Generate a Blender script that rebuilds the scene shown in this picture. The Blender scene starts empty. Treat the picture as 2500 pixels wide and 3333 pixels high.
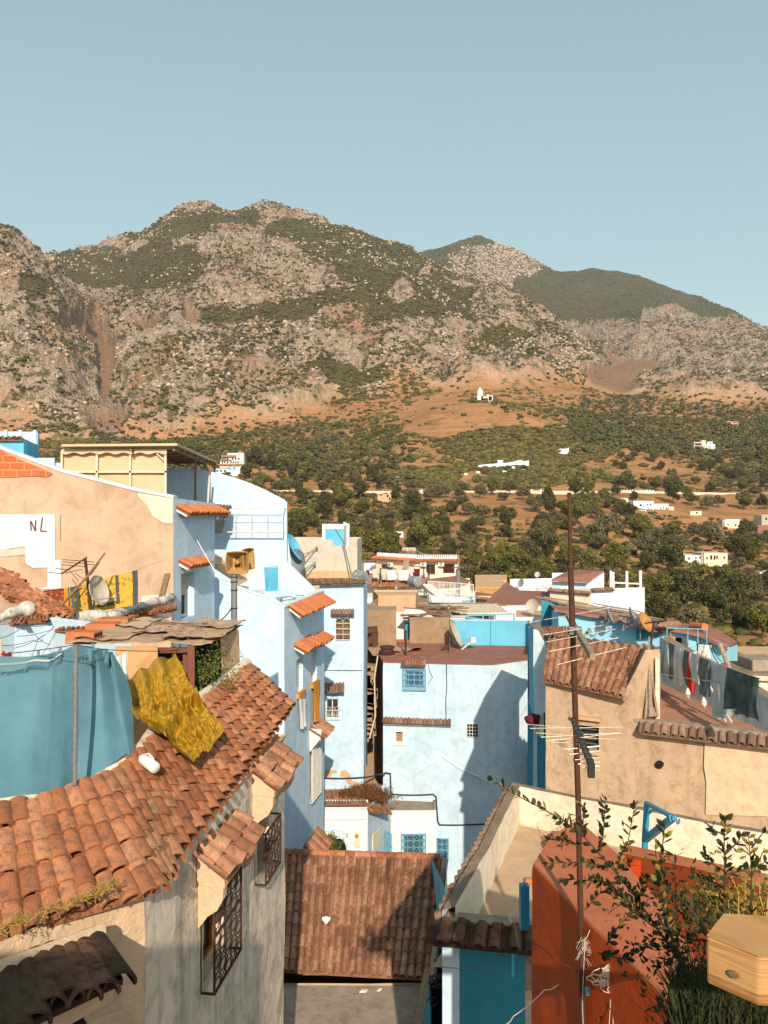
import bpy, bmesh, math, random
import numpy as np
from mathutils import Vector, Matrix, noise as mnoise
R = math.radians
S = bpy.context.scene
COL = S.collection
random.seed(7)
# ---------------------------------------------------------------- camera
F = 2500.0; CX = 1250.0; CY = 1666.5
cam_d = bpy.data.cameras.new('camera'); cam = bpy.data.objects.new('camera', cam_d); COL.objects.link(cam)
cam.location = (0, 0, 0); cam.rotation_euler = (R(90), 0, 0)
cam_d.sensor_fit = 'HORIZONTAL'; cam_d.sensor_width = 36; cam_d.lens = 36.0
cam_d.clip_start = 0.05; cam_d.clip_end = 20000
S.camera = cam
S.render.resolution_x = 768; S.render.resolution_y = 1024
# ---------------------------------------------------------------- sky, sun, exposure
SUN_AZ = 4.0      # degrees to the right of straight behind the camera
SUN_EL = 29.0
world = bpy.data.worlds.new('World'); S.world = world; world.use_nodes = True
wt = world.node_tree; wt.nodes.clear()
wo = wt.nodes.new('ShaderNodeOutputWorld'); bg = wt.nodes.new('ShaderNodeBackground')
sky = wt.nodes.new('ShaderNodeTexSky'); sky.sky_type = 'NISHITA'; sky.sun_disc = False
sky.sun_elevation = R(SUN_EL); sky.sun_rotation = R(180 - SUN_AZ)
sky.air_density = 1.0; sky.dust_density = 1.5; sky.ozone_density = 0.6; sky.altitude = 600
hs = wt.nodes.new('ShaderNodeHueSaturation'); hs.inputs['Hue'].default_value = 0.468
hs.inputs['Saturation'].default_value = 0.98; hs.inputs['Value'].default_value = 1.0
tn = wt.nodes.new('ShaderNodeMix'); tn.data_type = 'RGBA'; tn.blend_type = 'MULTIPLY'; tn.inputs[0].default_value = 1; tn.inputs[7].default_value = (2.22, 2.16, 1.92, 1)   # dusty teal morning air
wt.links.new(sky.outputs[0], hs.inputs['Color']); wt.links.new(hs.outputs[0], tn.inputs[6]); gm = wt.nodes.new('ShaderNodeGamma'); gm.inputs['Gamma'].default_value = 0.7; wt.links.new(tn.outputs[2], gm.inputs['Color']); wt.links.new(gm.outputs[0], bg.inputs['Color'])
bg.inputs['Strength'].default_value = 0.15
wt.links.new(bg.outputs[0], wo.inputs['Surface'])
sd = bpy.data.lights.new('sun', 'SUN'); sd.energy = 4.9; sd.angle = R(0.5); sd.color = (1.0, 0.84, 0.65)
sun = bpy.data.objects.new('sun', sd); COL.objects.link(sun)
to_sun = Vector((math.sin(R(SUN_AZ)) * math.cos(R(SUN_EL)), -math.cos(R(SUN_AZ)) * math.cos(R(SUN_EL)), math.sin(R(SUN_EL))))
sun.rotation_euler = to_sun.to_track_quat('Z', 'Y').to_euler(); sun.location = (10, -20, 30)
S.view_settings.view_transform = 'Standard'; S.view_settings.look = 'None'
S.view_settings.exposure = 0.2; S.view_settings.gamma = 1.0
# ---------------------------------------------------------------- helpers: projection of known depths
def W(px, py, Y): return Vector(((px - CX) / F * Y, Y, (CY - py) / F * Y))
def X_(px, Y): return (px - CX) / F * Y
def Z_(py, Y): return (CY - py) / F * Y
# ---------------------------------------------------------------- materials
class NT:
 def __init__(s, name):
  s.m = bpy.data.materials.new(name); s.m.use_nodes = True; s.t = s.m.node_tree; s.t.nodes.clear()
  s.out = s.t.nodes.new('ShaderNodeOutputMaterial'); s.p = s.t.nodes.new('ShaderNodeBsdfPrincipled')
  s.t.links.new(s.p.outputs[0], s.out.inputs['Surface'])
  g = s.t.nodes.new('ShaderNodeNewGeometry'); s.pos = g.outputs['Position']; s.geo = g
 def n(s, ty): return s.t.nodes.new(ty)
 def l(s, a, b): s.t.links.new(a, b)
 def mapped(s, scale=(1, 1, 1)):
  m = s.n('ShaderNodeMapping'); m.inputs['Scale'].default_value = scale; s.l(s.pos, m.inputs['Vector']); return m.outputs[0]
 def noise(s, scale, detail=4, rough=0.6, vec=None, dist=0.0):
  n = s.n('ShaderNodeTexNoise'); n.inputs['Scale'].default_value = scale; n.inputs['Detail'].default_value = detail
  n.inputs['Roughness'].default_value = rough; n.inputs['Distortion'].default_value = dist
  s.l(vec if vec is not None else s.pos, n.inputs['Vector']); return n.outputs['Fac']
 def ramp(s, fac, stops, interp='LINEAR'):
  r = s.n('ShaderNodeValToRGB'); r.color_ramp.interpolation = interp; e = r.color_ramp.elements
  while len(e) < len(stops): e.new(0.5)
  for q, (p, c) in zip(e, stops):
   q.position = p; q.color = (c, c, c, 1) if isinstance(c, (int, float)) else (*c, 1)
  s.l(fac, r.inputs[0]); return r.outputs[0]
 def mix(s, fac, a, b, mode='MIX'):
  m = s.n('ShaderNodeMix'); m.data_type = 'RGBA'; m.blend_type = mode
  for v, i in ((fac, 0), (a, 6), (b, 7)):
   if isinstance(v, (int, float)): m.inputs[i].default_value = v if i == 0 else (v, v, v, 1)
   elif isinstance(v, tuple): m.inputs[i].default_value = (*v, 1)
   else: s.l(v, m.inputs[i])
  return m.outputs[2]
 def math(s, op, a, b=0.0, clamp=False):
  m = s.n('ShaderNodeMath'); m.operation = op; m.use_clamp = clamp
  for i, v in enumerate((a, b)):
   if isinstance(v, (int, float)): m.inputs[i].default_value = v
   else: s.l(v, m.inputs[i])
  return m.outputs[0]
 def attr(s, name):
  a = s.n('ShaderNodeAttribute'); a.attribute_name = name; return a
 def bump(s, h, strength=0.5, dist=0.02, normal=None):
  b = s.n('ShaderNodeBump'); b.inputs['Strength'].default_value = strength; b.inputs['Distance'].default_value = dist
  s.l(h, b.inputs['Height'])
  if normal is not None: s.l(normal, b.inputs['Normal'])
  return b.outputs[0]
 def done(s, color, rough=0.8, normal=None, metal=0.0, spec=0.3):
  if isinstance(color, tuple): s.p.inputs['Base Color'].default_value = (*color, 1)
  else: s.l(color, s.p.inputs['Base Color'])
  if isinstance(rough, (int, float)): s.p.inputs['Roughness'].default_value = rough
  else: s.l(rough, s.p.inputs['Roughness'])
  s.p.inputs['Metallic'].default_value = metal; s.p.inputs['Specular IOR Level'].default_value = spec
  if normal is not None: s.l(normal, s.p.inputs['Normal'])
  return s.m
def plaster(name, base, alt, dirt=None, dirt_amt=0.35, scale=1.0, streak=0.0, bump=0.5, peel=None, peel_amt=0.0, rough=0.85, spec=0.2, bdist=0.02):
 """limewash or render: mottled colour, vertical streaks, peeled patches, hand-trowelled bump"""
 k = NT(name)
 c = k.mix(k.ramp(k.noise(0.9 * scale, 6, 0.6), [(0.35, 0.0), (0.65, 1.0)]), base, alt)
 c = k.mix(k.math('MULTIPLY', k.ramp(k.noise(7 * scale, 5, 0.7), [(0.45, 0.0), (0.8, 1.0)]), 0.4), c, alt)
 if dirt:
  d = k.ramp(k.noise(2.2 * scale, 8, 0.72, dist=0.6), [(0.47, 0.0), (0.68, 1.0)])
  c = k.mix(k.math('MULTIPLY', d, dirt_amt), c, dirt)
  if streak:
   v = k.mapped((3.5, 3.5, 0.22)); d2 = k.ramp(k.noise(1.0, 6, 0.7, v), [(0.5, 0.0), (0.72, 1.0)])
   c = k.mix(k.math('MULTIPLY', d2, streak), c, dirt)
 if peel:
  pm = k.ramp(k.noise(1.1 * scale, 9, 0.68, dist=0.4), [(0.66 - peel_amt, 0.0), (0.68 - peel_amt, 1.0)])
  c = k.mix(pm, c, peel)
 h = k.math('ADD', k.noise(3.0, 4, 0.55), k.math('MULTIPLY', k.noise(26, 4, 0.6), 0.3))
 return k.done(c, rough, k.bump(h, bump, bdist * 2), spec=spec)
def flat(name, c, rough=0.6, metal=0.0, var=0.25, scale=9.0, bump=0.15, spec=0.3):
 k = NT(name); d = tuple(x * (1 - var) for x in c)
 col = k.mix(k.ramp(k.noise(scale, 5, 0.65), [(0.35, 0.0), (0.7, 1.0)]), c, d)
 return k.done(col, rough, k.bump(k.noise(scale * 4, 3), bump, 0.01), metal, spec)
def tinted(name, c0, c1, c2, rough=0.85, spot=(0.09, 0.06, 0.045), spot_amt=0.5, lichen=None, bump=0.6, sscale=9.0):
 """fired clay tiles: each tile has its own tint in the attribute 'tint'"""
 k = NT(name); t = k.attr('tint').outputs['Fac']
 c = k.ramp(t, [(0.0, c0), (0.5, c1), (1.0, c2)])
 s1 = k.ramp(k.noise(sscale, 8, 0.75), [(0.46, 0.0), (0.62, 1.0)]); s5 = k.ramp(k.noise(sscale * 7, 5, 0.8), [(0.5, 0.0), (0.62, 0.6)]); s1 = k.math('MAXIMUM', s1, s5)
 c = k.mix(k.math('MULTIPLY', s1, spot_amt), c, spot)
 s3 = k.ramp(k.noise(1.7, 5, 0.7), [(0.48, 0.0), (0.72, 1.0)])
 c = k.mix(k.math('MULTIPLY', s3, spot_amt * 0.7), c, spot)
 s4 = k.ramp(k.noise(40, 4, 0.8), [(0.62, 0.0), (0.72, 1.0)])
 c = k.mix(k.math('MULTIPLY', s4, 0.3), c, (0.45, 0.36, 0.27))
 if lichen:
  s2 = k.ramp(k.noise(3.1, 6, 0.7), [(0.66, 0.0), (0.70, 1.0)]); c = k.mix(k.math('MULTIPLY', s2, 0.8), c, lichen)
 h = k.math('ADD', k.noise(14, 5, 0.65), k.math('MULTIPLY', k.noise(60, 3), 0.3))
 return k.done(c, rough, k.bump(h, bump, 0.012), spec=0.2)
# ---------------------------------------------------------------- mesh builder
def nz(p, s, seed=0.0):
 return mnoise.noise(Vector((p[0] * s + seed, p[1] * s + seed * 1.7, p[2] * s - seed)))
def wob(p, amp):
 if not amp: return p
 p = Vector(p)
 a = 0.55; b = 2.3
 return p + Vector((nz(p, a, 3) + .5 * nz(p, b, 9), nz(p, a, 13) + .5 * nz(p, b, 19), nz(p, a, 23) + .5 * nz(p, b, 29))) * amp
class MB:
 def __init__(s): s.v = []; s.f = []; s.t = []; s.cur = 0.5
 def add(s, vs, fs, tint=None):
  o = len(s.v); s.v.extend([tuple(v) for v in vs]); s.f.extend([tuple(i + o for i in f) for f in fs])
  s.t.extend([s.cur if tint is None else tint] * len(fs)); return s
 def quad(s, a, b, c, d, **k): return s.add([a, b, c, d], [(0, 1, 2, 3)], **k)
 def poly(s, pts, **k): return s.add(pts, [tuple(range(len(pts)))], **k)
 def grid(s, fn, nu, nv, wrap=False, **k):
  vs = [fn(i / nu, j / nv) for j in range(nv + 1) for i in range(nu + 1)]
  fs = [(j * (nu + 1) + i, j * (nu + 1) + i + 1, (j + 1) * (nu + 1) + i + 1, (j + 1) * (nu + 1) + i) for j in range(nv) for i in range(nu)]
  return s.add(vs, fs, **k)
 def obox(s, c, ax, ay, az, **k):
  """box with centre c and half-axis vectors"""
  c, ax, ay, az = Vector(c), Vector(ax), Vector(ay), Vector(az)
  vs = [c + ax * i + ay * j + az * l for l in (-1, 1) for j in (-1, 1) for i in (-1, 1)]
  return s.add(vs, [(0, 2, 3, 1), (4, 5, 7, 6), (0, 1, 5, 4), (2, 6, 7, 3), (0, 4, 6, 2), (1, 3, 7, 5)], **k)
 def box(s, lo, hi, **k):
  lo, hi = Vector(lo), Vector(hi); c = (lo + hi) / 2; h = (hi - lo) / 2
  return s.obox(c, (h.x, 0, 0), (0, h.y, 0), (0, 0, h.z), **k)
 def bar(s, a, b, w, h=None, up=(0, 0, 1), **k):
  a, b = Vector(a), Vector(b); h = w if h is None else h
  d = b - a; L = d.length
  if L < 1e-6: return s
  d /= L; up = Vector(up)
  if abs(d.dot(up)) > 0.98: up = Vector((0, 1, 0))
  x = d.cross(up).normalized(); z = x.cross(d)
  return s.obox((a + b) / 2, d * L / 2, x * w / 2, z * h / 2, **k)
 def tube(s, pts, r, n=6, cap=True, **k):
  pts = [Vector(p) for p in pts]
  rs = r if isinstance(r, (list, tuple)) else [r] * len(pts)
  vs = []; prev = None
  for i, p in enumerate(pts):
   d = (pts[min(i + 1, len(pts) - 1)] - pts[max(i - 1, 0)])
   d = d.normalized() if d.length > 1e-9 else Vector((0, 0, 1))
   if prev is None:
    a = d.cross(Vector((0, 0, 1)));
    if a.length < 0.1: a = d.cross(Vector((1, 0, 0)))
   else: a = prev - d * prev.dot(d)
   a.normalize(); prev = a; b = d.cross(a)
   vs += [p + (a * math.cos(2 * math.pi * j / n) + b * math.sin(2 * math.pi * j / n)) * rs[i] for j in range(n)]
  fs = [(i * n + j, i * n + (j + 1) % n, (i + 1) * n + (j + 1) % n, (i + 1) * n + j) for i in range(len(pts) - 1) for j in range(n)]
  if cap: fs += [tuple(reversed(range(n))), tuple(range((len(pts) - 1) * n, len(pts) * n))]
  return s.add(vs, fs, **k)
 def prism(s, pts, vec, **k):
  """closed polygon pts pushed along vec"""
  n = len(pts); v = Vector(vec); pts = [Vector(p) for p in pts]
  return s.add(pts + [p + v for p in pts], [tuple(reversed(range(n))), tuple(range(n, 2 * n))] + [(i, (i + 1) % n, n + (i + 1) % n, n + i) for i in range(n)], **k)
 def build(s, name, mat, parent=None, smooth=False, bevel=0):
  me = bpy.data.meshes.new(name); me.from_pydata(s.v, [], s.f); me.update()
  a = me.attributes.new('tint', 'FLOAT', 'FACE'); a.data.foreach_set('value', s.t)
  me.materials.append(mat)
  if smooth: me.polygons.foreach_set('use_smooth', [True] * len(me.polygons))
  ob = bpy.data.objects.new(name, me); COL.objects.link(ob)
  bm = bmesh.new(); bm.from_mesh(me); bmesh.ops.recalc_face_normals(bm, faces=bm.faces); bm.to_mesh(me); bm.free()
  if parent is not None:
   ob.parent = parent; par_inv(ob)
  if bevel:
   m = ob.modifiers.new('bevel', 'BEVEL'); m.width = bevel; m.segments = 2; m.limit_method = 'ANGLE'
  return ob
LOC = {}
def par_inv(ob):
 """keep world coordinates: parents are unrotated empties or meshes at the origin"""
 off = Vector((0, 0, 0)); p = ob.parent
 while p is not None: off += p.location; p = p.parent
 ob.location = -off
def tag(o, label=None, cat=None, group=None, kind=None):
 if label: o['label'] = label
 if cat: o['category'] = cat
 if group: o['group'] = group
 if kind: o['kind'] = kind
 return o
def thing(name, label, cat, loc=(0, 0, 0), group=None):
 o = bpy.data.objects.new(name, None); COL.objects.link(o); o.location = loc; o.empty_display_size = 0.3
 return tag(o, label, cat, group)
# ================================================================ TERRAIN
def _hash(ix, iy, iz, s):
 h = (ix * 374761393 + iy * 668265263 + iz * 2147483647 + s * 974634777) & 0xffffffff
 h = ((h ^ (h >> 13)) * 1274126177) & 0xffffffff
 return ((h ^ (h >> 16)) & 0xffff) / 65535.0
def vnoise(p, seed=0):
 """value noise, p (N,3) -> (N,) in -1..1"""
 i = np.floor(p).astype(np.int64); f = p - i; f = f * f * f * (f * (f * 6 - 15) + 10)
 r = 0
 for dx in (0, 1):
  wx = f[:, 0] if dx else 1 - f[:, 0]
  for dy in (0, 1):
   wy = f[:, 1] if dy else 1 - f[:, 1]
   for dz in (0, 1):
    wz = f[:, 2] if dz else 1 - f[:, 2]
    r = r + wx * wy * wz * _hash(i[:, 0] + dx, i[:, 1] + dy, i[:, 2] + dz, seed)
 return r * 2 - 1
def fbm(p, wl, octv, gain=0.5, seed=0, ridged=False):
 a = 1.0; r = 0; t = 0; q = p / wl
 for o in range(octv):
  n = vnoise(q, seed + o)
  if ridged: n = 1 - 2 * np.abs(n)
  r = r + a * n; t += a; a *= gain; q = q * 2.03 + 17.3
 return r / t
ROWS = [
('n0', 6,  [(-600, 3.0, 8000), (2900, 3.0, 8000)]),
('n1', 6,  [(-600, 30, 3100), (900, 30, 3050), (1400, 30, 3100), (2900, 30, 3100)]),
('n2', 10, [(-600, 60, 2250), (700, 60, 2350), (1400, 60, 2420), (2900, 60, 2500)]),
('n3', 24, [(-600, 120, 1950), (800, 120, 1990), (1200, 120, 2060), (1900, 120, 2130), (2300, 120, 2160), (2900, 120, 2230)]),
('n4', 60, [(-600, 200, 1850), (800, 200, 1850), (1200, 200, 1890), (1800, 205, 1930), (2500, 200, 1965), (2900, 200, 2000)]),
('n5', 70, [(-600, 330, 1700), (800, 320, 1705), (1200, 320, 1745), (1800, 320, 1750), (2200, 320, 1812), (2500, 300, 1850), (2900, 300, 1870)]),
('road0', 8, [(-600, 470, 1560), (900, 470, 1600), (1250, 470, 1604), (1700, 470, 1602), (2100, 470, 1604), (2500, 470, 1612), (2900, 470, 1616)]),
('road1', 40, [(-600, 478, 1558), (900, 478, 1598), (1250, 478, 1602), (1700, 478, 1600), (2100, 478, 1602), (2500, 478, 1610), (2900, 478, 1614)]),
('m1', 60, [(-600, 600, 1480), (600, 600, 1500), (1000, 600, 1500), (1250, 600, 1500), (1450, 600, 1490), (1650, 600, 1475), (1800, 600, 1492), (2000, 590, 1520), (2200, 580, 1555), (2500, 600, 1545), (2900, 600, 1540)]),
('hill', 24, [(-600, 720, 1440), (600, 730, 1460), (1000, 740, 1440), (1150, 740, 1430), (1280, 745, 1395), (1400, 750, 1340), (1500, 760, 1308), (1580, 760, 1300), (1680, 760, 1318), (1800, 750, 1345), (1950, 740, 1395), (2150, 720, 1430), (2500, 760, 1430), (2900, 760, 1420)]),
('dip', 20, [(-600, 830, 1430), (600, 850, 1440), (1000, 850, 1400), (1280, 870, 1350), (1400, 880, 1335), (1580, 900, 1320), (1800, 900, 1325), (2150, 900, 1370), (2500, 900, 1370), (2900, 900, 1370)]),
('cliff', 70, [(-600, 860, 1420), (0, 860, 1415), (250, 870, 1440), (350, 870, 1425), (600, 900, 1400), (800, 930, 1360), (1000, 970, 1325), (1250, 1020, 1300), (1350, 1040, 1290), (1580, 1080, 1255), (1700, 1100, 1250), (1850, 1120, 1260), (2000, 1150, 1290), (2200, 1150, 1300), (2500, 1150, 1310), (2900, 1150, 1300)]),
('c2', 110, [(-600, 1000, 1140), (0, 1000, 1120), (100, 1000, 1140), (220, 1020, 1200), (300, 1060, 1290), (370, 1100, 1270), (450, 1060, 1190), (600, 1090, 1110), (800, 1120, 1080), (1000, 1150, 1080), (1250, 1180, 1110), (1450, 1200, 1130), (1650, 1220, 1160), (1800, 1230, 1170), (1900, 1230, 1205), (2000, 1400, 1250), (2100, 1400, 1265), (2250, 1400, 1250), (2500, 1400, 1230), (2900, 1400, 1180)]),
('spur', 90, [(-600, 1250, 700), (0, 1250, 772), (60, 1250, 799), (130, 1260, 850), (190, 1270, 930), (250, 1280, 1040), (330, 1260, 1150), (420, 1300, 1080), (600, 1380, 950), (800, 1420, 860), (1000, 1450, 880), (1250, 1450, 925), (1400, 1450, 985), (1550, 1440, 1030), (1700, 1420, 1060), (1800, 1400, 1110), (1900, 1330, 1192), (2000, 1700, 1200), (2100, 1750, 1170), (2200, 1800, 1120), (2350, 1800, 1130), (2500, 1800, 1150), (2900, 1800, 1100)]),
('s2', 50, [(-600, 1330, 715), (0, 1330, 800), (130, 1330, 885), (190, 1340, 950), (250, 1350, 1050), (330, 1420, 1075), (420, 1500, 960), (600, 1650, 820), (800, 1700, 755), (1000, 1700, 770), (1250, 1680, 850), (1400, 1660, 905), (1550, 1640, 950), (1700, 1600, 1005), (1800, 1550, 1100), (1900, 1450, 1186), (2000, 1950, 1150), (2100, 2000, 1090), (2200, 2050, 1050), (2350, 2050, 1075), (2500, 2050, 1115), (2900, 2100, 1060)]),
('ridge', 8, [(-600, 1800, 800), (0, 1800, 850), (151, 1800, 838), (301, 1800, 808), (452, 1830, 755), (558, 1850, 700), (648, 1860, 670), (768, 1860, 700), (806, 1860, 684), (874, 1860, 678), (980, 1850, 699), (1115, 1840, 749), (1251, 1820, 795), (1326, 1800, 824), (1364, 1790, 846), (1507, 1760, 914), (1597, 1740, 937), (1703, 1700, 976), (1778, 1640, 1044), (1823, 1590, 1110), (1899, 1500, 1184), (1989, 2150, 1110), (2100, 2250, 1046), (2180, 2300, 1030), (2350, 2300, 1062), (2500, 2300, 1100), (2900, 2300, 1060)]),
('back0', 8, [(-600, 2100, 900), (1250, 2100, 900), (1600, 2100, 1010), (1778, 2050, 1100), (1899, 2100, 1110), (2000, 2350, 1085), (2110, 2400, 1050), (2200, 2450, 1034), (2350, 2450, 1066), (2500, 2450, 1100), (2900, 2500, 1060)]),
('back1', 70, [(-600, 2600, 900), (1250, 2600, 950), (1600, 2600, 990), (1800, 2550, 1083), (2004, 2550, 1071), (2110, 2550, 1038), (2200, 2560, 1026), (2350, 2600, 1050), (2500, 2650, 1095), (2900, 2700, 1060)]),
('bridge', 70, [(-600, 3600, 900), (1100, 3600, 880), (1356, 3600, 836), (1447, 3600, 814), (1560, 3600, 781), (1658, 3600, 821), (1730, 3600, 858), (1808, 3600, 889), (2004, 3600, 892), (2110, 3600, 919), (2260, 3600, 987), (2381, 3600, 1025), (2500, 3600, 1077), (2900, 3600, 1130)]),
('end', 8, [(-600, 4300, 1000), (2900, 4300, 1200)]),
]
NU = 1300
U = np.linspace(-450, 2850, NU)
Ys = []; Zs = []; K = []
rowY = []; rowZ = []
for name, nseg, pts in ROWS:
 pu, pY, pp = np.array(pts, float).T
 yy = np.interp(U, pu, pY); pp_ = np.interp(U, pu, pp)
 if name not in ('ridge', 'bridge', 'hill'):
  kk = np.ones(25) / 25; yy = np.convolve(np.pad(yy, 12, 'edge'), kk, 'valid'); pp_ = np.convolve(np.pad(pp_, 12, 'edge'), kk, 'valid')
 rowY.append(yy); rowZ.append((CY - pp_) / F * yy)
for r in range(len(ROWS) - 1):
 n = ROWS[r][1]
 for j in range(n):
  t = j / n; Ys.append(rowY[r] * (1 - t) + rowY[r + 1] * t)
  z0 = rowZ[max(r - 1, 0)]; z1 = rowZ[r]; z2 = rowZ[r + 1]; z3 = rowZ[min(r + 2, len(ROWS) - 1)]
  h = 0.35
  m1 = (z2 - z0) * h; m2 = (z3 - z1) * h
  if ROWS[r][0] in ('n0', 'n1', 'road0', 'ridge', 'bridge', 'back0') : m1 = m2 = (z2 - z1)
  if ROWS[r][0] in ('s2',): m2 = (z2 - z1) * 0.8
  if ROWS[r][0] in ('back1',): m2 = (z2 - z1) * 0.4
  z = (2 * t**3 - 3 * t**2 + 1) * z1 + (t**3 - 2 * t**2 + t) * m1 + (-2 * t**3 + 3 * t**2) * z2 + (t**3 - t**2) * m2
  Zs.append(z); K.append(r + t)
Ys.append(rowY[-1]); Zs.append(rowZ[-1]); K.append(len(ROWS) - 1)
Yg = np.array(Ys); Zg = np.array(Zs); Kg = np.repeat(np.array(K)[:, None], NU, 1); Ug = np.repeat(U[None], len(Ys), 0)
RI = {r[0]: i for i, r in enumerate(ROWS)}
NR = Yg.shape[0]
P = np.stack([(Ug - CX) / F * Yg, Yg, Zg], -1).reshape(-1, 3)
Kf = Kg.ravel(); Uf = Ug.ravel()
def sstep(a, b, x): t = np.clip((x - a) / (b - a), 0, 1); return t * t * (3 - 2 * t)
rock = sstep(RI['cliff'] - 0.15, RI['cliff'] + 0.35, Kf + 0.5 * fbm(P, 160, 3, seed=5))
rock_amp = rock * (1 - sstep(RI['end'] - .5, RI['end'], Kf))
big = fbm(P * [1, 0.5, 0.7], 210, 3, 0.5, 11, ridged=True)
med = fbm(P * [1.25, 0.6, 0.8], 80, 3, 0.6, 21, ridged=True)
fin = fbm(P, 20, 3, 0.65, 31, ridged=True)
smooth_green = np.zeros(len(P))
def zone(pts, w=60):
 pu = np.array([p[0] for p in pts], float); pv = np.array([p[1] for p in pts], float)
 return pu, pv
pyf = CY - P[:, 2] / P[:, 1] * F
def ell(cx, cy, rx, ry, k0=None, k1=None, soft=0.35):
 d = np.sqrt(((Uf - cx) / rx) ** 2 + ((pyf - cy) / ry) ** 2) + 0.45 * fbm(P, 90, 4, 0.6, 77)
 m = 1 - sstep(1 - soft, 1 + soft, d)
 if k0 is not None: m = m * (Kf >= k0)
 if k1 is not None: m = m * (Kf < k1)
 return m
kc = RI['cliff']
green = np.zeros(len(P)); soil = np.zeros(len(P))
for a in [(430, 900, 230, 75, kc), (300, 860, 160, 50, kc), (560, 760, 140, 60, kc), (1300, 900, 190, 60, kc), (1130, 830, 180, 60, kc), (1000, 770, 130, 35, kc), (1450, 1000, 120, 50, kc), (1000, 1030, 330, 28, kc),
  (750, 720, 100, 40, kc), (1150, 1240, 150, 25, kc), (120, 1000, 60, 40, kc), (60, 1190, 60, 18, kc), (1200, 950, 120, 60, kc),
  (2020, 980, 330, 110, RI['back0']), (2300, 1060, 250, 60, RI['back0']), (1500, 800, 120, 26, RI['back0']), (1350, 1060, 160, 26, kc), (800, 1230, 120, 18, kc), (1650, 1110, 80, 30, kc)]:
 green = np.maximum(green, ell(*a))
for a in [(345, 1230, 30, 130, kc, 99, .2), (300, 1120, 40, 40, kc), (350, 1400, 60, 40, kc - 1), (480, 1085, 40, 20, kc), (240, 1090, 40, 25, kc), (2080, 1215, 110, 35, kc), (1990, 1270, 90, 30, kc - 1), (2230, 1230, 90, 30, kc), (1480, 1320, 300, 22, RI['hill']),
  (2020, 1068, 110, 12, kc), (620, 1050, 25, 30, kc), (780, 930, 40, 14, kc)]:
 soil = np.maximum(soil, ell(*a))
pk = np.maximum(ell(1610, 880, 170, 62, RI['back0']), ell(1660, 830, 90, 30, RI['back0'])); green = np.where(Kf > RI['back0'] + .3, np.maximum(green, .85) * (1 - .75 * pk), green)
green = np.clip(green, 0, 1) * (1 - soil)
road = ((Kf > RI['road0'] - 0.01) & (Kf < RI['road1'] + 0.01)).astype(float)
farf = sstep(2300, 3300, P[:, 1])
amp = rock_amp * (1 - 0.65 * green) * (1 - 0.85 * soil) * (1 - 0.45 * farf)
big *= (1 - 0.9 * soil)
ridge_keep = np.exp(-((Kf - RI['ridge']) / 0.35) ** 2) + np.exp(-((Kf - RI['bridge']) / 0.2) ** 2) * 0.7
dz = rock_amp * big * 38 * (1 - 0.75 * np.clip(ridge_keep, 0, 1)) + amp * med * 17 * (1 - 0.5 * np.clip(ridge_keep, 0, 1)) + amp * fin * 7.0 + amp * fbm(P, 6.5, 2, 0.6, 91, ridged=True) * 2.6
soft = sstep(60, 150, P[:, 1]) * (1 - rock) * (1 - road)
dz += soft * (fbm(P, 60, 4, 0.5, 41) * 3.0 + fbm(P, 9, 3, 0.5, 45) * 0.5) * (1 - np.exp(-((Kf - RI['hill']) / .4) ** 2) * 0.5)
P[:, 2] += dz
P[:, 0] += amp * fbm(P, 24, 3, 0.6, 51) * 4.5; P[:, 1] -= amp * (fbm(P, 30, 3, 0.6, 61, ridged=True) * 9 + fbm(P, 8, 2, 0.6, 66) * 3)
PG = P.reshape(NR, NU, 3)
PYG = CY - PG[..., 2] / PG[..., 1] * F
me = bpy.data.meshes.new('terrain')
nv = NR * NU; nf = (NR - 1) * (NU - 1)
me.vertices.add(nv); me.vertices.foreach_set('co', P.astype(np.float32).ravel())
ii = (np.arange(NR - 1)[:, None] * NU + np.arange(NU - 1)[None]).ravel()
q = np.stack([ii, ii + 1, ii + NU + 1, ii + NU], -1).astype(np.int32)
me.loops.add(nf * 4); me.loops.foreach_set('vertex_index', q.ravel())
me.polygons.add(nf); me.polygons.foreach_set('loop_start', np.arange(nf, dtype=np.int32) * 4)
me.polygons.foreach_set('use_smooth', np.ones(nf, bool)); me.update(calc_edges=True)
ca = me.color_attributes.new('cover', 'FLOAT_COLOR', 'POINT')
cc = np.stack([rock, green, soil, road], -1).astype(np.float32); ca.data.foreach_set('color', cc.ravel())
terrain = bpy.data.objects.new('hills', me); COL.objects.link(terrain); tag(terrain, 'rocky mountain slopes and ochre valley ground behind the town', kind='structure')
k = NT('hill ground')
at = k.attr('cover'); sep = k.n('ShaderNodeSeparateColor'); k.l(at.outputs['Color'], sep.inputs[0])
rk, gr, so = sep.outputs[0], sep.outputs[1], sep.outputs[2]; rd = at.outputs['Alpha']
ochre = k.mix(k.ramp(k.noise(0.03, 8, 0.65), [(0.35, 0.), (0.65, 1.)]), (0.41, 0.20, 0.085), (0.29, 0.14, 0.056))
ochre = k.mix(k.ramp(k.noise(0.4, 6, 0.7), [(0.45, 0.), (0.75, .7)]), ochre, (0.36, 0.22, 0.12))
terr = k.mapped((0.02, 0.02, 0.55)); ochre = k.mix(k.ramp(k.noise(1.0, 4, 0.6, terr), [(0.5, 0.), (0.62, .55)]), ochre, (0.17, 0.10, 0.05))
stone = k.mix(k.ramp(k.noise(0.05, 8, 0.7), [(0.35, 0.), (0.62, 1.)]), (0.56, 0.44, 0.335), (0.43, 0.33, 0.245))
stone = k.mix(k.ramp(k.noise(0.012, 5, 0.6), [(0.50, 0.), (0.64, .8)]), stone, (0.45, 0.25, 0.135))
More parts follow.
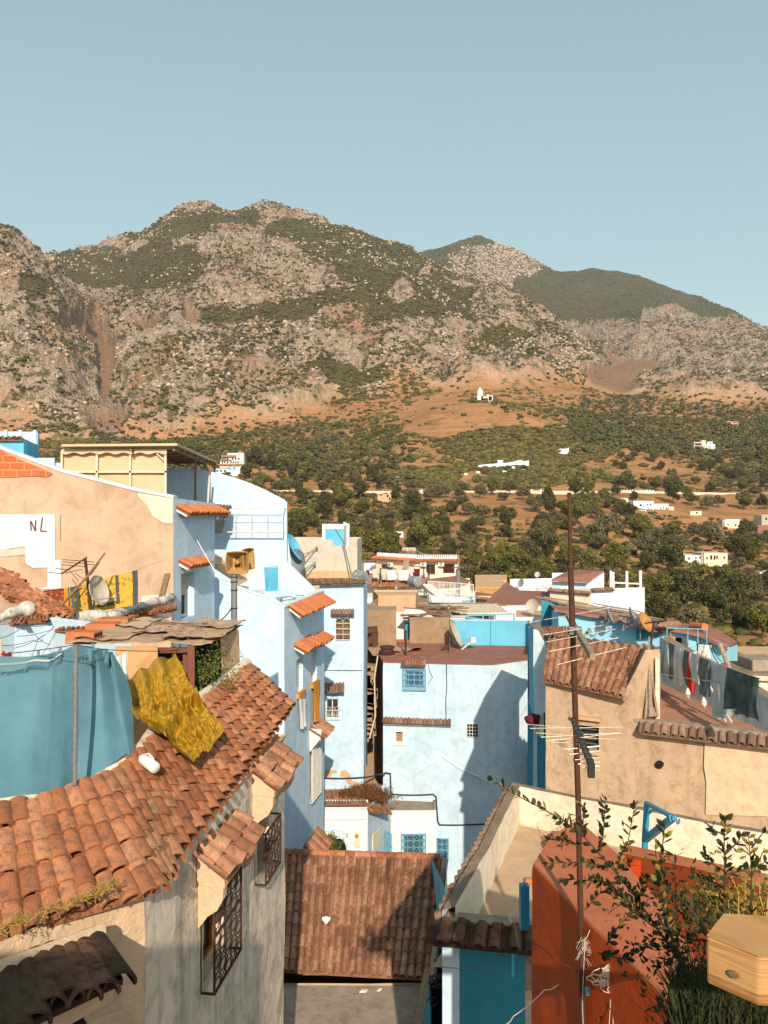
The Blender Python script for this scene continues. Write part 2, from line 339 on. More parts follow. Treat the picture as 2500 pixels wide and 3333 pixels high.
cr = k.n('ShaderNodeTexVoronoi'); cr.feature = 'DISTANCE_TO_EDGE'; cr.inputs['Scale'].default_value = 0.13
vm = k.mapped((1, 1, 0.5)); md = k.n('ShaderNodeVectorMath'); md.operation = 'ADD'
nn = k.n('ShaderNodeTexNoise'); nn.inputs['Scale'].default_value = 0.1; nn.inputs['Detail'].default_value = 5; k.l(k.pos, nn.inputs['Vector'])
sc = k.n('ShaderNodeVectorMath'); sc.operation = 'SCALE'; sc.inputs['Scale'].default_value = 16; k.l(nn.outputs['Color'], sc.inputs[0])
k.l(vm, md.inputs[0]); k.l(sc.outputs[0], md.inputs[1]); k.l(md.outputs[0], cr.inputs['Vector'])
crack = k.ramp(cr.outputs['Distance'], [(0.0, 1.), (0.10, 0.)])
stone = k.mix(k.math('MULTIPLY', crack, 0.35), stone, (0.10, 0.085, 0.065))
scrub = k.mix(k.ramp(k.noise(0.22, 6, 0.7), [(0.4, 0.), (0.65, 1.)]), (0.080, 0.070, 0.022), (0.155, 0.125, 0.040))
vegm = k.ramp(k.noise(0.055, 9, 0.78), [(0.545, 0.), (0.575, 1.)])
ge = k.math('ADD', gr, k.math('MULTIPLY', k.math('SUBTRACT', k.noise(0.045, 9, 0.8), 0.5), 2.2))
vegd = k.ramp(ge, [(0.44, 0.), (0.51, 1.)])
vegall = k.math('MAXIMUM', k.math('MULTIPLY', vegm, k.math('SUBTRACT', 0.85, so)), vegd)
base = k.mix(rk, ochre, stone); base = k.mix(k.math('MULTIPLY', so, rk), base, k.mix(0.5, ochre, (0.36, 0.25, 0.17)))
base = k.mix(vegall, base, scrub)
base = k.mix(rd, base, (0.33, 0.27, 0.20))
h1 = k.noise(0.09, 10, 0.72); h2 = k.math('MULTIPLY', cr.outputs['Distance'], 1.0)
hh = k.math('ADD', k.math('MULTIPLY', h1, 2.0), k.math('MULTIPLY', k.math('MINIMUM', h2, 0.25), 2.2))
hh = k.math('ADD', hh, k.math('MULTIPLY', vegall, 0.5))
bs = k.n('ShaderNodeBump'); bs.inputs['Distance'].default_value = 5.0; k.l(k.math('ADD', k.math('MULTIPLY', rk, 0.8), 0.12), bs.inputs['Strength']); k.l(hh, bs.inputs['Height'])
me.materials.append(k.done(base, 0.95, bs.outputs[0], spec=0.1))
def ground_z(x, y):
 """height of the land under a point"""
 u = x / y * F + CX; c = int(np.clip(np.searchsorted(U, u), 1, NU - 1))
 col = PG[:, c, :]; return float(np.interp(y, col[:, 1], col[:, 2]))
_run = np.minimum.accumulate(PYG, axis=0)
def pick(u, py, ymin=0):
 """nearest visible land at azimuth u and elevation angle py"""
 c = int(np.clip(np.searchsorted(U, u), 1, NU - 1))
 col = PYG[:, c]; ok = np.where((col <= py) & (PG[:, c, 1] > max(ymin, 40)))[0]
 if len(ok) == 0: return None
 return Vector(PG[ok[0], c])
# ---------------------------------------------------------------- scrub on the slopes (nobody could count it)
def ico():
 bm = bmesh.new(); bmesh.ops.create_icosphere(bm, subdivisions=1, radius=1); v = np.array([x.co[:] for x in bm.verts]); f = np.array([[y.index for y in x.verts] for x in bm.faces]); bm.free(); return v, f
def ico2():
 bm = bmesh.new(); bmesh.ops.create_icosphere(bm, subdivisions=2, radius=1); v = np.array([x.co[:] for x in bm.verts]); f = np.array([[y.index for y in x.verts] for x in bm.faces]); bm.free(); return v, f
def scatter(name, label, pts, sizes, mat, rng, shape, flatn=0.75):
 v, f = shape; N = len(pts)
 jit = 1 + rng.uniform(-0.38, 0.38, (N, len(v), 1)); sc = np.stack([sizes * rng.uniform(.8, 1.3, N), sizes * rng.uniform(.8, 1.3, N), sizes * rng.uniform(.55, .9, N) * flatn], -1)
 V = (v[None] * jit) * sc[:, None, :] + pts[:, None, :] + np.stack([0 * sizes, 0 * sizes, sizes * 0.25], -1)[:, None, :]
 Fc = f[None] + (np.arange(N) * len(v))[:, None, None]
 V = V.reshape(-1, 3).astype(np.float32); Fc = Fc.reshape(-1).astype(np.int32); n = len(Fc) // 3
 m = bpy.data.meshes.new(name); m.vertices.add(len(V)); m.vertices.foreach_set('co', V.ravel())
 m.loops.add(n * 3); m.loops.foreach_set('vertex_index', Fc); m.polygons.add(n); m.polygons.foreach_set('loop_start', np.arange(n, dtype=np.int32) * 3)
 m.update(calc_edges=True); tn = m.attributes.new('tint', 'FLOAT', 'FACE')
 tn.data.foreach_set('value', np.repeat(rng.uniform(0, 1, N), len(f)).astype(np.float32)); m.materials.append(mat)
 o = bpy.data.objects.new(name, m); COL.objects.link(o); return tag(o, label, 'scrub', kind='stuff')
def leafmat(name, c0, c1, c2, rough=0.75, sc=0.8, tr=0.0):
 k = NT(name); t = k.attr('tint').outputs['Fac']; c = k.ramp(t, [(0., c0), (.5, c1), (1., c2)])
 c = k.mix(k.ramp(k.noise(sc, 4, .7), [(0.4, 0.), (.7, .6)]), c, c0)
 return k.done(c, rough, spec=0.15)
M_scrub = leafmat('scrub', (0.045, 0.042, 0.012), (0.095, 0.084, 0.023), (0.18, 0.145, 0.04))
rng = np.random.default_rng(5)
vis = PYG <= _run + 4
def sample(mask, n):
 idx = np.flatnonzero(mask.ravel()); s = rng.choice(idx, n); p = P[s].copy(); p[:, 0] += rng.uniform(-.6, .6, n) * p[:, 1] / 700; p[:, 1] += rng.uniform(-2, 2, n); return p, s
uin = (Ug > -300) & (Ug < 2750)
rockg = rock.reshape(NR, NU); greeng = green.reshape(NR, NU); soilg = soil.reshape(NR, NU); patch = fbm(P, 75, 4, 0.6, 123).reshape(NR, NU)
m1 = (Kg > kc) & (Kg < RI['ridge'] + .3) & uin & vis & (soilg < .4)
pat2 = fbm(P * [1, .6, .5], 38, 4, .6, 555).reshape(NR, NU)
p1, s1 = sample(m1 & (pat2 > 0.02), 17000); p2, s2 = sample(m1 & (patch > 0.1) | (m1 & (greeng > .4)), 13000)
pp = np.concatenate([p1, p2]); scatter('scrub', 'dark green shrubs dotted over the rocky mountain face', pp, rng.uniform(.9, 3.0, len(pp)) * (1 + .6 * (rng.random(len(pp)) > .9)), M_scrub, rng, ico())
mb_ = (Kg > RI['back0']) & (Kg < RI['bridge'] + .1) & uin & vis
pb1, _s = sample(mb_, 9000); scatter('scrub', 'dark scrub and forest on the farther mountain', pb1, rng.uniform(2.0, 4.6, len(pb1)) * (1 + .5 * (pb1[:, 0] / pb1[:, 1] < .12)), M_scrub, rng, ico())
M_rock = flat('pale limestone outcrop', (.54, .43, .33), .95, var=.35, scale=.2, bump=.6)
fp_ = fbm(P, 55, 3, .6, 321).reshape(NR, NU)
pr1, _s = sample(((Kg > kc + .2) & (Kg < RI['ridge'] + .2) & uin & vis & (soilg < .3) & (fp_ > .1)), 2600)
pr2, _s = sample(((Kg > RI['ridge'] - .35) & (Kg < RI['ridge'] + .15) & uin & vis), 800); pr3, _s = sample(mb_ & (greeng < .6), 1100)
prr = np.concatenate([pr1, pr2, pr3]); ro = scatter('rocks', 'pale limestone crags sticking out of the mountain slopes', prr, rng.uniform(1.0, 3.2, len(prr)) * (1 + (prr[:, 1] > 3000)), M_rock, rng, ico(), 1.25); ro['category'] = 'rocks'
m3 = (Kg > RI['m1'] - .6) & (Kg <= kc + .1) & uin & vis
def clear_hill(pts):
 u = pts[:, 0] / pts[:, 1] * F + CX; v = CY - pts[:, 2] / pts[:, 1] * F
 bare = ((np.abs(u - 1490) / 200) ** 2 + ((v - 1370) / 62) ** 2 < 1) | ((np.abs(u - 2080) / 260) ** 2 + ((v - (1520 + (u - 2080) * .2)) / 48) ** 2 < 1)
 return pts[~bare | (rng.random(len(pts)) < .06)]
p3, s3 = sample(m3 & ((patch > -0.25) | (Ug > 1900)), 11500); p3 = clear_hill(p3)
scatter('scrub', 'low green bushes covering the foothills above the valley road', p3, rng.uniform(1.2, 3.4, len(p3)), M_scrub, rng, ico())
m4 = (Kg > RI['n3'] - .5) & (Kg < RI['m1'] - .6) & (Kg * 1.0 != RI['road0']) & uin & vis & ((Kg < RI['road0'] - .05) | (Kg > RI['road1'] + .08))
p4, s4 = sample(m4 & (patch > 0.02), 3200)
scatter('undergrowth', 'low bushes and dry grass clumps between the valley trees', p4, rng.uniform(0.5, 1.5, len(p4)), M_scrub, rng, ico2())
# ================================================================ TOWN: tools
def mkz(x0, y0, sc): return lambda x, y: (x0 + x * sc, y0 + y * sc)
z1 = mkz(0, 1350, .5425); z2 = mkz(800, 1600, .42194); z3 = mkz(1150, 1600, .42194); z4 = mkz(1700, 1500, .4822)
z5 = mkz(0, 2000, .5425); z6 = mkz(0, 2600, .5425); z7 = mkz(850, 2100, .5425); z8 = mkz(850, 2650, .5425)
z9 = mkz(1600, 1950, .5425); z10 = mkz(1600, 2500, .5425)
M = {}
M['pale'] = plaster('pale blue limewash', (0.43, 0.60, 0.76), (0.53, 0.68, 0.81), (0.34, 0.41, 0.43), 0.5, streak=0.35, bump=0.5)
M['pale2'] = plaster('pale blue limewash weathered', (0.52, 0.66, 0.77), (0.62, 0.72, 0.80), (0.33, 0.37, 0.37), 0.55, streak=0.3, bump=0.8, peel=(0.62, 0.60, 0.55), peel_amt=0.0)
M['white'] = plaster('white limewash', (0.70, 0.70, 0.68), (0.78, 0.77, 0.74), (0.36, 0.32, 0.27), 0.35, streak=0.3)
M['whiteblue'] = plaster('blue white limewash', (0.60, 0.71, 0.79), (0.68, 0.77, 0.82), (0.40, 0.40, 0.40), 0.35, streak=0.3, bump=0.6)
M['azure'] = plaster('bright azure paint', (0.10, 0.41, 0.62), (0.14, 0.48, 0.68), (0.20, 0.36, 0.44), 0.3, streak=0.25)
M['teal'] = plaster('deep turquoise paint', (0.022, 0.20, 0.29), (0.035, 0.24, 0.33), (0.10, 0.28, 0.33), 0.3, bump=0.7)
M['beige'] = plaster('bare cement render', (0.46, 0.325, 0.225), (0.52, 0.385, 0.275), (0.29, 0.19, 0.125), 0.6, streak=0.25, scale=0.8)
M['beige2'] = plaster('sandy lime render', (0.50, 0.36, 0.24), (0.44, 0.32, 0.22), (0.24, 0.155, 0.09), 0.7, streak=0.3, bump=0.9, scale=1.3)
M['grey'] = plaster('grey rough render', (0.46, 0.43, 0.37), (0.52, 0.49, 0.42), (0.33, 0.29, 0.23), 0.4, streak=0.3)
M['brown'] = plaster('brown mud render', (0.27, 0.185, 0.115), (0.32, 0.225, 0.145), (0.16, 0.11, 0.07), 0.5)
M['tan'] = plaster('orange tan render', (0.52, 0.33, 0.19), (0.56, 0.38, 0.23), (0.30, 0.18, 0.10), 0.4, streak=0.25)
M['cream'] = plaster('cream paint', (0.70, 0.60, 0.46), (0.74, 0.64, 0.50), (0.45, 0.35, 0.25), 0.25, streak=0.2)
M['stainwall'] = plaster('stained white render', (0.78, 0.69, 0.57), (0.68, 0.59, 0.48), (0.13, 0.10, 0.08), 0.6, streak=0.6, bump=1.0, scale=1.6, peel=(0.60, 0.44, 0.30), peel_amt=0.0, bdist=0.012)
M['creamwall'] = plaster('warm cream render', (0.66, 0.48, 0.31), (0.62, 0.45, 0.30), (0.30, 0.22, 0.16), 0.4, streak=0.2, bump=0.9, scale=1.5)
M['parapet'] = plaster('white parapet with sandy worn base', (0.66, 0.58, 0.46), (0.70, 0.63, 0.52), (0.42, 0.29, 0.17), 0.55, streak=0.2, bump=0.7, scale=2.2)
M['redroof'] = plaster('oxide red roof coat', (0.235, 0.095, 0.065), (0.29, 0.13, 0.095), (0.33, 0.22, 0.17), 0.5, bump=0.3, rough=0.8)
M['terrfloor'] = plaster('terracotta terrace floor', (0.33, 0.165, 0.11), (0.39, 0.21, 0.145), (0.22, 0.12, 0.08), 0.5, bump=0.3)
M['sandfloor'] = plaster('sandy cement floor', (0.50, 0.36, 0.23), (0.45, 0.32, 0.205), (0.30, 0.22, 0.15), 0.5, bump=0.6, scale=2)
M['concrete'] = plaster('weathered concrete', (0.33, 0.27, 0.21), (0.27, 0.21, 0.16), (0.12, 0.09, 0.07), 0.6, scale=2)
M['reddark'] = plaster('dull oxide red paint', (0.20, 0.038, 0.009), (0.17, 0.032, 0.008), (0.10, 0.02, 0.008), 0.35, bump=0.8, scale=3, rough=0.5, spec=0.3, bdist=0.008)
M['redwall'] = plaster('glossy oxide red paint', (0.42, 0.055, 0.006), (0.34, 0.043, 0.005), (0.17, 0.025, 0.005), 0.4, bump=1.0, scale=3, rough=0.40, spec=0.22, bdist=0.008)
M['redtop'] = plaster('faded oxide red top', (0.40, 0.11, 0.046), (0.44, 0.145, 0.070), (0.25, 0.08, 0.05), 0.35, bump=0.3, scale=5, rough=0.75, bdist=0.003)
M['mtop'] = plaster('mossy cement coping', (0.28, 0.20, 0.135), (0.20, 0.145, 0.10), (0.10, 0.075, 0.05), 0.6, scale=5)
M['tile'] = tinted('orange clay tiles', (0.29, 0.105, 0.046), (0.42, 0.16, 0.070), (0.50, 0.24, 0.125), lichen=(0.45, 0.18, 0.02), spot_amt=0.68)
M['tile2'] = tinted('brown clay tiles', (0.26, 0.115, 0.065), (0.42, 0.20, 0.115), (0.52, 0.28, 0.165), spot=(0.07, 0.05, 0.035), spot_amt=0.6)
M['tile3'] = tinted('grey weathered clay tiles', (0.17, 0.105, 0.07), (0.28, 0.165, 0.11), (0.36, 0.23, 0.16), spot=(0.07, 0.055, 0.045), spot_amt=0.55)
M['tileblack'] = tinted('blackened clay tiles', (0.05, 0.03, 0.02), (0.12, 0.062, 0.038), (0.26, 0.115, 0.065), spot=(0.02, 0.017, 0.014), spot_amt=0.8)
M['tilenew'] = tinted('new orange tiles', (0.42, 0.13, 0.05), (0.48, 0.16, 0.065), (0.52, 0.20, 0.085), spot_amt=0.2)
M['mortar'] = plaster('lime mortar', (0.42, 0.31, 0.22), (0.36, 0.25, 0.17), (0.18, 0.12, 0.08), 0.5, scale=4)
M['dark'] = flat('dark interior', (0.012, 0.012, 0.013), 0.9)
k = NT('window glass'); M['glass'] = k.done((0.03, 0.04, 0.045), 0.12, k.bump(k.noise(3, 2), 0.1, 0.02), spec=0.6)
M['wmetal'] = flat('white painted metal', (0.68, 0.66, 0.62), 0.5)
M['bmetal'] = flat('blue painted iron', (0.16, 0.42, 0.58), 0.5)
M['bluepost'] = flat('bright blue painted steel', (0.045, 0.30, 0.46), 0.4)
M['rust'] = flat('rusty iron', (0.075, 0.036, 0.022), 0.8, var=0.5, scale=30)
M['rustpole'] = flat('brown rusty pole', (0.085, 0.035, 0.020), 0.6, var=0.5, scale=40)
M['blackm'] = flat('black iron', (0.03, 0.03, 0.032), 0.6)
M['greym'] = flat('grey galvanised steel', (0.30, 0.31, 0.32), 0.4, 0.6, scale=20)
M['alu'] = flat('aluminium rod', (0.50, 0.44, 0.37), 0.35, 0.5, scale=20)
M['dishgrey'] = flat('grey dish', (0.24, 0.27, 0.30), 0.5, var=0.3)
M['dishwhite'] = flat('weathered white dish', (0.52, 0.47, 0.39), 0.55, var=0.35)
M['dishorange'] = flat('rust orange dish', (0.50, 0.24, 0.06), 0.6, var=0.5)
M['wood'] = flat('old wood', (0.24, 0.15, 0.085), 0.8, var=0.5, scale=14)
M['woodgrey'] = flat('sun bleached wood', (0.36, 0.28, 0.20), 0.85, var=0.5, scale=14)
M['redwood'] = flat('red brown timber', (0.16, 0.055, 0.03), 0.7)
M['card'] = plaster('cardboard', (0.42, 0.285, 0.18), (0.48, 0.33, 0.21), (0.26, 0.16, 0.09), 0.5, bump=0.4, scale=2)
M['ink'] = flat('dark print', (0.07, 0.05, 0.04), 0.9)
M['wire'] = flat('black cable', (0.02, 0.02, 0.022), 0.6)
M['wirew'] = flat('pale cord', (0.60, 0.52, 0.42), 0.7)
M['shutter'] = flat('beige roller shutter', (0.50, 0.42, 0.33), 0.7)
def brickmat(name, c1, c2, mort, sx=1.0):
 k = NT(name); b = k.n('ShaderNodeTexBrick'); b.inputs['Scale'].default_value = 1.0 * sx
 b.inputs['Brick Width'].default_value = 0.28; b.inputs['Row Height'].default_value = 0.14; b.inputs['Mortar Size'].default_value = 0.009
 cb = k.n('ShaderNodeCombineXYZ'); sp = k.n('ShaderNodeSeparateXYZ'); k.l(k.pos, sp.inputs[0]); k.l(k.math('ADD', sp.outputs[0], sp.outputs[1]), cb.inputs[0]); k.l(sp.outputs[2], cb.inputs[1])
 nv = k.n('ShaderNodeVectorMath'); nv.operation = 'ADD'; k.l(cb.outputs[0], nv.inputs[0])
 nz_ = k.n('ShaderNodeTexNoise'); nz_.inputs['Scale'].default_value = 2.5; k.l(k.pos, nz_.inputs['Vector'])
 sc = k.n('ShaderNodeVectorMath'); sc.operation = 'SCALE'; sc.inputs['Scale'].default_value = 0.05; k.l(nz_.outputs['Color'], sc.inputs[0]); k.l(sc.outputs[0], nv.inputs[1])
 k.l(nv.outputs[0], b.inputs['Vector']); b.inputs['Color1'].default_value = (*c1, 1); b.inputs['Color2'].default_value = (*c2, 1); b.inputs['Mortar'].default_value = (*mort, 1)
 c = k.mix(k.math('MULTIPLY', k.ramp(k.noise(4, 6, .7), [(.5, 0.), (.7, 1.)]), .5), b.outputs['Color'], mort)
 return k.done(c, .9, k.bump(k.math('ADD', b.outputs['Fac'], k.noise(20, 4)), -0.6, 0.02), spec=.15)
M['brick'] = brickmat('orange hollow brick', (0.46, 0.135, 0.05), (0.40, 0.11, 0.04), (0.52, 0.26, 0.13), 0.75)
M['brickdark'] = brickmat('brown brick', (0.13, 0.062, 0.036), (0.09, 0.045, 0.028), (0.05, 0.03, 0.02), 1.5)
def tile_roof(mb, RL, RR, EL, ER, cols, rows, seg=5, rad=None, rng=random, skew=0.03, pans=True, sag=0.0, slip=0.06, tmul=1.0, under=True):
 """barrel tiles: RL RR ridge left/right, EL ER eave left/right"""
 RL, RR, EL, ER = map(Vector, (RL, RR, EL, ER))
 def pt(u, v):
  p = (RL * (1 - u) + RR * u) * (1 - v) + (EL * (1 - u) + ER * u) * v
  p.z -= sag * math.sin(math.pi * min(max(v, 0), 1)) * math.sin(math.pi * min(max(u, 0), 1)); return p
 across = ((RR - RL) + (ER - EL)).normalized(); down = ((EL - RL) + (ER - RR)).normalized(); nrm = across.cross(down)
 if nrm.z < 0: nrm = -nrm
 nrm.normalize(); wid = ((RR - RL).length + (ER - EL).length) / 2 / cols; ln = ((EL - RL).length + (ER - RR).length) / 2 / rows
 r0 = (rad or wid * 0.36)
 if under:
  th = Vector((0, 0, -0.05)); o = nrm * -0.01
  mb.cur = 0.15
  mb.prism([RL + o, RR + o, ER + o, EL + o], th)
 def one(u, v, u2, v2, ra, rb, lift0, lift1, up, tint):
  a = pt(u, v) + nrm * lift0; b = pt(u2, v2) + nrm * lift1; d = (b - a).normalized()
  ax = across - d * across.dot(d); ax.normalize(); nn = ax.cross(d); nn = nn if nn.z > 0 else -nn; nn = nn * up
  tks = 0.016 * tmul; vs = []
  for (c, r) in ((a, ra), (b, rb)):
   for q in range(seg + 1):
    t = math.pi * (q / seg); vs.append(c + ax * math.cos(t) * r + nn * math.sin(t) * r * 0.85)
  for (c, r) in ((a, ra), (b, rb)):
   for q in range(seg + 1):
    t = math.pi * (q / seg); vs.append(c + ax * math.cos(t) * (r - tks) + nn * (math.sin(t) * r * 0.85 - tks))
  n = seg + 1; fs = [(q, q + 1, n + q + 1, n + q) for q in range(seg)] + [(2 * n + q, 3 * n + q, 3 * n + q + 1, 2 * n + q + 1) for q in range(seg)]
  fs += [(n + q, n + q + 1, 3 * n + q + 1, 3 * n + q) for q in range(seg)] + [(0, n, 3 * n, 2 * n), (n - 1, 3 * n - 1, 4 * n - 1, 2 * n - 1)]
  mb.add(vs, fs, tint=tint)
 for c in range(cols):
  ju = rng.uniform(-.1, .1) / cols; coltint = rng.uniform(-.15, .15)
  for r in range(rows - 1, -1, -1):
   t = min(1, max(0, rng.uniform(0, 1) * 0.9 + coltint)); s_ = rng.uniform(-skew, skew) / cols * 3; dv = rng.uniform(-slip, slip) / rows
   u = (c + .5) / cols + ju
   one(u, r / rows + dv - .02 / rows, u + s_, (r + 1.12) / rows + dv, r0 * 0.88, r0 * 1.08, r0 * (.25 if pans else .06), r0 * (.47 if pans else .20), 1, t)
   if pans:
    u = c / cols + ju
    one(u, r / rows + dv, u, (r + 1.08) / rows + dv, r0 * 1.05, r0 * .95, r0 * .95 - 0.03, r0 * .95 - 0.015, -1, max(0, t - .3))
 return mb
class House:
 def __init__(s, name, label, fp, tops, zb, mats, cat='house', group=None, res=0.7, amp=0.015, th=0.25):
  """fp: corner list (X, Y) in order front-left, front-right, back-right, back-left ...; tops: z at each corner"""
  s.fp = [Vector(p) for p in fp]; s.tops = tops if isinstance(tops, (list, tuple)) else [tops] * len(fp); s.zb = zb
  c = sum(s.fp, Vector((0, 0))) / len(fp); s.root = thing(name, label, cat, (c.x, c.y, zb), group)
  s.mats = mats if isinstance(mats, (list, tuple)) else [mats] * len(fp); s.holes = {i: [] for i in range(len(fp))}; s.prof = {}
  s.res = res; s.amp = amp; s.th = th; s.arch = []
 def seg(s, i):
  A = s.fp[i]; B = s.fp[(i + 1) % len(s.fp)]; d = (B - A); L = d.length; d = d / L; return A, B, d, L, Vector((d.y, -d.x))
 def sz(s, i, px, py):
  A, B, d, L, n = s.seg(i); k = (px - CX) / F
  t = (k * A.y - A.x) / (d.x - k * d.y); Y = A.y + d.y * t
  return t, (CY - py) / F * Y
 def at(s, i, t, z, off=0.0):
  A, B, d, L, n = s.seg(i); p = A + d * t + n * off; return Vector((p.x, p.y, z))
 def pt(s, i, px, py, off=0.0):
  t, z = s.sz(i, px, py); return s.at(i, t, z, off)
 def rect(s, i, p0, p1):
  a = s.sz(i, *p0); b = s.sz(i, *p1)
  return min(a[0], b[0]), min(a[1], b[1]), max(a[0], b[0]), max(a[1], b[1])
 def hole(s, i, r, depth=0.16): s.holes[i].append((*r, depth)); return r
 def top(s, i, t):
  A, B, d, L, n = s.seg(i); a = s.tops[i]; b = s.tops[(i + 1) % len(s.tops)]
  if i in s.prof:
   pr = s.prof[i]; return float(np.interp(t, [q[0] for q in pr], [q[1] for q in pr]))
  return a + (b - a) * t / L
 def profile(s, i, pxs): s.prof[i] = sorted(s.sz(i, *p) for p in pxs)
 def walls(s, skip=()):
  groups = {}
  for i in range(len(s.fp)):
   if i in skip: continue
   A, B, d, L, n = s.seg(i); hs = s.holes[i]
   xs = {0.0, L}; zs = {s.zb}; minTop = min(s.top(i, L * q / 40) for q in range(41))
   for h in hs: xs |= {h[0], h[2]}; zs |= {h[1], h[3]}
   if i in s.prof: xs |= {q[0] for q in s.prof[i] if 0 < q[0] < L}
   def fill(st):
    o = sorted(st); r = [o[0]]
    for a in o[1:]:
     if a - r[-1] < 1e-4: continue
     m = max(1, min(24, int(math.ceil((a - r[-1]) / s.res)))); b = r[-1]
     r += [b + (a - b) * q / m for q in range(1, m + 1)]
    return r
   topz = max(max(zs), min(minTop, max(s.top(i, L * q / 40) for q in range(41)) - .02) - 0.01 if minTop > max(zs) else max(zs))
   xs = fill({min(max(x, 0), L) for x in xs}); zs = [z for z in fill(zs | {topz}) if z <= topz + 1e-6]
   mb = groups.setdefault(s.mats[i], MB())
   def inh(x, z): return any(h[0] < x < h[2] and h[1] < z < h[3] for h in hs)
   W_ = lambda x, z: wob(s.at(i, x, z), s.amp)
   for a in range(len(xs) - 1):
    for b in range(len(zs)):
     x0, x1 = xs[a], xs[a + 1]; z0 = zs[b]
     if b == len(zs) - 1:
      t0, t1 = s.top(i, x0), s.top(i, x1)
      if t0 > z0 + 1e-3 or t1 > z0 + 1e-3: mb.quad(W_(x0, z0), W_(x1, z0), W_(x1, max(t1, z0)), W_(x0, max(t0, z0)))
      continue
     z1_ = zs[b + 1]
     if inh((x0 + x1) / 2, (z0 + z1_) / 2): continue
     mb.quad(W_(x0, z0), W_(x1, z0), W_(x1, z1_), W_(x0, z1_))
   for (a, b, c, e, dp) in hs:
    o = [s.at(i, a, b), s.at(i, c, b), s.at(i, c, e), s.at(i, a, e)]; inn = [s.at(i, a, b, -dp), s.at(i, c, b, -dp), s.at(i, c, e, -dp), s.at(i, a, e, -dp)]
    for q in range(4): mb.quad(wob(o[q], s.amp), inn[q], inn[(q + 1) % 4], wob(o[(q + 1) % 4], s.amp))
  for mt, mb in groups.items(): mb.build('wall', M[mt], s.root)
  return s
 def roof(s, mat='concrete', dz=0.0, name='roof', par=0.0, pmat=None):
  """flat roof dz below the wall tops; par > 0 gives parapets that thick"""
  mb = MB(); n = len(s.fp); pts = [wob((p.x, p.y, t - dz), s.amp) for p, t in zip(s.fp, s.tops)]
  mb.poly(pts); mb.build(name, M[mat], s.root)
  if par:
   mb = MB()
   c = sum(s.fp, Vector((0, 0))) / n
   for i in range(n):
    A, B, d, L, nn = s.seg(i); m = max(1, int(L / s.res)); 
    for q in range(m):
     a, b = L * q / m, L * (q + 1) / m
     ta, tb = s.top(i, a) + .002, s.top(i, b) + .002
     ia, ib = (max(a, par), min(b, L - par))
     if a > L - par or b < par: ia, ib = a, b
     mb.quad(wob(s.at(i, a, ta), s.amp), wob(s.at(i, b, tb), s.amp), wob(s.at(i, ib, tb, -par), s.amp), wob(s.at(i, ia, ta, -par), s.amp))
     mb.quad(wob(s.at(i, ia, ta, -par), s.amp), wob(s.at(i, ib, tb, -par), s.amp), s.at(i, ib, tb - dz, -par), s.at(i, ia, ta - dz, -par))
   mb.build('parapet', M[pmat or s.mats[0]], s.root)
  return s
 def slab(s, i, r, dn, off, mb=None):
  """thin box on wall i covering rect r from off to off+dn outwards"""
  mb = mb or MB(); a, b, c, e = r
  p = [s.at(i, a, b, off), s.at(i, c, b, off), s.at(i, c, e, off), s.at(i, a, e, off)]; A, B, d, L, n = s.seg(i)
  mb.prism(p, Vector((n.x, n.y, 0)) * dn); return mb
 def window(s, i, r, style='plain', fmat='wmetal', gmat=None, depth=0.16, open_=True, label=None, shutter=None, gtype='grid', goff=0.05, panemat='glass', gext=0.0, hole=True, name='window'):
  if hole: s.hole(i, r, depth)
  a, b, c, e = r; w = c - a; h = e - b; fw = min(0.05, w * .1)
  f = MB(); off = -depth + 0.02
  for q in ((a, b, a + fw, e), (c - fw, b, c, e), (a + fw, b, c - fw, b + fw), (a + fw, e - fw, c - fw, e)): s.slab(i, q, 0.04, off, f)
  if style in ('two', 'plain') and w > .35: s.slab(i, ((a + c) / 2 - .02, b + fw, (a + c) / 2 + .02, e - fw), 0.035, off, f)
  if style == 'bars':
   for q in range(1, 5): s.slab(i, (a + fw, b + h * q / 5 - .012, c - fw, b + h * q / 5 + .012), 0.03, off, f)
  fo = f.build(name, M[fmat], s.root)
  if label: fo['label'] = label
  s.slab(i, (a + .005, b + .005, c - .005, e - .005), 0.01, -depth, None).build('pane', M[panemat], fo)
  if shutter: s.slab(i, (a + fw, e - h * shutter, c - fw, e - fw), 0.03, off + .045).build('shutter', M['shutter'], fo)
  if gmat:
   g = MB(); x = gext; a2, b2, c2, e2 = a - x, b - x, c + x, e + x; P = lambda t, z: s.at(i, t, z, goff); rr = 0.011
   bar = lambda p, q, k=rr: g.bar(p, q, k * 2)
   bar(P(a2, b2), P(c2, b2), .014); bar(P(a2, e2), P(c2, e2), .014); bar(P(a2, b2), P(a2, e2), .014); bar(P(c2, b2), P(c2, e2), .014)
   for (t, z) in ((a2, b2), (c2, b2), (a2, e2), (c2, e2)): g.bar(s.at(i, t, z, goff), s.at(i, t, z, -.01), .022)
   W2, H2 = c2 - a2, e2 - b2; nx = max(2, round(W2 / 0.28)); nz2 = max(2, round(H2 / 0.28))
   if gtype in ('grid', 'lattice', 'dense'):
    m = 2 if gtype == 'dense' else 1
    for q in range(1, nx * m): bar(P(a2 + W2 * q / nx / m, b2), P(a2 + W2 * q / nx / m, e2))
    for q in range(1, nz2 * m): bar(P(a2, b2 + H2 * q / nz2 / m), P(c2, b2 + H2 * q / nz2 / m))
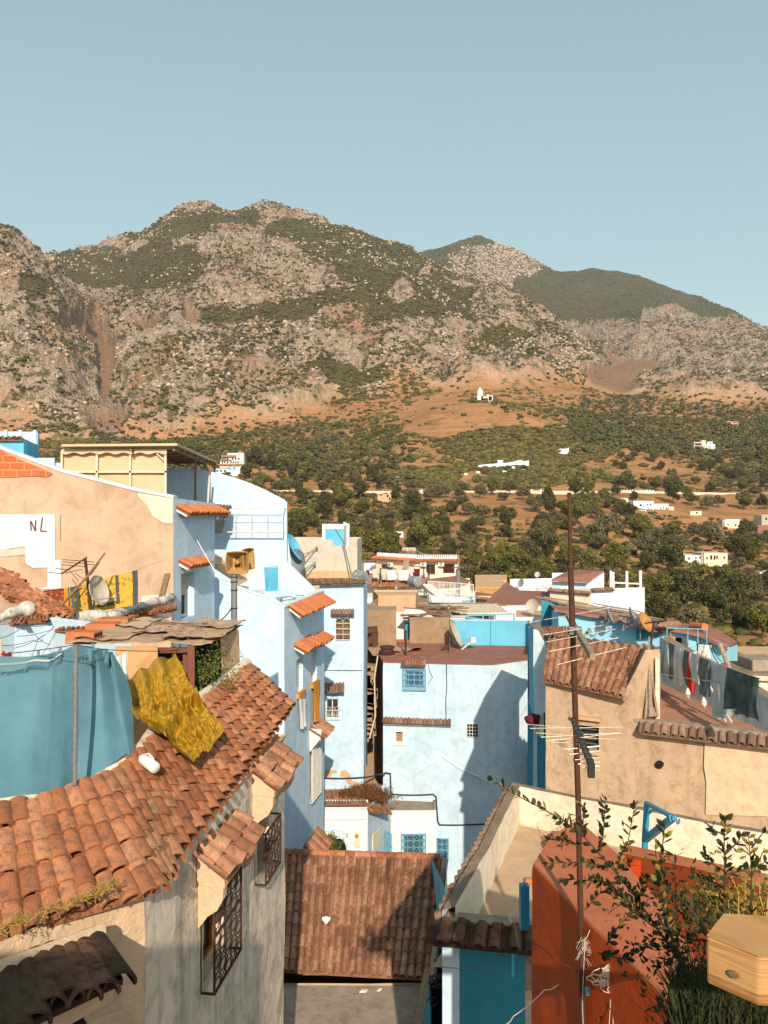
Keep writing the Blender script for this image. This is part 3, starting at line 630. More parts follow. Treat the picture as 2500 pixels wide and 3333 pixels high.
   if gtype == 'lattice':
    for ix in range(nx):
     for iz in range(nz2):
      cx, cz = a2 + W2 * (ix + .5) / nx, b2 + H2 * (iz + .5) / nz2; rx, rz = W2 / nx * .42, H2 / nz2 * .42
      g.tube([P(cx + rx * math.cos(t), cz + rz * math.sin(t)) for t in [2 * math.pi * q / 10 for q in range(11)]], .008, 4, False)
      bar(P(cx - rx, cz - rz), P(cx + rx, cz + rz), .007); bar(P(cx - rx, cz + rz), P(cx + rx, cz - rz), .007)
   if gtype == 'scroll':
    for q in range(1, nx): bar(P(a2 + W2 * q / nx, b2), P(a2 + W2 * q / nx, b2 + H2 * .8))
    for q in range(1, 4): bar(P(a2, b2 + H2 * q / 4), P(c2, b2 + H2 * q / 4))
    for q in range(nx):
     cx = a2 + W2 * (q + .5) / nx; rx = W2 / nx * .5
     g.tube([P(cx + rx * math.cos(t), b2 + H2 * .8 + rx * math.sin(t)) for t in [math.pi * q2 / 8 for q2 in range(9)]], .01, 4, False)
   g.build('grille', M[gmat], fo)
  return fo
 def hood(s, i, px0, px1, pyt, pyb, out=0.35, cols=None, mat='tile3', wmat=None, brackets=None, name='window_hood', endpad=0.0):
  """small tiled canopy: px0..px1, top edge pyt (at px0..px1 mean), lower edge pyb"""
  t0 = s.sz(i, px0, pyt)[0]; t1 = s.sz(i, px1, pyt)[0]; zt = (s.sz(i, px0, pyt)[1] + s.sz(i, px1, pyt)[1]) / 2 if not isinstance(pyt, tuple) else 0
  zb = zt - abs(out) * 0.55 if pyb is None else s.sz(i, (px0 + px1) / 2, pyb)[1]
  return s.hood3(i, t0, t1, zt, zb, out, cols, mat, wmat, name)
 def hood3(s, i, t0, t1, zt, zb, out=.35, cols=None, mat='tile3', wmat=None, name='window_hood', rows=1, seg=5):
  L = abs(t1 - t0); cols = cols or max(2, round(L / .2)); mb = MB()
  RL, RR = s.at(i, t0, zt, .0), s.at(i, t1, zt, .0); EL, ER = s.at(i, t0, zb, out), s.at(i, t1, zb, out)
  tile_roof(mb, RL, RR, EL, ER, cols, rows, seg=seg, tmul=1)
  o = mb.build(name, M[mat], s.root)
  w = MB(); hgt = .07
  w.prism([s.at(i, t0, zt - .07, .0), s.at(i, t0, zt - .07 - hgt, 0), s.at(i, t0, zb - .06 - hgt * .4, out * .8), s.at(i, t0, zb - .04, out * .8)], s.at(i, t1, 0) - s.at(i, t0, 0))
  if wmat: w.build('hood_base', M[wmat], o)
  return o
def line_thing(name, label, cat, pts, r, mat, group=None, sag=0.0, n=10):
 P_ = []
 for a, b in zip(pts[:-1], pts[1:]):
  a, b = Vector(a), Vector(b)
  for q in range(n): t = q / n; p = a.lerp(b, t); p.z -= sag * 4 * t * (1 - t); P_.append(p)
 P_.append(Vector(pts[-1])); mb = MB().tube(P_, r, 5); o = mb.build(name, M[mat]); return tag(o, label, cat, group)
def dish(name, label, c, normal, dia, mat, group, mast=None, arm=True, back=0.0):
 c = Vector(c); n = Vector(normal).normalized(); u = n.cross(Vector((0, 0, 1))).normalized(); v = u.cross(n)
 root = thing(name, label, 'satellite dish', (c.x, c.y, c.z - .5), group); mb = MB(); dp = dia * .16
 def f(a, b, o=0): r = b * dia / 2; t = 2 * math.pi * a; return c + u * math.cos(t) * r + v * math.sin(t) * r * 1.06 - n * (dp * (1 - b * b) + o)
 mb.grid(lambda a, b: f(a, b), 24, 5); mb.grid(lambda a, b: f(a, b, .015), 24, 5); mb.tube([f(q / 24, 1) for q in range(25)], .012, 4, False)
 mb.build('reflector', M[mat], root, smooth=True)
 a = MB(); tip = c + n * dia * .62 - v * dia * .42
 a.tube([c - v * dia * .5 - n * .02, tip], .013, 5); a.tube([c + u * dia * .35 - v * dia * .32, tip], .007, 4); a.tube([c - u * dia * .35 - v * dia * .32, tip], .007, 4)
 a.build('feed_arm', M['greym'], root)
 MB().tube([tip - n * .02, tip - n * .10 + v * .02], [.035, .03], 8).build('receiver', M['dishwhite'], root)
 b = MB(); bp = c - n * (dp + .03)
 b.obox(bp - n * .03, u * .06, v * .07, n * .04); m = Vector(mast) if mast else bp - n * .12 - Vector((0, 0, dia * .75))
 b.tube([bp - n * .05, Vector((m.x, m.y, bp.z - .02)) if (Vector((m.x, m.y, 0)) - Vector((bp.x, bp.y, 0))).length < .5 else bp - n * .1 - Vector((0, 0, .02)), m], .022, 6)
 b.build('bracket', M['greym'], root); return root
def clothmesh(c00, c10, c01, c11, nu=16, nv=16, wave=.04, freq=6, sagt=0.0, seed=0, lift=None, nrm=None, hem=0.0):
 """hanging cloth: c00 top-left c10 top-right c01 bottom-left c11 bottom-right"""
 c00, c10, c01, c11 = map(Vector, (c00, c10, c01, c11)); n = nrm or (c10 - c00).cross(c01 - c00).normalized(); mb = MB()
 def f(u, v, o=0):
  p = (c00 * (1 - u) + c10 * u) * (1 - v) + (c01 * (1 - u) + c11 * u) * v
  p.z -= sagt * 4 * u * (1 - u) * (1 - v * .6)
  w = (math.sin(u * freq * 6.28 + seed + 1.3 * math.sin(v * 2 + seed)) * .6 + nz((u * 6, v * 1.3, seed), 1.0) * 1.4) * wave * (.35 + .65 * v)
  p = p + n * (w + o); p.z += hem * v * nz((u * 5, 0, seed + 3), 1.0)
  return p
 mb.grid(lambda u, v: f(u, v), nu, nv); mb.grid(lambda u, v: f(u, v, .006), nu, nv)
 b = [f(q / nu, 0) for q in range(nu + 1)] ; return mb, f
def hang(name, label, cat, c00, c10, c01, c11, mat, group=None, **k):
 mb, f = clothmesh(c00, c10, c01, c11, **k); o = mb.build(name, M[mat], smooth=True); return tag(o, label, cat, group)
def fabric(name, c, c2=None, weave=120, tr=0.0, rough=.9):
 k = NT(name); c2 = c2 or tuple(x * .75 for x in c); col = k.mix(k.ramp(k.noise(2.5, 4, .6), [(.4, 0.), (.7, 1.)]), c, c2)
 m = k.done(col, rough, k.bump(k.math('ADD', k.noise(5, 5, .6), k.math('MULTIPLY', k.noise(weave, 2), .1)), .5, .03), spec=.1)
 if tr:
  t = k.n('ShaderNodeBsdfTranslucent'); k.l(col, t.inputs['Color']); mx = k.n('ShaderNodeMixShader'); mx.inputs[0].default_value = tr
  k.l(k.p.outputs[0], mx.inputs[1]); k.l(t.outputs[0], mx.inputs[2]); k.l(mx.outputs[0], k.out.inputs['Surface'])
 return m
M['clothwhite'] = fabric('white cotton', (.68, .68, .66)); M['clothblue'] = fabric('sky blue towel', (.10, .38, .58)); M['clothgrey'] = fabric('light grey cotton', (.48, .53, .56))
M['clothdark'] = fabric('dark grey cloth', (.10, .13, .14), (.16, .20, .20)); M['clothred'] = fabric('red cloth', (.50, .035, .03)); M['clothmaroon'] = fabric('maroon cloth', (.13, .02, .03))
M['clothorange'] = fabric('orange cloth', (.62, .26, .03)); M['clothteal'] = fabric('dusty teal blue sheet', (.10, .225, .28), (.13, .265, .32), tr=.12); M['clothcream'] = fabric('cream cloth', (.6, .5, .38)); M['clothblack'] = fabric('black green cloth', (.045, .07, .07), (.12, .16, .15))
M['tarp'] = fabric('cream canvas screen', (.66, .49, .32), (.62, .46, .30), tr=.1)
# ================================================================ TOWN: left and middle
za = mkz(1150, 1750, .27125); zb = mkz(0, 1800, .27125); zc = mkz(550, 1550, .2261); zd = mkz(1850, 1950, .36166); ze = mkz(1030, 2400, .27125); zf = mkz(550, 2350, .44423)
ZB = -18.5
def FP(*a): return [(X_(px, Y), Y) for px, Y in a]
# ---- cement gable wall house with the painted patch
bh = House('house', 'bare cement gable wall with painted letters and white patch', FP((-420, 20), (565, 20), (699, 23), (-420, 27)), [Z_(1300, 20), Z_(1621, 20), Z_(1638, 23), Z_(1660, 27)], ZB, ['beige', 'pale', 'pale', 'beige'], amp=.012)
bh.prof[0] = [(0, Z_(1275, 20)), (bh.sz(0, 0, 1461)[0], Z_(1461, 20)), (bh.sz(0, *z1(385, 348))[0], bh.sz(0, *z1(385, 348))[1]), (bh.sz(0, *z1(830, 460))[0], bh.sz(0, *z1(830, 460))[1]), (bh.seg(0)[3], Z_(1621, 20))]
rw = bh.rect(1, zc(172, 1405), zc(365, 2000)); bh.window(1, rw, 'plain', depth=.3, shutter=.52, fmat='wmetal', label='white framed window with roller shutter half down'); bh.walls()
bh.hood(1, *[zc(110, 0)[0], zc(700, 0)[0]], zc(0, 440)[1], None, .35, mat='tilenew', wmat='pale')
bh.hood(1, zc(150, 0)[0], zc(470, 0)[0], zc(0, 1190)[1], None, .30, mat='tilenew', wmat='white')
bh.roof('concrete', 1.8)
def onwall(H, i, poly, mat, name, off=.004, thick=.004, parent=None, amp=0):
 pts = [H.pt(i, *p, off=off) for p in poly]; A, B, d, L, n = H.seg(i); mb = MB(); mb.prism(pts, Vector((n.x, n.y, 0)) * thick); return mb.build(name, M[mat], parent or H.root)
cop = MB(); cp = [z1(0, 205), z1(385, 348), z1(830, 460), z1(1042, 500)]
cw = [bh.pt(0, *p, off=.03) for p in [(-400, 1282)] + cp]
for a, b in zip(cw[:-1], cw[1:]): cop.prism([a, b, b + Vector((0, .4, 0)), a + Vector((0, .4, 0))], (0, 0, .07))
cop.build('coping', M['whiteblue'], bh.root)
onwall(bh, 0, [z1(-60, 165), z1(30, 225), z1(160, 285), z1(240, 315), z1(320, 355), z1(290, 372), z1(180, 368), z1(60, 376), z1(-300, 376), z1(-300, 100)], 'brick', 'brickwork', off=.022)
M['paintpatch'] = plaster('white blue paint patch', (0.50, 0.60, 0.68), (0.62, 0.69, 0.74), (0.42, 0.34, 0.26), 0.65, scale=3)
onwall(bh, 0, [z1(-300, 600), z1(330, 596), z1(334, 870), z1(366, 872), z1(372, 1040), z1(230, 1046), z1(286, 1030), z1(288, 916), z1(200, 918), z1(156, 890), z1(152, 792), z1(70, 800), z1(0, 812), z1(-300, 812)], 'paintpatch', 'painted_patch', off=.022)
onwall(bh, 0, [z1(-300, 815), z1(60, 805), z1(150, 795), z1(156, 840), z1(40, 850), z1(-300, 860)], 'grey', 'cement_patch', off=.0225)
onwall(bh, 0, [z1(828, 470), z1(1040, 503), z1(1040, 655), z1(985, 650), z1(920, 610), z1(885, 545), z1(830, 490)], 'parapet', 'pale_patch', off=.022)
onwall(bh, 0, [z1(850, 1085), z1(1040, 1075), z1(1040, 1140), z1(850, 1140)], 'parapet', 'pale_patch', off=.022)
lt = MB()
M['redpaint'] = flat('dark red paint', (.19, .045, .04), .9)
for a, b in [((187, 637), (190, 695)), ((190, 640), (216, 697)), ((216, 697), (218, 630)), ((258, 615), (247, 698)), ((247, 698), (284, 700))]:
 lt.bar(bh.pt(0, *z1(*a), off=.032), bh.pt(0, *z1(*b), off=.032), .035, .008, up=(0, 1, 0))
lt.build('painted_letters', M['redpaint'], bh.root)
onwall(bh, 0, [z1(362, 600), z1(366, 600), z1(366, 755), z1(362, 755)], 'concrete', 'pipe_mark', off=.022)
# ---- canvas screen terrace on the roof behind
cs = thing('canvas_screen', 'cream canvas windbreak with metal frame and awning on the rooftop terrace', 'awning', (X_(380, 24), 24, Z_(1620, 24)))
L, Rr, T, B = z1(370, 0)[0], z1(1000, 0)[0], z1(0, 218)[1], z1(0, 490)[1]
P4 = lambda px, py, Y=24: W(px, py, Y)
f = MB()
for a in (372, 582, 782, 994): f.bar(P4(z1(a, 0)[0], T, 23.93), P4(z1(a, 0)[0], z1(0, 510)[1], 23.93), .06)
f.bar(P4(L, z1(0, 342)[1], 23.93), P4(Rr, z1(0, 342)[1], 23.93), .06); f.bar(P4(L, T, 23.93), P4(Rr, T, 23.93), .07)
f.bar(P4(z1(940, 0)[0], z1(0, 232)[1], 23.9), P4(z1(985, 0)[0], z1(0, 275)[1], 23.9), .03)
f.build('frame', M['cream'], cs)
c_, _f = clothmesh(P4(L, T, 24.02), P4(Rr, T, 24.02), P4(L, B, 24.02), P4(Rr, B, 24.02), 24, 8, wave=.02, freq=3); c_.build('canvas', M['tarp'], cs, smooth=True)
v = MB(); zt = Z_(1457, 24)
def sc_(u, q): p = P4(L + (Rr - L) * u, T - 6, 23.85); p.z -= q * (.13 + .03 * math.sin(u * 40)); return p
v.grid(sc_, 60, 1); v.build('valance', M['tarp'], cs)
r_ = MB(); FL = Vector((X_(200, 23.6), 23.6, zt)); FR = Vector((X_(577, 23.6), 23.6, zt + .03)); BR = Vector((X_(707, 31.5), 31.5, zt)); BL = Vector((X_(430, 31.5), 31.5, zt))
r_.prism([FL, FR, BR, BL], (0, 0, .07)); r_.build('awning_roof', M['tarp'], cs)
r_ = MB()
for q in range(1, 7): r_.bar(FL.lerp(BL, q / 7) - Vector((0, 0, .07)), FR.lerp(BR, q / 7) - Vector((0, 0, .07)), .07)
for q in (.97, .6): r_.bar(FL.lerp(FR, q) - Vector((0, 0, .13)), BL.lerp(BR, q) - Vector((0, 0, .13)), .07)
for q in (BR, FR.lerp(BR, .45)): r_.bar(q - Vector((.1, 0, 0)), q - Vector((.1, 0, 3.0)), .07)
r_.build('rafters', M['wood'], cs)
# ---- blue box rooms far left
b1 = House('house', 'small bright blue rooftop room with dark tiled edge at far left', FP((-200, 26), (77, 26), (125, 28.5), (-200, 29)), Z_(1428, 26), ZB, ['azure', 'azure', 'azure', 'azure']).walls().roof('concrete', .03)
b1.hood3(0, 0, b1.seg(0)[3], Z_(1424, 26), Z_(1431, 26), .12, mat='tile3', wmat=None)
b1b = House('house', 'taller pale azure wall behind the small blue rooftop room', FP((-200, 30), (122, 30), (126, 32), (-200, 33)), Z_(1405, 30), ZB, 'pale').walls().roof('concrete', .1)
for x in (20, 68, 115): b1b.slab(0, (b1b.sz(0, x, 0)[0] - .06, Z_(1560, 30), b1b.sz(0, x, 0)[0] + .06, Z_(1400, 30)), .06, .0).build('pilaster', M['pale'], b1b.root)
b1c = House('house', 'low pale blue parapet room left of the canvas screen', FP((60, 24.6), (178, 24.6), (178, 26.5), (60, 26.5)), Z_(1490, 24.6), ZB, 'pale').walls().roof('white', .0)
b1d = House('house', 'pale blue step of wall touching the canvas screen', FP((178, 24.7), (205, 24.7), (205, 26.5), (178, 26.5)), Z_(1506, 24.7), ZB, 'pale').walls().roof('white', .0)
# ---- tall pale blue gable house
tg = House('house', 'tall pale blue house with curved gable top and long diagonal buttress', FP((540, 30), (1036, 30), (1024, 30.4), (540, 30.4)), Z_(1600, 30), ZB, 'pale', res=1.2)
tg.profile(0, [z1(1000, 322), z1(1100, 318), z1(1190, 326), z1(1280, 343), z1(1400, 374), z1(1500, 410), z1(1600, 455), z2(190, 8), z2(290, 60), z2(316, 84), (933.5, 1828), (1034, 1927), (1035.5, 1990)])
tg.tops = [Z_(1600, 30), Z_(1990, 30), Z_(1990, 30), Z_(1600, 30)]; tg.prof[2] = [(0, Z_(1990, 30)), (.9, Z_(1850, 30)), (1.1, Z_(1720, 30)), (6, Z_(1700, 30))]
tg.walls()
mb = MB(); pr = tg.prof[0]
for (a, za_), (b, zb_) in zip(pr[:-1], pr[1:]): mb.quad(wob(tg.at(0, a, za_), .015), wob(tg.at(0, b, zb_), .015), tg.at(0, b, zb_, -.3), tg.at(0, a, za_, -.3))
mb.build('roof', M['whiteblue'], tg.root)
rl = MB()
A0 = tg.pt(0, *zc(670, 460), off=.5); 
for yy, rr in ((460, .022), (568, .012), (800, .03)): rl.tube([tg.pt(0, *zc(670, yy), off=.5), tg.pt(0, 926, zc(0, yy)[1], off=.5)], rr, 5)
for xx in (670, 750, 980, 1210, 1440): rl.tube([tg.pt(0, *zc(xx, 460), off=.5), tg.pt(0, *zc(xx, 800), off=.5)], .014, 5)
rl.tube([tg.pt(0, 926, z2(0, 128)[1], off=.5), tg.pt(0, 926, z2(0, 310)[1], off=.5)], .02, 5); rl.tube([tg.pt(0, 926, z2(0, 128)[1], off=.5), tg.pt(0, 930, z2(0, 128)[1], off=.0)], .02, 5)
rl.build('railing', M['wmetal'], tg.root)
gr = MB().tube([tg.pt(0, *zc(655, 0), off=.8), tg.pt(0, *zc(622, 410), off=.8)], .045, 6).build('pipe', M['wmetal'], tg.root)
M['darkscreen'] = flat('dark plastic screen', (.035, .05, .06), .5, var=.6, scale=15)
ns = thing('reed_screen', 'dark netting hung under a little tiled lean-to beside the white railing', 'screen', tg.pt(0, *zc(780, 800), off=1.2))
q = MB(); q.prism([tg.pt(0, *zc(a, b), off=1.2) for a, b in ((660, 470), (960, 480), (850, 810), (660, 810))], (0, .02, 0)); q.build('netting', M['darkscreen'], ns)
q = MB(); rnd = random.Random(3)
for _ in range(40):
 x = rnd.uniform(680, 930); y = rnd.uniform(490, 600); l = rnd.uniform(15, 60); q.bar(tg.pt(0, *zc(x, y), off=1.23), tg.pt(0, *zc(x - l * .35, y + l), off=1.23), .012, .005)
q.build('tinsel', M['wmetal'], ns)
q = MB(); tile_roof(q, tg.pt(0, *zc(640, 400), off=.6), tg.pt(0, *zc(950, 430), off=.6), tg.pt(0, *zc(640, 465), off=1.6), tg.pt(0, *zc(955, 490), off=1.6), 7, 1); q.build('lean_to', M['tile2'], ns)
aw = thing('awning', 'tan fabric awnings over the gap behind the loudspeaker', 'awning', W(690, 1900, 27))
q = MB(); q.prism([W(*zc(415, 1180), 25), W(*zc(640, 1110), 26.5), W(*zc(770, 1185), 26.5), W(*zc(520, 1235), 25)], (0, 0, .03)); q.prism([W(*zc(415, 1180), 25), W(*zc(520, 1235), 25), W(*zc(770, 1185), 26.5), W(*zc(760, 1240), 26.4), W(*zc(530, 1300), 24.9), W(*zc(420, 1260), 24.9)], (0, .03, 0)); q.build('upper_awning', M['tan'], aw)
q = MB(); q.prism([W(*zc(590, 1290), 26), W(*zc(770, 1220), 27.5), W(*zc(1110, 1410), 27.5), W(*zc(1130, 1500), 27.4), W(*zc(970, 1585), 26), W(*zc(900, 1490), 26)], (0, 0, .03)); q.build('lower_awning', M['tan'], aw)
fw = House('house', 'big pale blue house in front with sloping terrace parapet and tiled window hoods', FP((560, 24), (925.5, 24), (1055, 28.5), (860, 30)), Z_(1990, 24), ZB, ['pale', 'pale', 'pale', 'pale'], res=.8)
fw.profile(0, [zc(-60, 1340), zc(400, 1405), zc(640, 1480), zc(960, 1600), zc(1540, 1800), z2(305, 892), (924.8, 1976)])
fw.tops = [Z_(1880, 24), Z_(1976, 24), Z_(1976, 24), Z_(1976, 24)]
fw.profile(1, [(926, 1976), z2(440, 835), z2(556, 785), (1054.5, 1925)])
rA = fw.rect(1, z2(440, 1270), z2(390, 1585)); rB = fw.rect(1, z2(500, 1200), z2(548, 1470)); rC = fw.rect(1, z7(292, 630), z7(345, 880)); 
for r, lb in ((rA, None), (rB, None)): fw.window(1, r, 'two', depth=.2, fmat='wmetal', panemat='clothwhite')
fw.window(1, rC, 'plain', depth=.12, gmat='wmetal', gtype='dense', goff=.09, panemat='clothcream'); fw.walls().roof('white', .5)
def cope(H, i, mat='whiteblue', th=.24, h=.05, over=.03, name='coping', lift=0):
 mb = MB(); A, B, d, L, n = H.seg(i); pr = H.prof.get(i) or [(0, H.top(i, 0)), (L, H.top(i, L))]
 P3 = []
 for (a, z0), (b, z1_) in zip(pr[:-1], pr[1:]):
  m = max(1, int((b - a) / .8)); P3 += [(a + (b - a) * q / m, z0 + (z1_ - z0) * q / m) for q in range(m)]
 P3.append(pr[-1])
 for (a, z0), (b, z1_) in zip(P3[:-1], P3[1:]):
  v = [wob(H.at(i, t, z, o), .012) for t, z, o in ((a, z0 + lift, over), (b, z1_ + lift, over), (b, z1_ + lift, -th), (a, z0 + lift, -th))]
  mb.prism(v, (0, 0, h))
 return mb.build(name, M[mat], H.root)
cope(fw, 0, 'whiteblue'); cope(fw, 1, 'whiteblue')
for r in (rA, rB):
 q = MB(); a, b, c, e = r
 for ix in range(5):
  for iz in range(12):
   t = a + (c - a) * (ix + .5) / 5; z = b + (e - b) * (iz + .5) / 12
   if iz > 1: fw.slab(1, (t - .03, z - .03, t + .03, z + .03), .008, -.13, q)
 fw.slab(1, (a + .02, b + .02, c - .02, e - .02), .04, -.17).build('lattice_shutter', M['white'], fw.root); q.build('lattice_holes', M['greym'], fw.root)
 fw.slab(1, (a - .02, b - .05, c + .02, b + .10), .12, .0).build('window_sill', M['clothorange'], fw.root)
def hoodz(H, i, a, b, zsh=0, out=.4, mat='tilenew', wmat='white', rows=1, cols=None, drop=.22):
 ta, za_ = H.sz(i, *a); tb, zb_ = H.sz(i, *b); z = (za_ + zb_) / 2; return H.hood3(i, min(ta, tb), max(ta, tb), z, z - drop, out, cols, mat, wmat, rows=rows)
hoodz(fw, 1, z2(335, 880), z2(585, 790), out=.45, cols=16, drop=.30)
hoodz(fw, 1, z2(372, 1175), z2(500, 1120), out=.42, cols=8); hoodz(fw, 1, z2(490, 1135), z2(590, 1085), out=.42, cols=7)
hoodz(fw, 1, z7(290, 490), z7(352, 455), out=.5, mat='tile2', cols=5, drop=.3); hoodz(fw, 1, z7(258, 1190), z7(340, 1105), out=.5, mat='tile2', cols=7, drop=.45)
br = MB()
for p in (z7(285, 560),): br.prism([fw.pt(1, *z7(288, 500)), fw.pt(1, *z7(288, 500), off=.45), fw.pt(1, *z7(288, 560), off=.4), fw.pt(1, *z7(288, 640), off=.02)], fw.pt(1, *z7(296, 500)) - fw.pt(1, *z7(288, 500)))
br.build('bracket', M['white'], fw.root)
hang('cloth', 'orange cloth printed with dark marks hung from the far upper window of the blue house', 'cloth', fw.pt(1, *z7(291, 218), off=.16), fw.pt(1, *z7(330, 214), off=.16), fw.pt(1, *z7(292, 460), off=.16), fw.pt(1, *z7(322, 455), off=.16), 'clothorange', wave=.03, freq=2)
hang('cloth', 'narrow white cloth hanging down the blue wall below the near upper window', 'cloth', fw.pt(1, *z7(205, 318), off=.12), fw.pt(1, *z7(255, 325), off=.12), fw.pt(1, *z7(220, 505), off=.12), fw.pt(1, *z7(250, 480), off=.12), 'clothwhite', wave=.05, freq=2)
line_thing('clothesline', 'thin line carrying the white and blue towels on the terrace', 'clothesline', [W(*zc(1170, 1300), 27), W(925, 1843, 27)], .01, 'wirew', sag=.05)
hang('towel', 'white towel pegged on the terrace line beside a blue one', 'towel', W(*zc(1150, 1330), 27), W(*zc(1340, 1320), 27), W(*zc(1150, 1640), 27), W(*zc(1340, 1630), 27), 'clothwhite', 'towels drying on the blue terrace', wave=.03, freq=1.5)
hang('towel', 'sky blue towel pegged beside the white one on the terrace', 'towel', W(*z2(140, 582), 27), W(*z2(250, 575), 27), W(*z2(150, 772), 27), W(*z2(252, 765), 27), 'clothblue', 'towels drying on the blue terrace', wave=.03, freq=1.5)
q = MB(); a, b, c, d = W(*z2(235, 820), 25), W(*z2(345, 808), 26), W(*z2(380, 825), 25.5), W(*z2(275, 845), 24.6)
for u, w in ((a, b), (b, c), (c, d), (d, a)): q.tube([u, w], .015, 5)
q.tube([W(*z2(370, 828), 25.5), W(*z2(400, 800), 26), W(*z2(450, 800), 26.3)], .015, 5); tag(q.build('drying_rack', M['greym']), 'folded wire drying rack lying on the corner parapet', 'drying rack')
lp = thing('loudspeaker_pole', 'grey steel pole carrying two ochre horn loudspeakers', 'loudspeaker', W(762, 2080, 16))
q = MB(); q.tube([W(762, 2120, 16), W(762, zc(0, 1400)[1], 16)], .065, 10); q.build('pole', M['greym'], lp)
q = MB()
for y in (1510, 1630, 1890, 1440): MB().tube([W(762, zc(0, y)[1], 16), W(762, zc(0, y + 18)[1], 16)], .073, 10).build('band', M['blackm'], lp)
M['hornp'] = flat('ochre enamel', (.38, .23, .075), .5, var=.2, scale=6)
def horn(c, d, w, ln, name='horn'):
 c = Vector(c); d = Vector(d).normalized(); u = d.cross(Vector((0, 0, 1))).normalized(); v_ = u.cross(d); mb = MB()
 N = 24
 def sq(t, r):
  x, y = math.cos(t), math.sin(t); m = max(abs(x), abs(y)); k_ = .25 + .75 * (1 / m); return x * k_ * r, y * k_ * r
 prof = [(0, 1), (.06, .98), (.3, .72), (.6, .42), (.85, .22), (1, .17)]
 for o in (0, .012):
  def f(a, b):
   qi = b * (len(prof) - 1); i = min(int(qi), len(prof) - 2); fr = qi - i; l = prof[i][0] * (1 - fr) + prof[i + 1][0] * fr; r = prof[i][1] * (1 - fr) + prof[i + 1][1] * fr
   x, y = sq(2 * math.pi * a + math.pi / 4, (r * w / 2 + o)); return c + u * x + v_ * y - d * ln * l
  mb.grid(f, N, 10)
 mb.tube([c + u * (w / 2 + .01) * sq(2 * math.pi * a / N + math.pi / 4, 1)[0] + v_ * (w / 2 + .01) * sq(2 * math.pi * a / N + math.pi / 4, 1)[1] for a in range(N + 1)], .014, 5)
 mb.tube([c - d * ln, c - d * ln * 1.02, c - d * ln * 1.3, c - d * ln * 1.34], [.05, .085, .085, .06], 12)
 o = mb.build(name, M['hornp'], lp); MB().tube([c - d * ln * .6, c - d * ln * .12, c - d * ln * .10], [.05, .045, .03], 10).build('reentrant_tube', M['hornp'], o); return o
h1c = W(*zc(985, 1245), 15.9); horn(h1c, (.15, -.9, -.08), .44, .42); horn(W(*zc(1150, 1190), 16.2), (.92, -.35, .06), .42, .36)
q = MB().bar(W(762, zc(0, 1400)[1], 16), W(762, zc(0, 1150)[1], 16.15), .05); q.bar(W(762, zc(0, 1250)[1], 15.9), W(*zc(1090, 1220), 16.2), .04); q.build('bracket', M['hornp'], lp)
line_thing('cable', 'black cable running from the loudspeaker pole down to the cardboard roof', 'cable', [W(*zc(905, 1890), 16), W(*zc(600, 2095), 14)], .012, 'wire', sag=.1)
line_thing('clothes_prop', 'long slanting metal prop with wire in front of the cream window', 'prop', [W(*zc(405, 925), 19), W(*zc(735, 1500), 18.7), W(*zc(800, 1740), 18.6)], .011, 'greym')
# ---- House 2 narrow
h2 = House('house', 'narrow pale blue house with barred windows beside the alley', FP((1040, 33), (1183.5, 33), (1196, 38), (1040, 38)), Z_(1896, 33), ZB, ['pale', 'pale', 'pale', 'pale'], res=.8)
w1 = h2.rect(0, z2(695, 972), z2(806, 1142)); w2 = h2.rect(0, z7(388, 322), z7(466, 442))
M['straw'] = flat('dry straw screen', (.25, .16, .07), .9, var=.7, scale=10)
h2.window(0, w1, 'plain', fmat='rust', gmat='wmetal', gtype='scroll', panemat='straw', label='window stuffed with dry straw behind an arched white grille')
h2.window(0, w2, 'plain', fmat='wmetal', gmat=None, panemat='glass', shutter=.05); h2.walls().roof('concrete', .1)
g = MB(); a, b, c, e = h2.rect(0, z7(384, 388), z7(472, 444)); P_ = lambda t, z: h2.at(0, t, z, .08)
for t in (a, c): g.bar(P_(t, b), P_(t, e), .025)
for z in (b, (b + e) / 2, e): g.bar(P_(a, z), P_(c, z), .02)
for q in range(1, 9): g.bar(P_(a + (c - a) * q / 9, b), P_(a + (c - a) * q / 9, e), .012)
for q in range(3):
 cx = a + (c - a) * (q + .5) / 3; g.tube([P_(cx + .14 * math.cos(math.pi * t / 6), e + .16 * math.sin(math.pi * t / 6)) for t in range(7)], .008, 4, False)
g.build('balcony_grille', M['wmetal'], h2.root)
h2.hood(0, z2(668, 0)[0], z2(838, 0)[0], z2(0, 908)[1], z2(0, 940)[1], .3, cols=7, mat='tile3', wmat='azure'); h2.hood(0, z7(373, 0)[0], z7(500, 0)[0], z7(0, 228)[1], z7(0, 272)[1], .35, cols=7, mat='tile3', wmat='azure')
q = MB(); tile_roof(q, W(z2(470, 0)[0], z2(0, 672)[1], 34.0), W(z2(925, 0)[0], z2(0, 678)[1], 34.0), W(z2(500, 0)[0], z2(0, 715)[1], 32.7), W(z2(925, 0)[0], z2(0, 705)[1], 32.7), 24, 2); q.build('roof', M['tile3'], h2.root)
q = MB().bar(h2.pt(0, *z7(376, 150), off=.01), h2.pt(0, *z7(608, 152), off=.01), .03, .02); q.build('crack_line', M['wire'], h2.root)
onwall(h2, 0, [ze(95, 430), ze(120, 390), ze(150, 385), ze(250, 395), ze(245, 425), ze(190, 430), ze(180, 470), ze(95, 480)], 'tan', 'bare_patch', off=.02)
onwall(h2, 0, [ze(280, 440), ze(300, 400), ze(350, 390), ze(410, 445), ze(430, 520), ze(490, 530), ze(510, 590), ze(440, 590), ze(360, 530), ze(340, 470), ze(290, 470)], 'tan', 'bare_patch', off=.02)
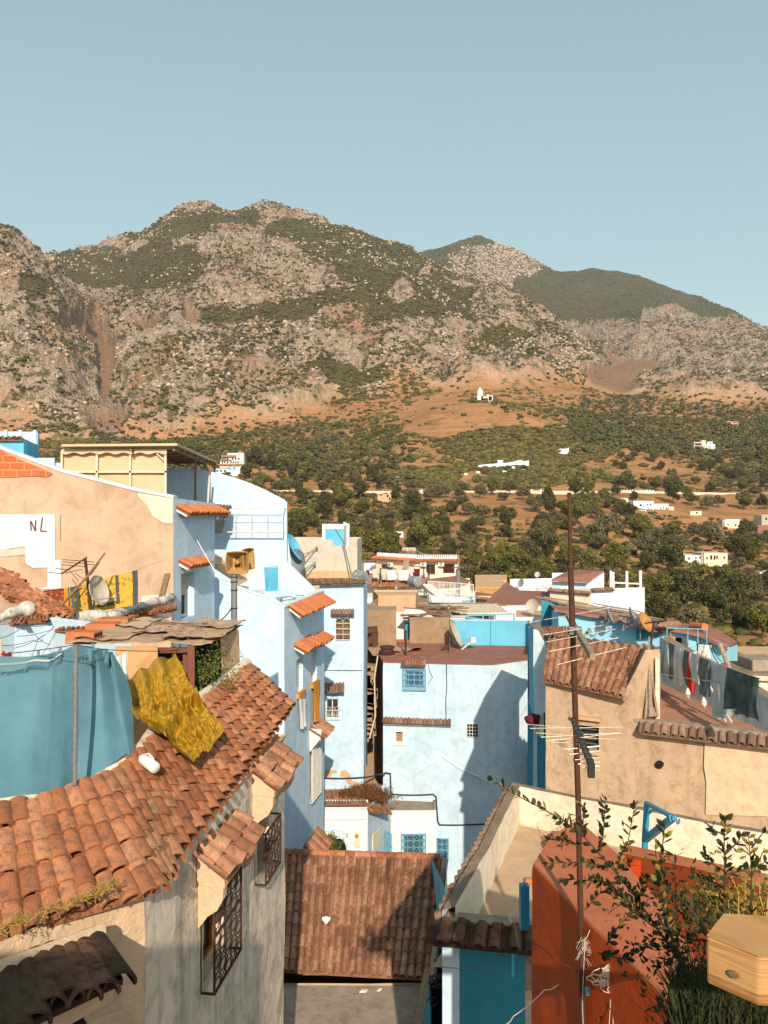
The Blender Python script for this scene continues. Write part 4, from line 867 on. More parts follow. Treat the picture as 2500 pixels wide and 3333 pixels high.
g2 = House('house', 'rough grey rooftop room with a satellite dish on its left corner', FP((938, 36.5), (1163, 36.5), (1178, 40), (938, 40)), Z_(1756, 36.5), ZB, ['grey', 'grey', 'grey', 'grey'])
g2.profile(0, [(938, 1756), z2(670, 368), z2(672, 415), z2(770, 416), z2(855, 432), (1163, 1784)]); g2.walls().roof('concrete', .8)
onwall(g2, 0, [z2(450, 640), z2(560, 610), z2(860, 612), z2(860, 700), z2(470, 700)], 'tan', 'orange_base', off=.02)
g3 = House('house', 'little white rooftop cube with a sky blue panel', FP((1049, 38), (1119, 38), (1138, 40), (1049, 40)), [Z_(1711, 38), Z_(1711, 38), Z_(1706, 40), Z_(1706, 40)], ZB, ['white', 'white', 'white', 'white']).walls().roof('white', .3)
onwall(g3, 0, [z2(613, 288), z2(757, 288), z2(757, 420), z2(613, 420)], 'azure', 'blue_panel', off=.02, thick=.02)
g3f = House('wall', 'white fin of wall rising behind the little rooftop cube', FP((1118, 39), (1137, 39), (1137, 39.3), (1118, 39.3)), [Z_(1699, 39), Z_(1706, 39), Z_(1706, 39), Z_(1699, 39)], -4, ['white'] * 4, cat='wall').walls().roof('white', 0)
dish('satellite_dish', 'large blue grey dish leaning edge on at the left of the grey rooftop room', W(*z2(385, 430), 35.5), (.88, -.16, .45), 1.3, 'azure', 'satellite dishes on the roofs')
dish('satellite_dish', 'dark dish half hidden behind the diagonal parapet near the grey room', W(*z2(385, 540), 35.5), (-.5, -.8, .1), 1.1, 'dishgrey', 'satellite dishes on the roofs')
q = MB().tube([W(*z2(690, 290), 36), W(*z2(752, 385), 36), W(*z2(815, 640), 35.5)], .03, 5); tag(q.build('pipe', M['greym']), 'bent dark pipe leaning against the grey rooftop room', 'pipe')
for a, b in (((545, 430), (445, 510)), ((530, 560), (445, 635))):
 q = MB().bar(W(*z2(*a), 36.3), W(*z2(*b), 35.8), .035); q.box(W(*z2(a[0] - 8, a[1] + 8), 36.3), W(*z2(a[0] + 10, a[1] - 8), 36.2)); q.build('receiver_arm', M['dishorange'] if a[1] < 500 else M['greym'], g2.root)
q = MB(); rnd = random.Random(4)
for _ in range(9): a = W(*z2(rnd.uniform(808, 850), rnd.uniform(650, 680)), 34); q.tube([a, a + Vector((rnd.uniform(.1, .5), 0, rnd.uniform(-.3, .3))), a + Vector((rnd.uniform(.4, .9), 0, rnd.uniform(-.3, .05)))], [.06, .07, .02], 5)
tag(q.build('bundle', M['dishgrey']), 'crumpled grey plastic bundle on the tiled eave corner', 'bundle')
# ---- alley side: dark brown rubble wall & junk
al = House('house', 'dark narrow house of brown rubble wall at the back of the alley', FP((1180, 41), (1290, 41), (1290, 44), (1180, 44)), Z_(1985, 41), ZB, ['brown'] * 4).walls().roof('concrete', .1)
# ---- Center house C
ZC = -7.09
cfp = [(X_(1247, 36.2), 36.2), (X_(1599, 35.6), 35.6), (X_(1717, 36.8), 36.8), (X_(1720, 42.0), 42.0), (X_(1212.5, 42.0), 42.0)]
ch = House('house', 'broad pale blue house with flat red roof in the middle of the town', cfp, ZC, ZB, ['pale', 'pale2', 'pale', 'brickdark', 'brickdark'], res=.8, amp=.03)
cw1 = ch.rect(0, z3(402, 1385), z3(540, 1512)); cw2 = ch.rect(0, z7(804, 518), z7(850, 588)); cw3 = ch.rect(0, z7(1235, 470), z7(1302, 553))
ch.window(0, cw1, 'two', fmat='bmetal', gmat='bmetal', gtype='lattice', gext=.12, goff=.12, label='blue framed window in a lattice cage under the roof edge')
ch.window(0, cw2, 'none', fmat='white', panemat='brown', gmat=None); ch.window(0, cw3, 'none', fmat='blackm', gmat='wmetal', gtype='dense', goff=.02, panemat='dark')
cw4 = ch.rect(0, ze(1440, 1215), ze(1570, 1460)); ch.window(0, cw4, 'plain', fmat='bmetal', gmat='bmetal', gtype='lattice', gext=.06, goff=.12)
ch.walls()
q = MB(); q.poly([wob((p.x, p.y, ZC + .0), .02) for p in ch.fp]); q.build('roof', M['redroof'], ch.root)
cope(ch, 0, 'redroof', h=.04, over=.04, th=.2); cope(ch, 1, 'redroof', h=.04, over=.04, th=.2); cope(ch, 3, 'redroof', h=.12, over=.02, th=.2)
ch.hood(0, z3(380, 0)[0], z3(560, 0)[0], z3(0, 1306)[1], z3(0, 1328)[1], .35, cols=8, mat='tile2', wmat='azure')
ch.hood(0, z7(736, 0)[0], z7(1140, 0)[0], z7(0, 440)[1], z7(0, 466)[1], .22, cols=17, mat='tile3', wmat='pale', name='string_course')
ch.slab(0, (lambda r: (r[0] - .09, r[1] - .09, r[2] + .09, r[3] + .09))(cw2), .03, -.005)
fr = MB(); a, b, c, e = cw2
for r in ((a - .1, b - .1, a, e + .1), (c, b - .1, c + .1, e + .1), (a, e, c, e + .1), (a, b - .1, c, b)): ch.slab(0, r, .05, .0, fr)
fr.build('window_surround', M['white'], ch.root)
q = MB().tube([ch.pt(0, *z7(1112, 110), off=.03), ch.pt(0, *z7(1114, 250), off=.03), ch.pt(0, *z7(1108, 330), off=.03), ch.pt(0, *z7(1110, 440), off=.03)], .018, 5); q.build('conduit', M['wire'], ch.root)
q = MB().prism([ch.pt(0, *z7(1356, 130), off=.0), ch.pt(0, *z7(1382, 128), off=.0), ch.pt(0, *z7(1382, 128), off=-.1)], (0, 0, -7.4)); 
q = MB(); pk = ze(1510, 225)
for a, b in ((ze(900, 640), pk), (pk, ze(1700, 360)), (ze(1700, 360), z7(1390, 830))): q.bar(ch.pt(0, *a, off=.02), ch.pt(0, *b, off=.02), .10, .03)
q.build('gable_scar', M['whiteblue'], ch.root)
rp = lambda px, py: (lambda Y: Vector((X_(px, Y), Y, ZC)))(ZC * F / (CY - py))
q = MB(); c0 = rp(*za(408, 1400)); q.tube([c0, c0 + Vector((0, 0, .35))], [.36, .30], 14); q.tube([c0 + Vector((0, 0, .1)), c0 + Vector((0, 0, .14))], .42, 14); q.tube([c0 + Vector((0, 0, .33)), c0 + Vector((0, 0, .40))], .38, 14); tag(q.build('roof_vent', M['rust']), 'rusty round vent stub on the flat red roof', 'vent')
q = MB(); c0 = rp(*za(628, 1415)); q.tube([c0, c0 + Vector((0, 0, 1.25))], .055, 8); tag(q.build('post', M['rust']), 'short rusty post standing on the flat red roof', 'post')
q = MB(); P_ = []
for i in range(40): t = i / 39; P_.append(rp(*za(440 + 330 * t + 25 * math.sin(i), 1440 - 40 * math.sin(t * 5) ** 2)) + Vector((0, 0, .03)))
q.tube(P_, .022, 5, False); tag(q.build('hose', M['redtop']), 'pink hose coiled loosely on the flat red roof', 'hose')
line_thing('cable', 'pale cable looping down the blue wall beside the caged window', 'cable', [ch.pt(0, *z7(950, 60), off=.1), ch.pt(0, *z7(1000, 90), off=.06), ch.pt(0, *z7(1010, 150), off=.06), ch.pt(0, *z7(1030, 190), off=.06), ch.pt(0, *z7(1000, 235), off=.06)], .012, 'greym', n=4)
hang('tarpaulin', 'tan spotted tarpaulin lying along the rear edge of the red roof', 'tarpaulin', W(*za(130, 1295), 40.8), W(*za(850, 1290), 41.2), rp(*za(230, 1400)) + Vector((0, 0, .1)), rp(*za(800, 1370)) + Vector((0, 0, .08)), 'card', wave=.12, freq=1.6, nu=30)
dd = dish('satellite_dish', 'big dish seen edge on at the rear of the flat red roof', rp(*za(1240, 1340)) + Vector((0, .2, .8)), (.88, -.22, .40), 1.4, 'dishwhite', 'satellite dishes on the roofs', mast=rp(*za(1150, 1400)))
q = MB(); a = W(*za(1300, 1345), 39.6); b = W(*za(1440, 1225), 39.4); q.tube([a, b], .05, 6); q.obox(b, (.13, 0, 0), (0, .1, 0), (0, 0, .14)); q.build('receiver_arm', M['wmetal'], dd)
q = MB(); 
for a, b in (((1055, 1350), (1210, 1200)), ((1140, 1290), (1145, 1400)), ((1050, 1340), (1090, 1410)), ((1100, 1150), (1105, 1370))): q.tube([W(*za(*a), 39.3), W(*za(*b), 39.3)], .035, 5)
tag(q.build('antenna', M['rust']), 'rusty broken antenna frame on the red roof beside the edge on dish', 'antenna')
line_thing('cable', 'black cable with hanging ties stepping across the pale blue walls', 'cable', [h2.pt(0, *z7(376, 795), off=.05), h2.pt(0, *z7(620, 790), off=.05), W(*z7(700, 775), 34), ch.pt(0, *z7(750, 762), off=.06), ch.pt(0, *z7(776, 765), off=.06), ch.pt(0, *z7(780, 880), off=.06), ch.pt(0, *z7(800, 893), off=.06), ch.pt(0, *z7(1035, 892), off=.06), ch.pt(0, *z7(1050, 905), off=.06), ch.pt(0, *z7(1060, 1050), off=.06), ch.pt(0, *z7(1072, 1075), off=.06), ch.pt(0, *z7(1360, 1068), off=.06)], .035, 'wire', n=6, sag=.03)
line_thing('pipe', 'pale drain pipe climbing the dark alley wall', 'pipe', [W(*z7(700, 60), 36.6), W(*z7(680, 200), 36.4), W(*z7(685, 430), 36.2), W(*z7(650, 560), 36)], .035, 'wirew', n=3)
q = MB(); rnd = random.Random(8)
for i in range(26):
 y = 130 + i * 17; x = rnd.uniform(622, 660); a = W(*z7(x, y), 38); q.obox(a, (rnd.uniform(.2, .5), 0, rnd.uniform(-.1, .1)), (0, .3, 0), (0, 0, rnd.uniform(.05, .2)))
tag(q.build('rubble', M['brown'], None), 'stacked rubble and boards wedged in the alley between two blue houses', 'rubble')
sl = House('wall', 'sloping rubble buttress at the foot of the alley', FP((1185, 34.3), (1258, 34.3), (1258, 35.5), (1185, 35.5)), [Z_(2480, 34.3), Z_(2600, 34.3), Z_(2600, 35.5), Z_(2480, 35.5)], ZB, ['brown'] * 4, cat='wall', amp=.08, res=.4).walls().roof('tan', 0)
q = MB(); 
for a, b, w in (((910, 1070), (1018, 1062), .35), ((915, 1100), (918, 1190), .25), ((1000, 1090), (1000, 1190), .3), ((925, 1180), (1000, 1100), .15)): q.bar(W(*z2(*a), 40.5), W(*z2(*b), 40.5), w, .3)
tag(q.build('unfinished_doorway', M['brickdark']), 'unfinished brick frame above the alley', 'brick frame')
# ---- white and tan block, brown blocks, turquoise wall
wt_ = House('house', 'tall white block with an orange tan top band', FP((1232, 43.5), (1352, 43.5), (1362, 47), (1215, 47)), Z_(1941, 43.5), ZB, ['white', 'tan', 'tan', 'brown'], amp=.03)
wt_.walls().roof('tan', .1)
onwall(wt_, 0, [za(298, 690), za(749, 690), za(746, 865), za(560, 880), za(298, 896)], 'tan', 'tan_band', off=.04, thick=.01)
wt2 = House('house', 'brown rendered house edge left of the tall white block', FP((1180, 45), (1233, 43.8), (1233, 47), (1180, 47)), [Z_(1985, 45), Z_(1941, 44), Z_(1941, 47), Z_(1985, 47)], ZB, ['brown'] * 4).walls().roof('brown', 0)
wt2.hood(0, 1183, 1215, 1985, 1992, .3, cols=5, mat='tileblack')
tk = thing('water_tank', 'blue plastic water tank squeezed between the white block and brown wall', 'tank', W(1330, 2090, 42.5)); q = MB(); c0 = W(1332, 2023, 43); q.tube([c0, c0 - Vector((0, 0, .1)), c0 - Vector((0, 0, 1.4))], [.28, .26, .25], 14); q.build('barrel', M['azure'], tk)
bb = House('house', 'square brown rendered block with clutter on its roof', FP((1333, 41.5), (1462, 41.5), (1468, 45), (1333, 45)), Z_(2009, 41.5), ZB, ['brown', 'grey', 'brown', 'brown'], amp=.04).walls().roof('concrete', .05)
q = MB(); rnd = random.Random(5)
for _ in range(34):
 a = W(za(rnd.uniform(690, 1270), 0)[0], 2005, rnd.uniform(41.5, 44.5)); a.z = Z_(2008, 41.5) + rnd.uniform(.05, .3); l = rnd.uniform(.4, 1.3); t = rnd.uniform(-.6, .6); q.obox(a, (l * math.cos(t) / 2, l * math.sin(t) / 2, rnd.uniform(-.08, .08)), (-.07 * math.sin(t), .07 * math.cos(t), 0), (0, 0, .03))
tag(q.build('planks', M['wood']), 'heap of broken planks and tiles on the brown block', 'planks')
q = MB(); c0 = W(*za(770, 940), 42); q.tube([c0 - Vector((.9, 0, 0)), c0 - Vector((.6, 0, -.2)), c0 + Vector((.2, 0, .12)), c0 + Vector((.9, 0, -.1))], [.05, .2, .22, .05], 8); tag(q.build('sack', M['clothwhite'], smooth=True), 'pale sack lying on top of the brown block', 'sack')
tq = House('wall', 'bright turquoise rooftop wall behind the red roof', FP((1463, 42), (1480, 41), (1724, 40.6), (1724, 43), (1463, 43)), [Z_(2014, 42), Z_(2023, 41), Z_(2020, 40.6), Z_(2020, 43), Z_(2014, 43)], ZB, ['grey', 'azure', 'azure', 'azure', 'azure'], cat='wall', amp=.03).walls().roof('whiteblue', 0)
q = MB().bar(tq.pt(1, 1597, 2022, off=.01), tq.pt(1, 1597, 2112, off=.01), .03, .02); q.build('joint', M['teal'], tq.root)
tb = House('wall', 'tan strip of wall between the red roof and turquoise wall', FP((1600, 40.2), (1718, 40.2), (1718, 40.8), (1600, 40.8)), Z_(2112, 40.2), ZB, ['tan'] * 4, cat='wall').walls().roof('tan', 0)
wb = House('wall', 'white parapet block behind the turquoise wall', FP((1462, 43.5), (1514, 43.5), (1514, 44.5), (1462, 44.5)), Z_(2011, 43.5), ZB, ['white'] * 4, cat='wall').walls().roof('white', 0)
pc = thing('canopy', 'ribbed beige sheet canopy on a turquoise steel frame', 'canopy', W(1520, 2020, 46))
a, b, c, d = W(*za(890, 812), 50), W(*z3(1100, 872), 50), W(*z3(1190, 940), 45), W(*za(1290, 922), 45)
q = MB(); q.prism([a, b, c, d], (0, 0, .05)); 
for i in range(0, 13): q.bar(a.lerp(b, i / 12) + Vector((0, 0, .07)), d.lerp(c, i / 12) + Vector((0, 0, .07)), .05)
q.build('sheet', M['cream'], pc)
q = MB(); q.bar(d - Vector((0, 0, .08)), W(*z3(1245, 942), 45), .09); 
for x in (1000, 1097, 1240): q.bar(W(z3(x, 0)[0], z3(0, 948)[1], 45), W(z3(x, 0)[0], z3(0, 1000)[1], 45), .08)
q.bar(W(*z3(835, 965), 44.6), W(*z3(1105, 1000), 44.6), .09); q.bar(W(*za(900, 830), 50), W(*za(1050, 900), 46.5), .1); q.build('frame', M['bmetal'], pc)
gb = House('house', 'grey shaded room under the beige canopy', FP((1395, 46.5), (1590, 46.5), (1590, 51), (1395, 51)), Z_(1990, 46.5), ZB, ['grey', 'white', 'grey', 'brown']).walls().roof('concrete', 0)
ww = House('house', 'long low white wall house behind the canopy', FP((1560, 50), (1905, 50), (1905, 54), (1560, 54)), [Z_(1970, 50), Z_(1972, 50), Z_(1972, 54), Z_(1970, 54)], ZB, ['white'] * 4).walls().roof('concrete', 0)
wl = House('house', 'small white block with brown top below the round dish', FP((1680, 44), (1765, 44), (1765, 47), (1680, 47)), Z_(2008, 44), ZB, ['whiteblue'] * 4).walls().roof('tan', 0)
dish('satellite_dish', 'round cream dish facing left above the turquoise wall', W(*z3(1378, 885), 44), (-.62, -.75, .25), .8, 'dishwhite', 'satellite dishes on the roofs', mast=W(*z3(1350, 950), 44.4))
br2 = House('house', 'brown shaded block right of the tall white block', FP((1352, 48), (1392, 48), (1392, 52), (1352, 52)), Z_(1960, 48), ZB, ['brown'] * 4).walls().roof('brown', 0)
# ---- balconied white railings
def railing(name, label, a, b, h, mat, n, scroll=True):
 a, b = Vector(a), Vector(b); up = Vector((0, 0, h)); q = MB(); q.bar(a, b, .05); q.bar(a + up, b + up, .06); q.bar(a + up * .15, b + up * .15, .03)
 for i in range(n + 1):
  p = a.lerp(b, i / n); q.bar(p, p + up, .06 if i % 8 == 0 else .03)
 if scroll:
  d = (b - a).normalized()
  for i in range(0, n, 8):
   for k_ in (.35, .7):
    c = a.lerp(b, (i + 2.5) / n) + up * k_; q.tube([c + d * .16 * math.cos(t * .9) * (1 - t / 9) + Vector((0, 0, .16)) * math.sin(t * .9) * (1 - t / 9) for t in range(8)], .022, 4, False)
 return tag(q.build(name, M[mat]), label, 'railing', 'white scrolled balcony railings')
railing('railing', 'white scrolled railing nearest, above the beige canopy', W(*za(905, 795), 52), W(*za(1400, 790), 52), 1.0, 'wmetal', 30)
railing('railing', 'short angled end of the nearest white railing beside the brown block', W(*za(760, 770), 55), W(*za(900, 795), 52), .8, 'wmetal', 10, False)
railing('railing', 'farther white scrolled railing below the brown roof of the crenellated house', W(*za(900, 655), 58), W(*za(1440, 700), 56), .85, 'wmetal', 32)
bp_ = House('house', 'pale azure parapet room behind the white railings', FP((1390, 56.5), (1547, 56.5), (1547, 61), (1390, 61)), Z_(1944, 56.5), ZB, ['pale'] * 4).walls().roof('white', 0)
q = MB().bar(W(*za(1310, 755), 56.3), W(*za(1455, 748), 56.3), .12, .05); q.build('stripe', M['azure'], bp_.root)
sh = thing('solar_water_heater', 'grey solar water heater drum with long sloping collector', 'water heater', W(*za(790, 660), 50)); c0 = W(*za(775, 525), 50)
q = MB(); q.tube([c0 + Vector((-.45, .5, 0)), c0 + Vector((-.4, .4, 0)), c0 + Vector((0, -.3, 0)), c0 + Vector((.03, -.35, 0))], [.24, .34, .34, .24], 18); q.build('tank', M['dishgrey'], sh)
q = MB(); a, b = W(*za(830, 570), 50), W(*za(1010, 730), 48.5); q.prism([a, a + Vector((.6, .5, 0)), b + Vector((.6, .5, 0)), b], (0, 0, .06)); q.build('collector', M['wmetal'], sh)
q = MB(); 
for x in (765, 860): q.bar(W(*za(x, 520), 50.2), W(*za(x, 690), 50.2), .06)
q.bar(W(*za(800, 585), 49.8), W(*za(960, 685), 48.6), .08); q.build('stand', M['greym'], sh)
ch3 = thing('chimney', 'tall grey metal flue with conical cap beside the brown roof', 'chimney', W(*za(1262, 660), 57)); q = MB(); q.tube([W(*za(1264, 770), 57), W(*za(1256, 380), 57)], .17, 10); q.build('flue', M['greym'], ch3); q = MB(); q.tube([W(*za(1255, 362), 57), W(*za(1255, 348), 57)], [.48, .05], 12); q.tube([W(*za(1255, 385), 57), W(*za(1255, 360), 57)], .05, 6); q.build('cap', M['greym'], ch3)
# ---- crenellated guest house
cg = House('house', 'cream house with sawtooth blue parapet, air conditioners and red eave', FP((1224, 74), (1352, 70), (1489, 70), (1495, 78), (1224, 80)), Z_(1816, 70), ZB, ['cream', 'cream', 'cream', 'cream', 'cream'], amp=.02)
cg.tops = [Z_(1816, 72)] * 5
for i, a, b in ((1, (875, 325), (980, 438)), (1, (1080, 318), (1212, 422)), (0, (330, 318), (430, 375))):
 r = cg.rect(i, za(*a), za(*b)); cg.window(i, r, 'two', fmat='wood', panemat='glass' if a[0] != 1080 else 'clothmaroon', gmat='rust' if a[0] > 800 else None, gtype='lattice' if a[0] == 1080 else 'grid', goff=.04)
cg.walls().roof('concrete', 0)
for i in (0, 1, 2): 
 if i < 2: cg.hood3(i, -.2, cg.seg(i)[3] + .2, cg.tops[0] + .02, cg.tops[0] - .16, .5, mat='tilenew', wmat='cream', name='eave')
q = MB()
for i in (0, 1):
 A, B, d, L_, n = cg.seg(i); m = int(L_ / .19); zt0 = cg.tops[0] + .0
 cg.slab(i, (0, zt0, L_, zt0 + .14), .1, -.2, q)
 for j in range(m):
  t = L_ * (j + .5) / m; w = .055; pts = [cg.at(i, t - w, zt0 + .14, -.1), cg.at(i, t + w, zt0 + .14, -.1), cg.at(i, t + w, zt0 + .32, -.1), cg.at(i, t, zt0 + .42, -.1), cg.at(i, t - w, zt0 + .32, -.1)]; q.prism(pts, Vector((n.x, n.y, 0)) * -.08)
q.build('crenellation', M['whiteblue'], cg.root)
def ac(px, py, H, i, label):
 p = H.pt(i, px, py, off=.25); r = thing('air_conditioner', label, 'air conditioner', p - Vector((0, 0, .4)), 'outdoor air conditioner units on the cream house'); A, B, d, L_, n = H.seg(i); u = Vector((d.x, d.y, 0)); w = Vector((n.x, n.y, 0))
 MB().obox(p, u * .27, w * .12, Vector((0, 0, .19))).build('casing', M['white'], r); c = p + w * .12 - u * .05; MB().tube([c, c + w * .03], .14, 14).build('fan', M['greym'], r); MB().obox(p - Vector((0, 0, .22)), u * .25, w * .14, Vector((0, 0, .03))).build('bracket', M['greym'], r)
ac(*za(1052, 312), cg, 1, 'air conditioner between the two windows of the cream house'); ac(*za(838, 315), cg, 1, 'air conditioner left of the first window on the cream house'); ac(*za(470, 320), cg, 0, 'air conditioner on the shaded left face of the cream house')
q = MB(); a, b, c, d = W(*za(625, 270), 69.5), W(*za(660, 270), 69.5), W(*za(600, 380), 69), W(*za(650, 385), 69); q.bar(a, c, .16); q.bar(b, d, .16)
for i in range(1, 7): q.bar(a.lerp(c, i / 7), b.lerp(d, i / 7), .1)
tag(q.build('ladder', M['woodgrey']), 'wooden ladder leaning up to the red eave of the cream house', 'ladder')
for x, lb in ((655, 'left white solar drum on the cream house roof'), (735, 'right white solar drum with collector on the cream house roof')):
 r = thing('solar_water_heater', lb, 'water heater', W(*za(x, 190), 74), 'solar drums on the cream house roof'); c0 = W(*za(x, 145), 74); q = MB(); q.tube([c0 + Vector((-.4, 0.4, 0)), c0 + Vector((0, 0, 0)), c0 + Vector((.04, -.05, 0))], [.22, .22, .16], 14); q.build('tank', M['dishwhite'], r)
 q = MB(); q.bar(c0 + Vector((.15, 0, -.1)), c0 + Vector((1.3, -.2, -.6)), .15, .05); q.build('collector', M['greym'], r); q = MB(); q.bar(c0, c0 - Vector((0, 0, .8)), .05); q.build('stand', M['greym'], r)
cb = House('house', 'low pale blue room with red top left of the cream house', FP((1164, 78), (1186, 76), (1226, 76), (1226, 80), (1164, 80)), Z_(1832, 76), ZB, ['grey', 'whiteblue', 'whiteblue', 'whiteblue', 'whiteblue']).walls().roof('redroof', -.05)
lw = House('house', 'lower wing with laundry balcony and blue arched windows', FP((1168, 66), (1222, 62), (1288, 61.5), (1394, 64), (1400, 70), (1168, 72)), Z_(1893, 63), ZB, ['cream', 'cream', 'white', 'white', 'white', 'cream'], amp=.02)
ws = [lw.rect(0, za(112, 585), za(150, 680)), lw.rect(1, za(312, 615), za(358, 695)), lw.rect(1, za(388, 625), za(448, 690)), lw.rect(2, za(640, 620), za(695, 680))]
lw.window(0, ws[0], fmat='bmetal'); lw.window(1, ws[1], fmat='bmetal', panemat='azure'); lw.window(1, ws[2], fmat='bmetal', gmat='blackm'); lw.window(2, ws[3], fmat='wmetal', gmat='wmetal'); lw.walls().roof('terrfloor', .0)
M['bluedeco'] = flat('sky blue painted surround', (.16, .42, .62), .8)
onwall(lw, 1, [za(292, 565), za(455, 565), za(455, 605), za(440, 612), za(410, 570), za(385, 612), za(370, 612), za(335, 570), za(310, 612), za(308, 700), za(292, 700)], 'bluedeco', 'blue_surround', off=.02)
for i in (0, 1, 2): lw.hood3(i, -.1, lw.seg(i)[3] + .1, Z_(1886, 63) + .1, Z_(1902, 63), .5, mat='tile', wmat='white', name='eave')
q = MB(); 
for i in (1, 2):
 L_ = lw.seg(i)[3]
 for j in range(5):
  t = L_ * j / 4.0; c = lw.at(i, min(max(t, .15), L_ - .15), Z_(1893, 63), -.1); q.tube([c, c + Vector((0, 0, .55)), c + Vector((0, 0, .75))], [.13, .13, .03], 6)
 q.bar(lw.at(i, 0, Z_(1893, 63) + .45, -.1), lw.at(i, L_, Z_(1893, 63) + .45, -.1), .03)
q.build('balustrade', M['pale'], lw.root)
for (x0, x1, y0, y1, m, lb) in ((70, 122, 395, 480, 'clothmaroon', 'dark red rug over the balcony at its far left end'), (150, 195, 385, 480, 'clothmaroon', 'second dark red rug on the laundry balcony'), (230, 300, 375, 480, 'clothcream', 'patterned cream cloth on the laundry balcony'), (340, 400, 385, 505, 'clothcream', 'long cream curtain drying on the laundry balcony'), (405, 505, 385, 510, 'clothwhite', 'pair of white sheets drying on the laundry balcony'), (540, 665, 385, 515, 'clothwhite', 'big white sheet drying in the middle of the balcony'), (715, 800, 372, 470, 'clothmaroon', 'dark maroon blanket at the right end of the balcony'), (655, 740, 370, 415, 'clothgrey', 'grey checked blanket beside the maroon one')):
 hang('laundry', lb, 'laundry', W(*za(x0, y0 + 5), 61), W(*za(x1, y0), 61), W(*za(x0 + 4, y1), 61), W(*za(x1 - 2, y1 - 3), 61), m, 'laundry drying on the balcony of the cream house', wave=.09, freq=2, nu=10, nv=6)
q = MB(); q.tube([W(*za(325, 365), 60.8), W(*za(325, 505), 60.8)], .05, 5); q.tube([W(*za(325, 368), 60.8), W(*za(520, 375), 60.8)], .03, 5); q.tube([W(*za(845, 350), 61), W(*za(848, 495), 61)], .05, 5); q.tube([W(*za(680, 340), 61), W(*za(845, 350), 61)], .03, 5)
tag(q.build('clothes_rack', M['blackm']), 'dark metal laundry frame along the balcony', 'frame')
q = MB(); q.tube([W(*za(360, 628), 58), W(*za(625, 618), 58)], .04, 5); 
for x in (380, 556, 625): q.tube([W(*za(x, 622), 58), W(*za(x, 690), 58)], .035, 5)
tag(q.build('clothes_rack', M['blackm']), 'dark pipe frame standing in front of the blue arched windows', 'frame')
bs2 = House('house', 'small blue and white balcony block next to the narrow blue house', FP((1178, 58), (1212, 58), (1212, 62), (1178, 62)), Z_(1948, 58), ZB, ['whiteblue'] * 4).walls().roof('white', 0)
def hiproof(name, label, wallfp, zt, roofpts, wm='cream', rm='redroof', cat='house'):
 h = House(name, label, wallfp, zt, ZB, [wm] * len(wallfp)).walls(); q = MB()
 for poly in roofpts: q.prism(poly, (0, 0, -.12))
 q.build('roof', M[rm], h.root); return h
r1 = [W(*za(868, 500), 63), W(*za(1245, 455), 67), W(*za(1430, 520), 63), W(*za(1350, 540), 62), W(*za(900, 575), 60)]
hiproof('house', 'low wing under a brown sheet roof right of the laundry balcony', FP((1400, 61), (1530, 62.5), (1530, 66), (1400, 66)), Z_(1900, 61), [r1], 'cream')
r2 = [W(*z3(1000, 870), 50), W(*z3(1185, 690), 64), W(*z3(1255, 760), 62), W(*z3(1590, 772), 60), W(*z3(1480, 870), 50)]
hiproof('house', 'house with a wide brown tin roof in the middle distance', FP((1575, 52), (1770, 52), (1790, 60), (1600, 60)), Z_(1985, 52), [r2], 'white')
yb = House('house', 'ochre yellow house with a striped balcony front', FP((1547, 66), (1636, 66), (1640, 72), (1547, 72)), Z_(1911, 66), ZB, ['tan', 'tan', 'tan', 'tan']).walls().roof('tan', 0)
M['ochrey'] = flat('ochre yellow', (.55, .32, .07), .8); 
q = MB()
for i in range(28): yb.slab(0, (.1 + i * .08 * 1.02, Z_(1935, 66), .1 + i * .0816 + .045, Z_(1914, 66)), .04, .05, q)
q.build('balcony_slats', M['ochrey'], yb.root)
yb2 = House('house', 'tan roofed house behind the ochre balcony', FP((1546, 72), (1650, 74), (1650, 80), (1546, 80)), Z_(1893, 72), ZB, ['tan'] * 4).walls().roof('tan', 0)
rl3 = hiproof('house', 'low brown lean-to roof under the ochre balcony', FP((1545, 62), (1610, 62), (1610, 66), (1545, 66)), Z_(1940, 62), [[W(1540, 1925, 66), W(1625, 1936, 66), W(1625, 1950, 61), W(1540, 1943, 61)]])
wd = House('house', 'white and blue distant house with rooftop clutter at the tree line', FP((1660, 90), (1800, 90), (1800, 96), (1660, 96)), [Z_(1885, 90), Z_(1882, 90), Z_(1882, 96), Z_(1885, 96)], ZB, ['whiteblue'] * 4).walls().roof('white', 0)
wd2 = 0 and House('house', 'grey low wall house left of the clutter roofed white one', FP((1490, 95), (1548, 95), (1548, 100), (1490, 100)), Z_(1812, 95), ZB, ['grey'] * 4).walls().roof('concrete', 0)
dish('satellite_dish', 'small dish on the clutter roofed white house at the tree line', W(*z3(1420, 640), 92), (-.6, -.7, .3), .7, 'dishwhite', 'satellite dishes on the roofs')
dish('satellite_dish', 'dark dish on the left of the clutter roofed white house', W(*z3(1292, 705), 88), (-.8, -.5, .3), .9, 'dishgrey', 'satellite dishes on the roofs')
hang('laundry', 'grey sheet hanging on the clutter roofed white house', 'laundry', W(*z3(1405, 725), 88), W(*z3(1530, 712), 88), W(*z3(1405, 770), 88), W(*z3(1530, 760), 88), 'clothgrey', None, wave=.1, freq=3)
